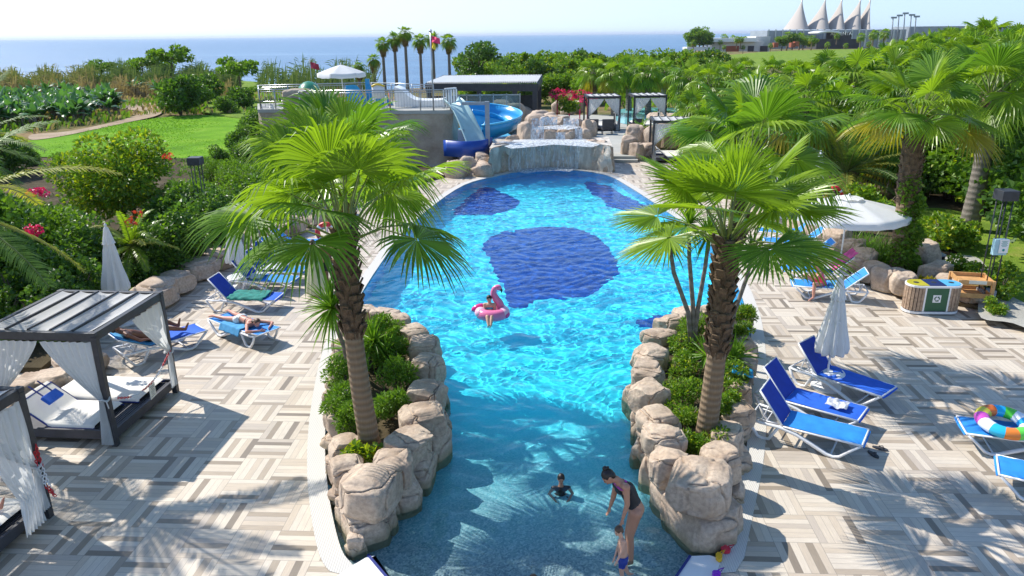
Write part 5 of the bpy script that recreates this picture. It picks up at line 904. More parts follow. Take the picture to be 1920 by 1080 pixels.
b = MB(); b.box(inb((0, -br-.014), .44), (.20, .008, .20), br_); em = b.build('emblem', M['white'], pn)
b = MB()        # three chasing arrows
for q in range(3):
    a0 = q*2*math.pi/3+math.pi/2; P = []
    for a in np.linspace(a0+.25, a0+1.55, 8): P.append((.058*math.cos(a), .058*math.sin(a)))
    for i in range(7): p0, p1 = P[i], P[i+1]; b.beam(inb((p0[0], -br-.021), .44+p0[1]), inb((p1[0], -br-.021), .44+p1[1]), .008, .026, up=(0, 0, 1))
    ax = a0+1.75; c_ = (.058*math.cos(ax), .058*math.sin(ax)); r1 = (math.cos(ax-.25), math.sin(ax-.25)); tpt = (.058*math.cos(ax+.3), .058*math.sin(ax+.3)); pA = (.028*r1[0], .028*r1[1]); pB = (.088*r1[0], .088*r1[1]); b.add([inb((v[0], -br-.025), .44+v[1]) for v in (pA, pB, tpt)], [[0, 1, 2], [2, 1, 0]])
b.build('arrows', M['green'], em)
for x0, x1, col, nm in ((-bw-br+.01, -.22, (.45, .40, .03), 'yellow_lid'), (-.21, .21, (.01, .02, .12), 'blue_lid'), (.22, bw+br-.01, (.10, .42, .70), 'light_blue_lid')):
    P = [p for p in stadium(bw, br-.015, 14)]; Q = [p for p in P if x0 <= p[0] <= x1]
    if nm != 'blue_lid': Q = sorted(Q, key=lambda p: math.atan2(p[1], p[0]-(x0+x1)/2)); xe = x1 if x0 < -.5 else x0; Q2 = [(xe, -br+.015), (xe, br-.015)]; Q = sorted(Q+Q2, key=lambda p: math.atan2(p[1], p[0]-(x0+x1)/2))
    else: Q = [(x0, -br+.015), (x1, -br+.015), (x1, br-.015), (x0, br-.015)]
    b = MB(); b.prism([inb(p) for p in Q], bh-.01, bh+.014); ld_ = b.build(nm, solid(nm, col, .4), t); xc = (x0+x1)/2; b = MB(); b.prism([inb((xc+.07*math.cos(a), .07*math.sin(a))) for a in np.linspace(0, 6.283, 16, endpoint=False)], bh+.012, bh+.018); b.build('hole', M['char'], ld_)
# wooden stand -------------------------------------------------------------------------
g_ = G(1812, 574); t = thing('wooden_stand', 'honey-coloured wooden stand with an open tray top and a lower tray', 'stand', g_); sr = -.22; ws, ds, hs = .40, .36, .84
def ins(x, y, z): return (g_[0]+x*math.cos(sr)-y*math.sin(sr), g_[1]+x*math.sin(sr)+y*math.cos(sr), z)
for sx in (-1, 1):
    for sy in (-1, 1): b = MB(); b.box(ins(sx*ws, sy*ds, hs/2), (.08, .08, hs), sr); bev(b.build('leg', M['wood'], t))
for z, nm in ((hs-.06, 'top_tray'), (.42, 'lower_tray')):
    b = MB(); b.box(ins(0, 0, z-.05), (2*ws-.06, 2*ds-.06, .02), sr)
    for sy in (-1, 1): b.box(ins(0, sy*ds, z), (2*ws-.08, .03, .12), sr)
    for sx in (-1, 1): b.box(ins(sx*ws, 0, z), (.03, 2*ds-.08, .12), sr)
    b.build(nm, M['wood'], t)
b = MB(); b.box(ins(.02, -ds-.022, hs-.05), (.42, .008, .09), sr); b.build('name_plate', M['card'], t)
# lamp posts and sign --------------------------------------------------------------------
def lamp(label, g, H, boxed=False):
    g = np.array(g, float); t = thing('lamp_post', label, 'lamp post', g)
    for sx in (-1, 1):
        for sy in (-1, 1): b = MB(); b.tube([g+A(sx*.13, sy*.13, 0), g+A(sx*.13, sy*.13, H-.1)], .017, 6); b.build('rod', M['char'], t)
    b = MB(); b.box(g+A(0, 0, H-.02), (.42, .42, .26)); bev(b.build('lantern', M['char'], t), .01); b = MB(); b.box(g+A(0, 0, .15), (.34, .34, .3)); b.build('foot', M['greypaint'], t)
    if boxed:
        b = MB(); b.box(g+A(0, -.16, 1.52), (.34, .12, .42)); o = b.build('notice_box', solid('pale_blue_box', (.35, .55, .62), .4), t); b = MB(); b.box(g+A(.06, -.235, 1.55), (.24, .012, .36)); s = b.build('notice', M['white'], o); b = MB()
        for i in range(6): b.box(g+A(.06, -.243, 1.69-.028*i), (.17-.05*(i % 2), .004, .011))
        b.lathe([(0, 0), (.035, 0), (.035, .004), (0, .004)], (0, 0, 0), 14); b.v[-1] = b.v[-1][:, [0, 2, 1]]*A(1, -1, 1)+g+A(.06, -.243, 1.45); b.build('notice_print', solid('teal_ink', (.03, .30, .28)), s)
    return t
g_ = G(1846, 562, .15); lamp('dark lamp post of four thin rods with a notice box beside the wooden stand', g_, V(1866, 364, g_[1])[2]-.15, True)
g_ = V(367, 306, 25.5); lamp('dark lamp post of thin rods behind the round garden tree on the left', (g_[0], g_[1], .1), g_[2]-.0)
def path_light(label, px):
    g = G(*px, .15); t = thing('path_light', label, 'path light', g); b = MB(); b.box(g+A(0, 0, .36), (.34, .30, .06)); b.build('top', M['greypaint'], t)
    for sx in (-1, 1): b = MB(); b.box(g+A(sx*.14, 0, .165), (.04, .26, .33)); b.build('leg', M['char'], t)
path_light('small grey low table lamp on the lawn edge behind the boulders', (1755, 498))
# lifebuoys ---------------------------------------------------------------------------------
M['redb'] = solid('lifebuoy_red', (.70, .03, .03), .4)
def buoy(label, c, post):
    c = np.array(c, float); t = thing('lifebuoy', label, 'lifebuoy', c); b = MB(); a = np.linspace(0, 2*math.pi, 28, endpoint=False); P = [c+A(.30*math.cos(q), 0, .30*math.sin(q)) for q in a]; P.append(P[0]); b.tube(P, .085, 10, cap=False); r = b.build('ring', M['redb'], t)
    for q in (.8, 2.4, 3.9, 5.5): b = MB(); e = [c+A(.30*math.cos(q+d), 0, .30*math.sin(q+d)) for d in (-.14, 0, .14)]; b.tube(e, .088, 10); b.build('band', M['white'], r)
    b = MB(); b.tube([c+A(0, .14, .3), A(c[0], c[1]+.14, 0)], .035, 8); b.build('post', M['wpaint'], t)
buoy('red lifebuoy on a stand behind the open white parasol on the right', V(1565, 368, 26.5), 1); buoy('red lifebuoy behind the standing couple on the left side of the pool', V(612, 436, 25), 1)
# small things -------------------------------------------------------------------------------
def swim_ring():
    g = onl(R4, 1.28, .0, .46); t = thing('swim_ring', 'swim ring with rainbow segments lying on the blue lounger at the right edge', 'swim ring', g); cols = [(.75, .80, .85), (.10, .65, .05), (.02, .45, .80), (.80, .18, .03), (.75, .65, .05), (.55, .08, .45), (.80, .82, .84), (.03, .50, .75), (.85, .25, .04), (.15, .70, .08), (.80, .75, .8), (.02, .35, .8)]
    tl = rad(8)
    for i, c in enumerate(cols): b = MB(); P = [g+A(.34*math.cos(a), .34*math.sin(a), .05+.34*math.sin(a)*math.sin(tl)) for a in np.linspace(i*math.pi/6-.01, (i+1)*math.pi/6+.01, 7)]; b.tube(P, .125, 14, cap=False, flat=.8); b.build('segment', solid('ring_colour', c, .25), t)
swim_ring()
def flipflop(px, rot, label):
    g = G(*px); P = [(.13*math.cos(a)*(1 if math.cos(a) > 0 else 1.0), (.048+.010*math.cos(a))*math.sin(a)) for a in np.linspace(0, 6.283, 18, endpoint=False)]; t = thing('flip_flop', label, 'flip-flop', g); b = MB(); b.prism([(g[0]+x*math.cos(rot)-y*math.sin(rot), g[1]+x*math.sin(rot)+y*math.cos(rot)) for x, y in P], .002, .025); b.build('sole', M['char'], t); b = MB()
    R2_ = lambda x, y, z: A(g[0]+x*math.cos(rot)-y*math.sin(rot), g[1]+x*math.sin(rot)+y*math.cos(rot), z)
    for s in (-1, 1): b.tube([R2_(.06, 0, .03), R2_(.03, s*.03, .06), R2_(-.03, s*.045, .03)], .009, 6)
    b.build('strap', M['char2'], t)
flipflop((1650, 842), -.6, 'black flip-flop, the right one of a pair beside the nearest blue lounger'); flipflop((1637, 853), -1.3, 'black flip-flop, the left one of a pair beside the nearest blue lounger')
def toy(name, label, px, col, shape):
    g = G(*px, .012); t = thing(name, label, 'beach toy', g); b = MB(); P = [(x*.01, y*.01) for x, y in shape]; b.prism([(g[0]+x, g[1]+y) for x, y in P], .014, .07); bev(b.build('body', solid(name, col, .35), t), .012, 3); b = MB(); b.tube([g+A(P[0][0], P[0][1], .06), g+A(P[0][0]*1.5+.02, P[0][1]*1.4+.02, .10), g+A(P[1][0], P[1][1], .06)], .009, 6); b.build('grip', solid(name+'_grip', tuple(x*.8 for x in col), .35), t)
toy('sand_mould', 'red star-like plastic sand mould on the grating by the right island', (1361, 1034), (.62, .03, .06), [(7, 0), (4, 4), (1, 8), (-3, 5), (-7, 3), (-6, -3), (-2, -6), (4, -5)])
toy('watering_toy', 'yellow plastic watering toy on the grating by the right island', (1348, 1048), (.80, .45, .02), [(5, 3), (3, 7), (0, 8), (-4, 4), (-5, -3), (-2, -8), (2, -6), (4, -2)])
toy('toy_ring', 'purple plastic toy on the grating at the bottom edge of the picture', (1343, 1079), (.25, .03, .55), [(6, 1), (3, 4), (-3, 4), (-6, 1), (-5, -3), (0, -4), (5, -3)])
g_ = G(1392, 702, .62); t = thing('inflatable', 'blue and yellow deflated swim toy lying on the right island rocks', 'swim toy', g_); g = np.zeros((12, 9, 3))
for i in range(12):
    for j in range(9): u, v = i/11-.5, j/8-.5; g[i, j] = g_+A(u*.42+v*.1, v*.34, .07+.10*noise.noise(Vector((u*4, v*4, 2)))-.1*u)
b = MB(); b.grid(g); o = b.build('body', solid('blue_vinyl', (.04, .42, .72), .2), t); o.modifiers.new('s', 'SOLIDIFY').thickness = .02; b = MB(); b.beam(g_+A(-.22, -.08, .14), g_+A(.12, .03, .12), .05, .03); b.build('stripe', solid('yellow_vinyl', (.80, .65, .05), .3), t)
# ================================================================== SLIDE TOWER
M['stonewall'] = ground_mat('grey_rock_wall', [(.3, (.34, .27, .21)), (.55, (.52, .43, .34)), (.75, (.62, .53, .43))], .9, .9, 3., .1)
tw = thing('slide_tower', 'slide tower platform on a grey rock wall with metal railings', 'slide tower', G(700, 290))
PZ = 3.05; corner = [V(848, 207, 42.5), V(560, 212, 42.5), V(545, 216, 44.), V(484, 216, 44.), V(484, 206, 48.), V(700, 196, 50), V(860, 198, 47.)]; cxy = [c[:2] for c in corner]
b = MB(); b.prism(cxy, PZ-.18, PZ); b.build('platform', M['terrace'], tw)
off = np.array(cxy); cc = off.mean(0); base_ = cc+(off-cc)*1.0; P = np.vstack([base_, base_[:1]]); g = []
for i in range(len(P)-1):
    for q in np.linspace(0, 1, 14, endpoint=False): g.append(P[i]+(P[i+1]-P[i])*q)
g = np.array(g); G3 = np.zeros((len(g), 12, 3))
for i, p in enumerate(g):
    for j in range(12): z = -.1+(PZ-.18+.1)*j/11; d = unit(A(p[0]-cc[0], p[1]-cc[1], 0))*(-.12+.22*noise.noise(Vector((p[0]*.9, p[1]*.9, z*.9)))+.10*(1-j/11)); G3[i, j] = A(p[0], p[1], z)+d
b = MB(); b.grid(G3, cu=True); b.build('rock_base', M['stonewall'], tw)
def railing(parent, pts, H=1.1, gap=.16, mat='steel'):
    b = MB(); pts = [np.array(p, float) for p in pts]
    for i in range(len(pts)-1):
        a, c = pts[i], pts[i+1]; L = np.linalg.norm(c-a); n = max(2, int(L/1.6)); b.tube([a+A(0, 0, H), c+A(0, 0, H)], .035, 6); b.tube([a+A(0, 0, H-.12), c+A(0, 0, H-.12)], .02, 5); b.tube([a+A(0, 0, .12), c+A(0, 0, .12)], .02, 5)
        for q in range(n+1): p = a+(c-a)*q/n; b.tube([p, p+A(0, 0, H)], .035, 6)
        for q in range(1, int(L/gap)): p = a+(c-a)*q*gap/L; b.tube([p+A(0, 0, .12), p+A(0, 0, H-.12)], .011, 4, cap=False)
    return b.build('railing', M[mat], parent)
cz = [A(c[0], c[1], PZ) for c in corner]
railing(tw, [cz[0]+A(-.1, .1, 0), cz[1]+A(.1, .1, 0)]); railing(tw, [cz[2]+A(0, .15, 0), cz[3]+A(.15, .15, 0), cz[4]+A(.15, 0, 0)]); railing(tw, [cz[4]+A(.2, -.1, 0), cz[5]]); railing(tw, [cz[5]+A(0, -.2, 0), cz[6]-A(1.5, 0, 0)])
b = MB(); p_ = V(562, 206, 43.2); rock(b, (p_[0], p_[1], PZ+.55), (.9, .4, .65), 0, 4, 14, .4, .06, 1); b.build('rock_pillar', M['stonewall'], tw)
b = MB(); p_ = V(841, 200, 42.8)
for i in range(6): q = A(p_[0]-.25+i*.13, p_[1]+i*.18, PZ); b.box(q+A(0, 0, .55), (.09, .05, 1.0))
b.box(A(p_[0]+.1, p_[1]+.45, PZ+1.12), (.9, .12, .08), .9); b.build('gate_panel', M['white'], tw)
M['slidew'] = solid('white_fibreglass', (.78, .78, .76), .3); M['slideb'] = solid('blue_fibreglass', (.02, .30, .62), .25); M['slidel'] = solid('light_blue_fibreglass', (.12, .52, .78), .2); M['teals'] = solid('green_fibreglass', (.03, .22, .12), .4)
def chute(b, P, r, a0=-1.15, a1=1.15, n=12, m=0, closed=False, up=None):
    P = np.array(P, float); T = np.gradient(P, axis=0); g = np.zeros((len(P), n, 3))
    for i in range(len(P)):
        t = unit(T[i]); S = unit(np.cross(t, A(0, 0, 1))); Nn = np.cross(S, t)
        for j, a in enumerate(np.linspace(a0, a1, n)): rr = r[i] if hasattr(r, '__len__') else r; g[i, j] = P[i]+S*rr*math.sin(a)-Nn*rr*math.cos(a)
    b.grid(g, m); return g
t = thing('water_slide', 'small white hump slide on the tower platform', 'slide', V(770, 190, 44)); b = MB(); P = [V(739, 163, 44.6), V(752, 168, 44.6), V(768, 182, 44.6), V(785, 188, 44.6), V(820, 188, 44.6), V(832, 186, 44.6)]; prof = catmull(np.array(P), 6); g = np.zeros((len(prof), 2, 3)); g[:, 0] = prof; g[:, 1] = prof; g[:, 1, 2] = PZ+.02; b.grid(g); g2 = g.copy(); g2[:, :, 1] += 1.6; b.grid(g2); g3 = np.stack([prof, prof+A(0, 1.6, 0)], 1); b.grid(g3); b.build('slide_body', M['slidew'], t)
t = thing('water_slide', 'blue slide entrance with a curved side on the tower platform', 'slide', V(700, 190, 46)); b = MB(); P = catmull(np.array([V(648, 160, 46), V(668, 160, 46), V(680, 176, 46), V(690, 192, 46)]), 6); g = np.zeros((len(P), 2, 3)); g[:, 0] = P; g[:, 1] = P; g[:, 1, 2] = PZ; b.grid(g); b.build('side_panel', M['slideb'], t); b = MB(); P = catmull(np.array([V(691, 157, 46), V(706, 168, 46), V(725, 180, 46), V(738, 196, 46)]), 6); g = np.zeros((len(P), 2, 3)); g[:, 0] = P; g[:, 1] = P; g[:, 1, 2] = PZ; b.grid(g); b.build('chute_side', M['slideb'], t); b = MB(); b.box(V(690, 172, 46.2), (.25, .15, 1.5)); b.build('pillar', M['slideb'], t)
t = thing('water_slide', 'dark green slide top at the left of the tower platform', 'slide', V(580, 190, 46)); b = MB(); c_ = V(580, 176, 46.5); b.ell(c_-A(0, 0, .2), (.75, 1.0, .95), 10, 14); b.build('hood', M['teals'], t); b = MB(); b.lathe([(.76, -.1), (.80, 0), (.76, .1)], c_-A(0, 0, .2), 18); b.build('rim', M['teals'], t)
# lifeguard chair
g_ = V(713, 203, 43.4); g_[2] = PZ; t = thing('lifeguard_chair', 'white chair with a yellow back rim on the slide tower platform', 'chair', g_)
for sx in (-1, 1):
    for sy in (-1, 1): b = MB(); b.beam(g_+A(sx*.38, sy*.3, 0), g_+A(sx*.30, sy*.25, .62), .05, .05); b.build('leg', M['wpaint'], t)
b = MB(); b.box(g_+A(0, 0, .65), (.7, .6, .06)); b.build('seat', M['wpaint'], t); g = np.array([[g_+A(-.36+.72*u, -.28-.06*math.sin(u*3.14), .66+.62*v+(.12*math.sin(u*3.14) if v == 1 else 0)) for v in (0, .5, 1)] for u in np.linspace(0, 1, 12)]); b = MB(); b.grid(g); o = b.build('backrest', M['slidew'], t); o.modifiers.new('s', 'SOLIDIFY').thickness = .04; b = MB(); b.tube(g[:, 2], .055, 6); b.build('top_rim', solid('yellow_plastic', (.80, .55, .04), .4), o)
b = MB(); c_ = g_+A(.58, -.05, .62); b.tube([c_+A(0, 0, -.6), c_+A(0, 0, .3)], .05, 8); o = b.build('equipment_post', M['redb'], t)
open_parasol('open white parasol on the slide tower against the sea', V(645, 200, 46)*A(1, 1, 0)+A(0, 0, PZ), V(645, 121, 46)[2]-PZ, 1.42, 6, .48, .22, .3, base=False, vents=False)
# flagpoles
def flag(label, x, yb, yt, Y, cols, zb, s=1.):
    a = V(x, yb, Y); a[2] = zb; top = V(x, yt, Y); t = thing('flagpole', label, 'flagpole', a); b = MB(); b.tube([a, A(a[0], a[1], top[2])], .045, 8); b.ell(A(a[0], a[1], top[2]), (.09, .09, .09), 6, 8); b.build('pole', M['steel'], t); z = top[2]-.25
    for c in cols:
        g = np.zeros((10, 6, 3))
        for i in range(10):
            for j in range(6): u = i/9; g[i, j] = A(a[0]+.05+u*1.05*s-.25*u*(len(cols) > 1 and c == cols[-1]), a[1]+.14*math.sin(u*6+j*.5), z-j/5*.75*s-u*.30*s)
        b = MB(); b.grid(g); b.build('flag', solid('flag_cloth', c, .8), t); z -= .75*s
flag('flagpole with a pink and yellow flag on the corner of the slide tower', 813, 205, 58, 42.6, [(.80, .05, .16), (.85, .65, .03)], PZ, .42)
flag('small flagpole with a dark red flag seen above the slide tower', 584, 150, 112, 100, [(.45, .04, .08)], -.5, 1.0)
# big slides beside the tower
t = thing('water_slide', 'pale curved slide running down from the tower beside the waterfall', 'slide', G(880, 300)); b = MB(); P = catmull(np.array([V(846, 180, 43.), V(858, 190, 42.4), V(872, 212, 41.8), V(884, 238, 41.4), V(896, 266, 41.)]), 8); chute(b, P, np.linspace(.5, .62, len(P)), -1.5, 1.3, 14); o = b.build('chute', solid('pale_aqua', (.42, .60, .60), .3), t); o.modifiers.new('s', 'SOLIDIFY').thickness = .05; b = MB(); p_ = V(865, 262, 41.5); b.box((p_[0], p_[1], 1.0), (.35, .3, 2.2)); b.build('support', M['greypaint'], t)
t = thing('water_slide', 'bright blue spiral slide curving round behind the waterfall', 'slide', G(920, 290)); ctr = V(914, 232, 45.5); ctr[2] = 0
for nm, R_, z0, z1, m in (('outer_chute', 1.6, 2.2, 1.2, 'slideb'), ('inner_chute', .75, 1.5, .95, 'slidel')):
    g = []; n = 44
    for i in range(n):
        a = 2.6-4.3*i/(n-1); z = z0+(z1-z0)*i/(n-1); d = A(math.cos(a), math.sin(a)*1.25, 0); row = []
        for r, dz in ((R_+.48, .95), (R_+.44, .6), (R_+.25, .25), (R_-.1, .08), (R_-.45, .25), (R_-.58, .55)): row.append(A(ctr[0], ctr[1], z)+d*r+A(0, 0, dz))
        g.append(row)
    b = MB(); b.grid(np.array(g)); o = b.build(nm, M[m], t); o.modifiers.new('s', 'SOLIDIFY').thickness = .05; b = MB(); b.tube(np.array(g)[:, 0], .06, 6); b.build('rim', M['slidel'], o)
b = MB(); g = [V(x, y, Y)[:2] for x, y, Y in [(832, 290, 41), (870, 288, 40.4), (905, 282, 40.8), (924, 276, 42)]]; P = catmull(np.array(g), 5); b.grid(np.stack([np.c_[P, np.full(len(P), .75)], np.c_[P, np.full(len(P), 1.6)]], 1)); o = b.build('basin_side', solid('deep_blue_fibreglass', (.01, .06, .33), .35), t); o.modifiers.new('s', 'SOLIDIFY').thickness = .12
b = MB(); b.poly([G(x, y, 1.0) for x, y in [(845, 285), (935, 272), (960, 255), (930, 235), (860, 240)]], 1.0); b.build('splash_water', M['slidel'], t)
b = MB(); p_ = V(914, 272, 41.5); q_ = V(914, 190, 41.5); b.box(((p_+q_)/2), (.24, .24, q_[2]-p_[2])); b.box(V(892, 194, 41.5), (1.5, .12, .16)); b.build('support_post', M['greypaint'], t)
# rocks beside the pergola
t = thing('rock_group', 'group of rounded pinkish rocks in front of the pergola', 'rocks', G(940, 215))
for i, (x, y, rx, rz_, Y) in enumerate([(940, 190, .9, .9, 55), (925, 200, .7, .6, 54), (952, 186, .7, 1.0, 56), (965, 198, .8, .6, 55), (872, 196, .6, .6, 53), (890, 202, .7, .4, 53), (982, 205, .8, .5, 56), (1010, 212, .9, .5, 53), (1030, 216, .7, .4, 52)]): c = V(x, y, Y); b = MB(); rock(b, (c[0], c[1], c[2]-rz_), (rx, rx*.9, rz_+.2), i, 500+i, 14, .7, .1, 1); b.build('boulder', M['rock'], t)
t = thing('rock_group', 'tall beige rocks beside the steps left of the corner cabana', 'rocks', G(1190, 300))
for i, (x, y, rx, z1) in enumerate([(1178, 297, .55, 1.25), (1192, 300, .5, .95), (1212, 296, .6, .8), (1190, 280, .7, 1.5), (1222, 282, .6, 1.5), (1245, 278, .7, 1.6), (1265, 280, .5, 1.0)]): g_ = G(x, y); b = MB(); rock(b, (g_[0], g_[1], z1/2), (rx, rx*.9, z1/2+.1), i, 520+i, 16, .6, .12, 2); b.build('boulder', M['rock'], t)
t = thing('rock_group', 'low rocks round the planting at the back edge of the terrace', 'rocks', G(1062, 212))
for i, (x, y, rx, z1) in enumerate([(1048, 212, .7, 1.0), (1065, 214, .8, .9), (1082, 212, .6, 1.0), (1236, 232, .9, .8), (1258, 233, .9, .7)]): g_ = G(x, y, .3); b = MB(); rock(b, (g_[0], g_[1], .3+z1/2), (rx, rx*.9, z1/2+.1), i, 540+i, 14, .6, .12, 2); b.build('boulder', M['rock'], t)
sh.put(G(1065, 212, .9), 1, 1.5, 'bright green leafy plant in the rock planter behind the waterfall'); 
for i, (x, y, Y) in enumerate([(1045, 176, 62), (1068, 180, 63), (1088, 178, 63), (1102, 186, 60)]):
    b = MB(); c = V(x, y, Y); leaf_cloud(b, [(c, (.6, .4, .4))], 110, .2, 700+i); b.tube([A(c[0], c[1], -.1), c], .05, 5); tag(b.build('flowering_bush', [M['pink']], loc=(c[0], c[1], 0)), 'crimson flowering bush in the short row behind the terrace', 'bush', 'crimson flowering bushes behind the terrace'); 
for o in C.objects:
    if o.name.startswith('flowering_bush'): o['label'] = 'crimson flowering bush in the short row behind the terrace'
# ================================================================== PERGOLA
t = thing('pergola', 'dark pergola with a white corrugated roof behind the slides', 'pergola', V(905, 180, 60)*A(1, 1, 0)); 
ra, rb, rc, rd = V(798, 156, 56), V(1008, 157, 56), V(1016, 141, 64), V(832, 140, 64); zt = ra[2]; P = [A(q[0], q[1], 0) for q in (ra, rb, rc, rd)]; b = MB(); n = 60; g = np.zeros((n*4, 2, 3))
zf_ = ra[2]; zb_ = rc[2]
for i in range(n*4): u = i/(n*4-1); f = ra*(1-u)+rb*u; k_ = rd*(1-u)+rc*u; z = .07*(1 if (i//2) % 2 else -1); g[i, 0] = A(f[0], f[1], zf_+z); g[i, 1] = A(k_[0], k_[1], zb_+z)
b.grid(g, 0, False); b.build('roof', M['wpaint'], t); b = MB(); b.beam(ra-A(0, 0, .28), rb-A(0, 0, .28), .12, .5); b.beam(rb-A(0, 0, .28), rc-A(0, 0, .28), .12, .5); b.beam(ra-A(0, 0, .28), rd-A(0, 0, .28), .12, .5); b.beam(rd-A(0, 0, .28), rc-A(0, 0, .28), .12, .5); b.build('fascia', M['char'], t)
for p in (ra, rb, rc, rd, ra*.5+rb*.5, rb*.82+ra*.18): b = MB(); b.box((p[0]+(.2 if p is ra or p is rd else -.2), p[1]+.15, (p[2]-.5)/2), (.34, .34, p[2]-.5)); b.build('post', M['char'], t)
b = MB(); b.box(((ra+rb)/2+A(0, 4, -1.9)), (8.2, .2, 1.5)); b.build('dark_interior_panel', M['char2'], t)  # dark panel added to stand for the shaded interior under the roof
t = thing('glass_fence', 'low glass fence with steel posts beside the pergola', 'fence', V(930, 200, 58)*A(1, 1, 0)); k = N('fence_glass'); k.set(k.b.inputs['Base Color'], (.30, .38, .38)); k.b.inputs['Roughness'].default_value = .1; tr = k.n('BsdfTransparent', Color=(.7, .8, .8)); mx = k.n('MixShader', Fac=.3); k.t.links.new(tr.outputs[0], mx.inputs[1]); k.t.links.new(k.b.outputs[0], mx.inputs[2]); k.t.links.new(mx.outputs[0], k.o.inputs[0]); M['glass'] = k.m
b = MB(); q0, q1 = V(850, 176, 54), V(975, 180, 54); L_ = q1[0]-q0[0]
for i in range(6): x = q0[0]+L_*i/5; b.box((x, 54, (q0[2])/2), (.06, .06, q0[2]))
b.box(((q0+q1)/2), (L_, .06, .06)); b.build('frame', M['steel'], t); b = MB(); b.box(((q0[0]+q1[0])/2, 54, q0[2]/2), (L_, .012, q0[2]-.1)); b.build('glass_pane', M['glass'], t)
# ================================================================== FAR BUILDINGS ON THE RIGHT
M['conc'] = pm('pale_render', (.66, .64, .60), .8, .08, .3); M['darkb'] = pm('dark_cladding', (.06, .055, .06), .7, .2, .3); M['tent'] = clothm('beige_membrane', (.58, .52, .46), .2, .05); M['bgl'] = pm('grey_screen', (.30, .34, .37), .4, .15, .3); M['terrac'] = pm('red_brown', (.35, .10, .05), .8)
def fbox(b, x0, x1, y0, y1, Y, dep=12, m=0):
    a, c = V(x0, y1, Y), V(x1, y0, Y); b.box(((a[0]+c[0])/2, Y+dep/2, (a[2]+c[2])/2), (c[0]-a[0], dep, c[2]-a[2]), m=m)
YB = 380
t = thing('beach_house', 'low white flat-roofed building on the headland by the sea', 'building', V(1390, 105, YB)*A(1, 1, 0)+A(0, 0, -5)); b = MB(); fbox(b, 1334, 1432, 77, 97, YB, 20); fbox(b, 1415, 1445, 68, 97, YB+8, 20); b.build('wall', M['conc'], t); b = MB(); fbox(b, 1330, 1420, 71, 79, YB-3, 26); b.build('roof', M['wpaint'], t)
for x0, x1 in ((1361, 1386), (1402, 1414), (1425, 1440)): b = MB(); fbox(b, x0, x1, 86, 97, YB-.4, .8); b.build('opening', M['darkb' if x0 > 1400 else 'terrac'], t)
b = MB(); fbox(b, 1288, 1335, 88, 95, YB-6, 10); b.build('pavilion', M['conc'], t)
YC = 420
t = thing('event_hall', 'grey screened event hall with four tall pointed membrane roofs', 'building', V(1560, 90, YC)*A(1, 1, 0)+A(0, 0, -5)); b = MB(); fbox(b, 1436, 1700, 55, 92, YC, 30); b.build('wall', M['bgl'], t); 
for i in range(20): x = 1440+i*13; b = MB(); fbox(b, x, x+1.2, 55, 88, YC-.5, .6); b.build('mullion', M['steel'], t)
for x0, x1, xa, yt in ((1485, 1527, 1505.5, -2), (1526, 1566, 1549.5, -4), (1564, 1594, 1580.5, -4), (1592, 1625, 1615.5, -3), (1624, 1637, 1634, -4)):
    b = MB(); n = 16; c0, c1, ap = V(x0, 55, YC+2), V(x1, 55, YC+2), V(xa, yt, YC+12); P = np.zeros((14, n, 3)); cx_, rx_ = (c0[0]+c1[0])/2, (c1[0]-c0[0])/2
    for j in range(14):
        q = j/13; e = (1-q)**1.3
        for i in range(n): a = 2*math.pi*i/n; P[j, i] = ((cx_+rx_*math.cos(a))*e+ap[0]*(1-e), (YC+13+11*math.sin(a))*e+(YC+13)*(1-e), c0[2]+(ap[2]-c0[2])*q)
    b.grid(P[:, ::-1], cv=True); b.build('membrane_roof', M['tent'], t); b = MB(); b.tube([A(ap[0], YC+13, c0[2]), A(ap[0], YC+13, ap[2]+2.5)], .35, 6); b.build('mast', M['steel'], t)
t = thing('entrance_building', 'dark low building with an arched white roof and pale letters', 'building', V(1570, 95, 400)*A(1, 1, 0)+A(0, 0, -5)); b = MB(); fbox(b, 1530, 1612, 73, 92, 398, 14); fbox(b, 1560, 1598, 60, 74, 399, 8); b.build('wall', M['darkb'], t); b = MB(); P = np.array([[V(1535+i*3.6, 65-7.5*math.sin(math.pi*(.25+i/12*.75)*.8), 396), V(1535+i*3.6, 65-7.5*math.sin(math.pi*(.25+i/12*.75)*.8), 396)+A(0, 14, 0)] for i in range(13)]); b.grid(P); o = b.build('arched_roof', M['wpaint'], t); o.modifiers.new('s', 'SOLIDIFY').thickness = .8
fc = bpy.data.curves.new('sign_letters', 'FONT'); fc.body = 'ADDENTA'; fc.size = 2.3; fc.align_x = 'CENTER'; fc.extrude = .1; o = bpy.data.objects.new('sign_letters', fc); C.objects.link(o); o.parent = t; p_ = V(1577, 66, 397.8); o.location = tuple(p_-np.array(t.location)); o.rotation_euler = (math.pi/2, 0, 0); fc.materials.append(M['wpaint'])
fp = [Proto(fan_palm('palm', 'x', (0, 0, 0), (0, 0, 7.), FC[i], .3, 0, cs=1.6)) for i in range(2)]
for i, (x, yt, yb) in enumerate([(1300, 72, 92), (1350, 72, 90), (1357, 62, 90), (1373, 64, 88), (1381, 66, 88), (1388, 66, 88), (1396, 66, 88), (1341, 84, 97), (1357, 85, 97), (1393, 84, 97), (1475, 58, 92), (1498, 60, 92), (1521, 64, 90), (1550, 76, 95), (1585, 78, 95), (1568, 60, 80), (1612, 60, 90), (1635, 55, 90), (1655, 53, 90), (1628, 75, 95), (1444, 78, 96)]):
    Y = 370+(i % 4)*7; a, c = V(x, yb, Y), V(x, yt, Y); fp[i % 2].put((a[0], Y, a[2]-1), i*1.3, max(.45, (c[2]-a[2])/8.2), 'tiny palm tree near the far buildings on the headland', 'palms round the far buildings')
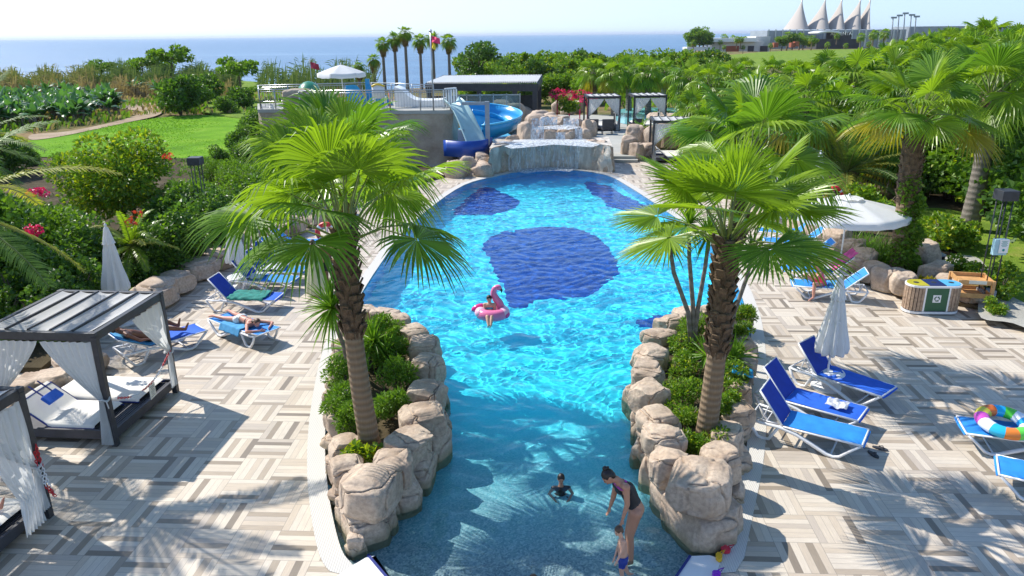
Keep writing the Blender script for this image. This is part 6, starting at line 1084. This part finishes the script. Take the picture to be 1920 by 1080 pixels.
for i, (x, y, s) in enumerate([(1297, 85, 1.9), (1304, 84, 2.1), (1311, 85, 2.2), (1318, 86, 2.0), (1325, 87, 1.7), (1295, 92, 1.2), (1465, 84, 1.5), (1485, 82, 1.6), (1505, 84, 1.4), (1520, 84, 1.3)]): a = V(x, y+12, 375+i); protos[i % 3].put((a[0], a[1], a[2]), i, s, 'small rounded tree near the far buildings on the headland', 'trees round the far buildings')
for i, (x, yt) in enumerate([(1674, 33), (1685, 29), (1696, 25), (1708, 28), (1717, 31)]):
    a, c = V(x, 60, 410), V(x+.6, yt, 410); t = thing('floodlight_mast', 'slender floodlight mast beside the event hall', 'mast', (a[0], a[1], a[2]-6), 'floodlight masts beside the event hall'); b = MB(); b.tube([a-A(0, 0, 6), c], .28, 6); b.build('pole', M['greypaint'], t); b = MB(); b.box(c+A(.4, 0, 0), (3.0, .6, .9)); b.build('floodlight', M['greypaint'], t)
b = MB(); fbox(b, 1700, 2000, 47, 84, 430, 20); tag(b.build('far_building', M['bgl'], loc=tuple(V(1850, 60, 430))), 'long pale grey building on the skyline at the far right', 'building')
for i, (x, y, m) in enumerate([(1455, 84, 'terrac'), (1487, 84, 'terrac'), (1494, 82, 'terrac')]): b = MB(); fbox(b, x-4, x+5, y-4, y+5, 372, 3); tag(b.build('kiosk', M[m], loc=tuple(V(x, y+5, 372))), 'small red-brown kiosk in front of the event hall', 'kiosk', 'red-brown kiosks')
# ================================================================== PEOPLE
def skinm(name, c):
    k = N(name); k.set(k.b.inputs['Base Color'], k.ramp(k.noise(k.co(), 9.), [(.3, tuple(x*.92 for x in c)), (.7, c)])); k.b.inputs['Roughness'].default_value = .45; k.b.inputs['Subsurface Weight'].default_value = .08; k.b.inputs['Subsurface Radius'].default_value = (.02, .008, .004); return k.m
SK1 = skinm('skin_fair', (.62, .36, .25)); SK2 = skinm('skin_tan', (.50, .25, .155)); SK3 = skinm('skin_dark', (.22, .095, .05)); SK4 = skinm('skin_sunburnt', (.62, .29, .20))
HB = pm('dark_hair', (.018, .012, .010), .45, .4, 20., .5, 60., .004); HBr = pm('brown_hair', (.10, .055, .03), .5, .4, 20., .5, 60., .004)
def capsule(b, p0, p1, r0, r1, n=12, fl=1.):
    p0, p1 = np.array(p0, float), np.array(p1, float); D = unit(p1-p0); pts = []; rr = []
    for a in np.linspace(-math.pi/2+.12, 0, 4): pts.append(p0+D*r0*math.sin(a)); rr.append(r0*math.cos(a))
    for q in (.33, .66): pts.append(p0+(p1-p0)*q); rr.append(r0+(r1-r0)*q)
    for a in np.linspace(0, math.pi/2-.12, 4): pts.append(p1+D*r1*math.sin(a)); rr.append(r1*math.cos(a))
    b.tube(pts, rr, n, flat=fl)
def person(label, J, s, skin, face, vox=.012, hair=HB, bun=False, tail=None, clothes=(), fat=1., group=None, longhair=0):
    J = {k_: np.array(v, float) for k_, v in J.items()}; pel = J['pelvis']; t = thing('person', label, 'person', (pel[0], pel[1], min(v[2] for v in J.values())), group)
    face = unit(face); nk, hd, ch = J['neck'], J['head'], J.get('chest', (J['neck']*.6+J['pelvis']*.4)); b = MB(); hc = hd; upv = unit(hc-nk+A(0, 0, .001)); side = unit(np.cross(face, upv)); upv = unit(np.cross(side, face)); Mx = np.array([side, face, upv])
    b.ell(hc, A(.074, .092, .098)*s, 12, 16, M=Mx); b.ell(hc+face*.022*s-upv*.055*s, A(.052, .062, .058)*s, 10, 12, M=Mx); b.ell(hc+face*.092*s-upv*.02*s, A(.013, .020, .022)*s, 6, 8, M=Mx); b.ell(hc+face*.082*s-upv*.062*s, A(.024, .013, .010)*s, 6, 8, M=Mx)
    for q in (-1, 1): b.ell(hc+side*q*.076*s-upv*.015*s, A(.012, .022, .030)*s, 6, 8, M=Mx)
    capsule(b, nk, hc-upv*.05*s, .052*s*fat, .046*s)
    sl, sr, hl_, hr_ = J['shL'], J['shR'], J['hiL'], J['hiR']; capsule(b, sl, sr, .058*s*fat, .058*s*fat); capsule(b, sl*.72+sr*.28-(nk-pel)*.10, sr*.72+sl*.28-(nk-pel)*.10, .088*s*fat, .088*s*fat); capsule(b, ch, pel*.55+ch*.45, .108*s*fat, .098*s*fat); capsule(b, hl_, hr_, .098*s*fat, .098*s*fat); capsule(b, pel*.6+ch*.4, pel, .10*s*fat, .115*s*fat); capsule(b, nk, ch, .05*s, .10*s*fat)
    for q in 'LR':
        capsule(b, J['sh'+q], J['el'+q], .048*s*fat, .038*s*fat); capsule(b, J['el'+q], J['ha'+q], .037*s*fat, .025*s); d = unit(J['ha'+q]-J['el'+q]); sd = unit(np.cross(d, face+A(.01, .02, .3))); nn = np.cross(sd, d); h = J['ha'+q]
        b.ell(h+d*.045*s, A(.040, .048, .016)*s, 8, 10, M=np.array([sd, d, nn]))
        for i, (o, l) in enumerate(((-.030, .060), (-.011, .072), (.010, .068), (.029, .052))): p0 = h+d*.075*s+sd*o*s; p1 = p0+d*l*.55*s+nn*.004*s; p2 = p1+unit(d+nn*.6)*l*.5*s; capsule(b, p0, p1, .0088*s, .008*s, 6); capsule(b, p1, p2, .008*s, .007*s, 6)
        p0 = h+d*.03*s-sd*.034*s; capsule(b, p0, p0+unit(d-sd*.9)*.045*s, .011*s, .009*s, 6)
        capsule(b, J['hi'+q], J['kn'+q], .088*s*fat, .056*s*fat); capsule(b, J['kn'+q], J['kn'+q]*.6+J['an'+q]*.4, .054*s*fat, .054*s*fat); capsule(b, J['kn'+q]*.6+J['an'+q]*.4, J['an'+q], .053*s*fat, .034*s); capsule(b, J['an'+q], J['to'+q], .036*s, .022*s); 
        f = unit(J['to'+q]-J['an'+q]); sd = unit(np.cross(f, A(0.01, 0, 1)))
        for o in (-.026, -.012, .002, .015, .027): capsule(b, J['to'+q]+sd*o*s*.9, J['to'+q]+sd*o*s+f*.025*s, .010*s, .008*s, 6)
    o = b.build('body', skin, t); m = o.modifiers.new('r', 'REMESH'); m.mode = 'VOXEL'; m.voxel_size = vox; m.use_smooth_shade = True; m = o.modifiers.new('s', 'SMOOTH'); m.factor = .6; m.iterations = 4
    dg = bpy.context.evaluated_depsgraph_get(); me = bpy.data.meshes.new_from_object(o.evaluated_get(dg)); o.modifiers.clear(); o.data = me; me.materials.clear(); me.materials.append(skin); off = np.array(t.location)
    nv = len(me.vertices); co_ = np.zeros(nv*3); me.vertices.foreach_get('co', co_); co_ = co_.reshape(-1, 3)+off; no_ = np.zeros(nv*3); me.vertices.foreach_get('normal', no_); no_ = no_.reshape(-1, 3); lv = np.zeros(len(me.loops), int); me.loops.foreach_get('vertex_index', lv); quads = lv.reshape(-1, 4) if len(lv) == 4*len(me.polygons) else None
    b = MB(); b.ell(hc-face*.014*s+upv*.016*s, A(.083, .096, .098)*s, 12, 18, M=Mx); b.ell(hc-face*.045*s-upv*.02*s, A(.074, .060, .075)*s, 10, 14, M=Mx)
    if bun: b.ell(hc-face*.06*s+upv*.11*s, A(.042, .040, .036)*s, 8, 10, M=Mx); b.ell(hc-face*.09*s+upv*.085*s, A(.03, .03, .02)*s, 6, 8, M=Mx)
    if tail is not None: b.tube([hc-face*.09*s, hc-face*.13*s-upv*.06*s, hc+A(*tail)*s], [.035*s, .04*s, .012*s], 8)
    if longhair: b.tube([hc-face*.06*s, nk-face*.09*s, nk-face*.10*s-upv*longhair], [.07*s, .085*s, .05*s], 10, flat=.6)
    b.build('hair', hair, t)
    b = MB()
    for q in (-1, 1): b.ell(hc+side*q*.030*s+face*.082*s+upv*.004*s, A(.012, .008, .007)*s, 6, 8, M=Mx)
    b.build('eyes', HB, t); b = MB(); b.ell(hc+face*.0935*s-upv*.062*s, A(.021, .006, .0075)*s, 6, 8, M=Mx); b.build('lips', solid('lips', (.45, .12, .10)), t)
    ax = unit(nk-pel); L = np.linalg.norm(nk-pel)
    for nm, mat, fn, d in clothes:
        sel = fn(co_, J, ax, L)
        if quads is None or not sel.any(): continue
        F = quads[sel[quads].all(1)]; u_, inv = np.unique(F, return_inverse=True)
        if len(F): b = MB(); b.add(co_[u_]+no_[u_]*d, inv.reshape(-1, 4), 0, True); g = b.build(nm, mat, t)
    return t
def band(lo, hi, r=.19, slope=0.):      # torso between two heights along the spine, keeping off the arms
    def f(c, J, ax, L):
        p = J['pelvis']; h = (c-p)@ax/L; d = np.linalg.norm((c-p)-np.outer((c-p)@ax, ax), axis=1); ok = (h > lo) & (h < hi) & (d < r)
        for q in 'LR':
            for a, e in (('sh', 'el'), ('el', 'ha')):
                A0, A1 = J[a+q], J[e+q]; T = A1-A0; t = np.clip(((c-A0)@T)/(T@T), .22 if a == 'sh' else 0, 1); dd = np.linalg.norm(c-A0-np.outer(t, T), axis=1); ok &= dd > .052*r/.19
        return ok
    return f
def trunks(k=.35, r=.13, top=.16):
    def f(c, J, ax, L):
        p = J['pelvis']; h = (c-p)@ax/L; ok = (h < top) & (np.linalg.norm(c-p, axis=1) < r*1.6) & (h > -.35)
        for q in 'LR':
            A0, A1 = J['hi'+q], J['kn'+q]; T = A1-A0; t = ((c-A0)@T)/(T@T); dd = np.linalg.norm(c-A0-np.outer(np.clip(t, 0, 1), T), axis=1); ok |= (t > -.3) & (t < k) & (dd < r*.95) & (h < top)
        for q in 'LR':
            A0, A1 = J['el'+q], J['ha'+q]; T = A1-A0; t = np.clip(((c-A0)@T)/(T@T), 0, 1.3); ok &= np.linalg.norm(c-A0-np.outer(t, T), axis=1) > r*.42
        return ok
    return f
def brief(c, J, ax, L):
    p = J['pelvis']; h = (c-p)@ax/L; ok = (h < .13) & (h > -.34) & (np.linalg.norm(c-p, axis=1) < .2)
    for q in 'LR': A0, A1 = J['hi'+q], J['kn'+q]; T = A1-A0; t = ((c-A0)@T)/(T@T); ok &= t < .16
    return ok
blk = solid('black_swimsuit', (.012, .014, .018), .5); pnk = solid('magenta_trim', (.45, .03, .38), .5); blu = solid('blue_trunks', (.012, .04, .28), .6); tq = solid('turquoise_bikini', (.01, .33, .42), .5); whb = solid('white_bikini', (.78, .78, .76), .6); cor = solid('coral_swimsuit', (.75, .10, .14), .5)
Yw = 8.85; fw = G(1183, 1040, -.17)
W_ = dict(head=V(1140, 893, Yw), neck=V(1156, 899, Yw), shL=V(1174, 914, Yw-.15), shR=V(1156, 908, Yw+.16), elL=V(1176, 946, Yw-.20), haL=V(1168, 972, Yw-.24), elR=V(1150, 932, Yw+.2), haR=V(1144, 950, Yw+.16), pelvis=V(1193, 954, Yw), hiL=V(1192, 962, Yw-.08), hiR=V(1190, 960, Yw+.09), chest=V(1176, 918, Yw))
W_['knL'] = V(1181, 1005, Yw-.10); W_['knR'] = V(1178, 1000, Yw+.08); W_['anL'] = A(*V(1184, 1045, Yw-.12)[:2], -.10); W_['anR'] = A(*V(1180, 1036, Yw+.10)[:2], -.10); W_['toL'] = W_['anL']+A(-.16, -.02, -.04); W_['toR'] = W_['anR']+A(-.16, .0, -.04)
person('woman in a black swimsuit with pink trim bending over the toddler in the shallow water', W_, .95, SK2, A(-.55, -.25, -.62), .010, bun=True, fat=1.08, clothes=[('swimsuit', blk, band(.16, .80, .21), .006), ('swimsuit_trim', pnk, band(.80, .88, .2), .008)])
Yt = 8.2
T_ = dict(head=V(1160, 995, Yt), neck=V(1166, 1011, Yt), shL=V(1170, 1016, Yt-.06), shR=V(1163, 1014, Yt+.07), elL=V(1166, 1034, Yt-.10), haL=V(1158, 1050, Yt-.14), elR=V(1158, 1030, Yt+.1), haR=V(1153, 1044, Yt+.06), pelvis=V(1168, 1047, Yt), hiL=V(1168, 1052, Yt-.04), hiR=V(1168, 1050, Yt+.05), chest=V(1167, 1024, Yt), knL=V(1165, 1068, Yt-.05), knR=V(1172, 1064, Yt+.05), anL=V(1167, 1084, Yt-.05), anR=V(1178, 1076, Yt+.07), toL=V(1160, 1088, Yt-.07), toR=V(1186, 1076, Yt+.02))
person('toddler in blue swim trunks standing in front of the bending woman', T_, .62, SK1, A(-.75, -.35, -.35), .008, hair=HBr, clothes=[('swim_trunks', blu, trunks(.55, .085, .18), .005)])
Yc = 10.55; c0 = V(1052, 897, Yc)+A(0, 0, 0)
Cc = dict(head=c0, neck=c0+A(0, .0, -.13), shL=c0+A(-.12, .0, -.19), shR=c0+A(.12, .0, -.19), elL=c0+A(-.19, -.05, -.33), elR=c0+A(.19, -.05, -.33), haL=c0+A(-.10, -.20, -.42), haR=c0+A(.10, -.20, -.42), chest=c0+A(0, .01, -.27), pelvis=c0+A(0, .05, -.50), hiL=c0+A(-.07, .03, -.50), hiR=c0+A(.07, .03, -.50), knL=c0+A(-.16, -.18, -.47), knR=c0+A(.16, -.18, -.47), anL=c0+A(-.10, .02, -.57), anR=c0+A(.10, .02, -.57), toL=c0+A(-.08, .12, -.58), toR=c0+A(.08, .12, -.58))
person('dark-haired child in a dark swim vest sitting in the shallow water facing the camera', Cc, .74, SK2, A(0, -1, -.25), .010, clothes=[('swim_vest', blk, band(.20, .98, .17), .006)])
c0 = V(1000, 1086, 8.0); c0[2] = max(c0[2], .02)
S_ = dict(head=c0, neck=c0+A(0, -.13, -.07), shL=c0+A(-.13, -.18, -.09), shR=c0+A(.13, -.18, -.09), elL=c0+A(-.2, -.1, -.13), elR=c0+A(.2, -.1, -.13), haL=c0+A(-.2, .1, -.13), haR=c0+A(.2, .1, -.13), chest=c0+A(0, -.3, -.1), pelvis=c0+A(0, -.6, -.10), hiL=c0+A(-.07, -.6, -.10), hiR=c0+A(.07, -.6, -.10), knL=c0+A(-.09, -.95, -.12), knR=c0+A(.09, -.95, -.12), anL=c0+A(-.1, -1.3, -.12), anR=c0+A(.1, -1.3, -.12), toL=c0+A(-.1, -1.42, -.13), toR=c0+A(.1, -1.42, -.13))
person('child lying in the shallow water, only the brown hair showing at the bottom edge', S_, .72, SK1, A(0, 1, .1), .012, hair=HBr)
# flamingo and girl
Yf = G(922, 600, 0)[1]+.32; fc_ = V(923, 590, Yf); fc_[2] = .07
M['flam'] = solid('pink_vinyl', (.85, .20, .38), .2); M['flaml'] = solid('pale_pink_vinyl', (.88, .50, .62), .2); M['flamd'] = solid('deep_pink_vinyl', (.75, .05, .25), .2)
t = thing('flamingo_float', 'pink inflatable flamingo float in the pool', 'pool float', fc_); a = np.linspace(0, 2*math.pi, 33)
b = MB(); b.tube([fc_+A(.31*math.cos(q), .27*math.sin(q), .02) for q in a], .15, 16, cap=False); b.build('ring', M['flam'], t)
b = MB()
for sx, yy in ((-.30, -.06), (.31, -.06)): b.ell(fc_+A(sx, yy-.02, .05), (.16, .20, .145), 10, 14)
b.build('wings', M['flaml'], t); b = MB(); b.ell(fc_+A(.36, -.14, .02), (.11, .13, .11), 10, 12); b.build('wing_tip', M['flamd'], t)
b = MB(); q = V(897, 577, Yf+.1); b.ell(q, (.20, .09, .10), 10, 12, M=np.array([unit(A(1, .1, .35)), A(0, 1, 0), unit(A(-.35, 0, 1))])); b.build('tail', M['flamd'], t)
b = MB(); P = catmull([V(x, y, Yf+.1) for x, y in [(939, 583), (937, 570), (930, 560), (925.5, 551), (927, 542), (933, 538), (938, 542)]], 5); b.tube(P, np.interp(np.linspace(0, 1, len(P)), [0, .3, .6, .8, .92, 1], [.115, .10, .075, .06, .075, .05]), 12); b.build('neck', M['flam'], t)
b = MB(); b.tube([V(938, 542, Yf+.1), V(940.5, 545, Yf+.1), V(940, 549, Yf+.1)], [.045, .032, .008], 8); b.build('beak', M['char'], t)
Yg = Yf+.02; Gp = dict(head=V(917, 560, Yg), neck=V(918, 568, Yg), shL=V(927, 571, Yg), shR=V(909, 571, Yg), elL=V(929, 580, Yg-.05), elR=V(907.5, 580, Yg-.05), haL=V(921, 589, Yg-.22), haR=V(909, 589, Yg-.15), chest=V(918, 576, Yg), pelvis=V(918, 587, Yg-.02), hiL=V(921.5, 588, Yg-.05), hiR=V(914.5, 588, Yg-.05), knL=V(922, 594, Yg-.42), knR=V(913.5, 594, Yg-.42), anL=V(920.5, 611, Yg-.62), anR=V(916, 611, Yg-.62), toL=V(920, 616, Yg-.70), toR=V(915, 616, Yg-.70))
person('girl in a turquoise bikini sitting on the pink flamingo float', Gp, .86, SK1, A(.05, -1, -.2), .010, clothes=[('bikini_top', tq, band(.42, .66, .19), .007), ('bikini_bottom', whb, brief, .006)])
# girl on the right lounger
Yq = G(1524, 566)[1]; Yp = Yq+.42; Q_ = dict(head=V(1530, 497, Yp), neck=V(1535, 506, Yp), shL=V(1538, 513, Yp-.12), shR=V(1537, 510, Yp+.13), elL=V(1530, 522, Yp-.16), elR=V(1528, 519, Yp+.10), haL=V(1521, 512, Yp-.08), haR=V(1520, 512, Yp+.04), chest=V(1538, 517, Yp), pelvis=V(1543, 533, Yp), hiL=V(1541, 535, Yp-.09), hiR=V(1541, 533, Yp+.09), knL=V(1527, 532, Yp-.28), knR=V(1509, 516, Yp+.1), anL=V(1525, 558, Yp-.36), anR=V(1530, 532, Yp+.12), toL=V(1517, 563, Yp-.42), toR=V(1521, 534, Yp+.1))
person('girl in a coral pink swimsuit sitting sideways on a blue lounger and eating', Q_, .92, SK4, A(-1, -.25, -.3), .012, hair=HBr, clothes=[('swimsuit', cor, band(-.30, .80, .19), .007)])
# woman lying face down
def L2p(x, y, z): return onl(L2, x, y, z)
U_ = dict(head=L2p(.30, .02, .53), neck=L2p(.43, 0, .49), shL=L2p(.50, .17, .46), shR=L2p(.50, -.17, .46), elL=L2p(.24, .37, .42), elR=L2p(.24, -.36, .42), haL=L2p(.04, .14, .42), haR=L2p(.04, -.12, .42), chest=L2p(.66, 0, .47), pelvis=L2p(1.0, 0, .48), hiL=L2p(1.02, .09, .47), hiR=L2p(1.02, -.09, .47), knL=L2p(1.42, .17, .44), knR=L2p(1.42, -.15, .44), anL=L2p(1.78, .24, .45), anR=L2p(1.80, -.20, .45), toL=L2p(1.93, .27, .41), toR=L2p(1.95, -.22, .41))
person('woman in a white bikini lying face down on the flat blue lounger on the left', U_, .95, SK4, unit(L2p(0, .1, .45)-L2p(.3, 0, .52)), .010, hair=HBr, longhair=.1, clothes=[('bikini_bottom', whb, brief, .007), ('bikini_top', blk, band(.50, .56, .19), .006)])
def L1p(x, y, z): return onl(L1, x, y, z)
O_ = dict(head=L1p(.02, 0, .90), neck=L1p(.14, 0, .76), shL=L1p(.20, .19, .72), shR=L1p(.20, -.19, .72), elL=L1p(.42, .27, .55), elR=L1p(.42, -.27, .55), haL=L1p(.66, .2, .50), haR=L1p(.66, -.2, .50), chest=L1p(.34, 0, .66), pelvis=L1p(.70, 0, .49), hiL=L1p(.72, .09, .49), hiR=L1p(.72, -.09, .49), knL=L1p(1.10, .12, .74), knR=L1p(1.12, -.12, .60), anL=L1p(1.44, .12, .50), anR=L1p(1.50, -.12, .46), toL=L1p(1.50, .13, .66), toR=L1p(1.58, -.13, .60))
person('tanned man reclining on the blue lounger behind the large cabana, knees bent', O_, 1.05, SK3, unit(L1p(1, 0, .3)-L1p(0, 0, 0)), .013, clothes=[('swim_trunks', blk, trunks(.4, .14, .1), .008)])
# standing couple
Ym = 20.4; mm = V(613, 447, Ym); g0 = A(mm[0], Ym, 0); h_ = mm[2]; sM = (h_+.10)/1.75
def st(x, y, z): return g0+A(x, y, z*sM)
K_ = dict(head=mm, neck=st(.0, 0, 1.42), shL=st(-.20, -.02, 1.36), shR=st(.20, 0, 1.36), elL=st(-.42, -.05, 1.15), elR=st(.32, -.1, 1.12), haL=st(-.56, .05, .98), haR=st(.34, -.2, .92), chest=st(0, 0, 1.22), pelvis=st(-.02, .02, .93), hiL=st(-.1, .02, .90), hiR=st(.09, .02, .90), knL=st(-.10, -.02, .50), knR=st(.11, .0, .50), anL=st(-.10, .03, .08), anR=st(.12, .03, .08), toL=st(-.11, .16, .03), toR=st(.13, .16, .03))
person('bare-backed man seen from behind among the left loungers, holding a towel', K_, sM*.98, SK3, A(.1, 1, -.1), .013, clothes=[('swim_shorts', blk, trunks(.6, .14, .14), .010)])
b = MB(); g = np.zeros((14, 10, 3)); tw0 = st(.30, -.12, 1.25)
for i in range(14):
    for j in range(10): g[i, j] = tw0+A((i/13-.4)*.36+.03*math.sin(j), -.04*math.sin(i*1.6)-.05, -j/9*.62)
b.grid(g); tag(b.build('towel', M['whitet'], loc=tuple(tw0)), 'white and blue towel hanging from the hand of the bare-backed man', 'towel')
dm = V(586, 455, Ym-.2); gd = A(dm[0], Ym-.2, 0); sW = (dm[2]+.1)/1.72
def sd_(x, y, z): return gd+A(x, y, z*sW)
D_ = dict(head=dm, neck=sd_(0, 0, 1.40), shL=sd_(-.16, 0, 1.33), shR=sd_(.16, 0, 1.33), elL=sd_(-.22, .06, 1.06), elR=sd_(.24, .05, 1.08), haL=sd_(-.2, .2, .86), haR=sd_(.2, .22, .9), chest=sd_(0, 0, 1.2), pelvis=sd_(0, 0, .92), hiL=sd_(-.09, 0, .90), hiR=sd_(.09, 0, .90), knL=sd_(-.1, .03, .48), knR=sd_(.1, 0, .48), anL=sd_(-.11, 0, .08), anR=sd_(.11, 0, .08), toL=sd_(-.12, .14, .03), toR=sd_(.12, .14, .03))
t = person('woman in a long pale yellow dress standing beside the bare-backed man', D_, sW*.95, SK2, A(.4, 1, -.2), .013, hair=HBr, longhair=.18)
b = MB(); dressm = clothm('pale_yellow_cloth', (.72, .72, .48), .3); prof = [(.30, .08), (.27, .3), (.22, .6), (.175, .9), (.14, 1.08), (.155, 1.24), (.13, 1.34)]; b.lathe([(r, z*sW) for r, z in prof], gd, 40, mod=lambda a, s_: 1+(.13*(1-s_))*np.sin(a*9)); b.build('dress', dressm, t)
def C2p(x, y, z): return onc(C2f, x, y, z)
X_ = dict(head=C2p(-.85, .52, .60), neck=C2p(-.70, .52, .52), shL=C2p(-.62, .70, .50), shR=C2p(-.62, .34, .50), elL=C2p(-.35, .78, .45), elR=C2p(-.35, .26, .45), haL=C2p(-.1, .74, .44), haR=C2p(-.1, .30, .44), chest=C2p(-.45, .52, .50), pelvis=C2p(-.12, .52, .49), hiL=C2p(-.1, .61, .48), hiR=C2p(-.1, .43, .48), knL=C2p(.32, .63, .47), knR=C2p(.32, .42, .47), anL=C2p(.70, .62, .46), anR=C2p(.70, .44, .46), toL=C2p(.76, .64, .60), toR=C2p(.76, .42, .60))
person('sunbather lying in the bottom left cabana with only bare feet in view', X_, .95, SK4, A(0, 0, 1), .014, clothes=[('swim_shorts', blu, trunks(.5, .13, .14), .01)])
ORD = 'first second third fourth fifth sixth seventh eighth ninth tenth eleventh twelfth thirteenth fourteenth fifteenth sixteenth seventeenth eighteenth nineteenth twentieth twenty-first twenty-second twenty-third twenty-fourth twenty-fifth'.split(); ORD += ['twenty-'+q for q in ORD[5:9]]+['thirtieth']+['thirty-'+q for q in ORD[:9]]+['fortieth']+['forty-'+q for q in ORD[:9]]
def number(group, base, axis, word, cap=25):
    q = sorted([o for o in C.objects if o.get('group') == group and o.parent is None], key=lambda o: (o.location.x/max(o.location.y, .1) if axis == 'x' else o.location.y))
    if len(q) <= cap:
        for i, o in enumerate(q): o['label'] = base+', '+ORD[i]+' '+word
number('fan palms of the right-hand grove', 'fan palm in the grove on the right', 'x', 'from the left', 48); number('trees of the seaside belt', 'bushy tree in the seaside belt', 'x', 'from the left', 48); number('shrubs of the left garden', 'dark green shrub in the planting left of the deck', 'x', 'from the left'); number('bushes edging the lawn', 'dark bush at the near edge of the bright lawn', 'x', 'from the left')
number('shrubs of the left planter island', 'oleander shrub in the left planter island', 'y', 'from the camera'); number('shrubs of the right planter island', 'oleander shrub in the right planter island', 'y', 'from the camera')
number('bushes of the right-hand hedge', 'leafy bush in the tall hedge on the right', 'x', 'from the left'); number('feathery shrubs of the left garden', 'feathery green shrub of the left garden', 'x', 'from the left')
number('pointed trees of the seaside belt', 'pointed tree rising from the seaside belt', 'x', 'from the left'); number('palms round the far buildings', 'tiny palm near the far headland buildings', 'x', 'from the left'); number('trees round the far buildings', 'small round tree near the far buildings', 'x', 'from the left')
number('banana plants on the dry bank', 'small banana plant on the dry bank', 'x', 'from the left'); number('crimson flowering bushes behind the terrace', 'crimson flowering bush behind the terrace', 'x', 'from the left'); number('floodlight masts beside the event hall', 'slender floodlight mast by the event hall', 'x', 'from the left'); number('red-brown kiosks', 'small red-brown kiosk before the event hall', 'x', 'from the left'); number('leafy trees of the right-hand grove', 'leafy tree in the right-hand palm grove', 'x', 'from the left')
# lettering must be a mesh; no helper objects
for o in list(C.objects):
    if o.type == 'FONT':
        dg = bpy.context.evaluated_depsgraph_get(); me = bpy.data.meshes.new_from_object(o.evaluated_get(dg)); n_ = bpy.data.objects.new('sign_letters', me); C.objects.link(n_); n_.parent = o.parent; n_.location = o.location; n_.rotation_euler = o.rotation_euler; bpy.data.objects.remove(o)
for o in C.objects:
    if o.type == 'MESH' and len(o.data.materials) and o.data.materials[0] in (M['rock'], M['mineral']): o.cycles.is_caustics_receiver = o.parent is not None and o.parent.name.startswith('rock_planter')
# ================================================================== AIR
k = N('haze'); k.t.nodes.remove(k.b); v = k.t.nodes.new('ShaderNodeVolumePrincipled'); v.inputs['Color'].default_value = (.80, .88, 1, 1); v.inputs['Density'].default_value = .00006; v.inputs['Anisotropy'].default_value = .3; k.t.links.new(v.outputs[0], k.o.inputs[1])
b = MB(); b.box((0, 22000, 16), (79000, 45000, 60)); tag(b.build('haze', k.m), 'thin pale sea haze', kind='stuff')
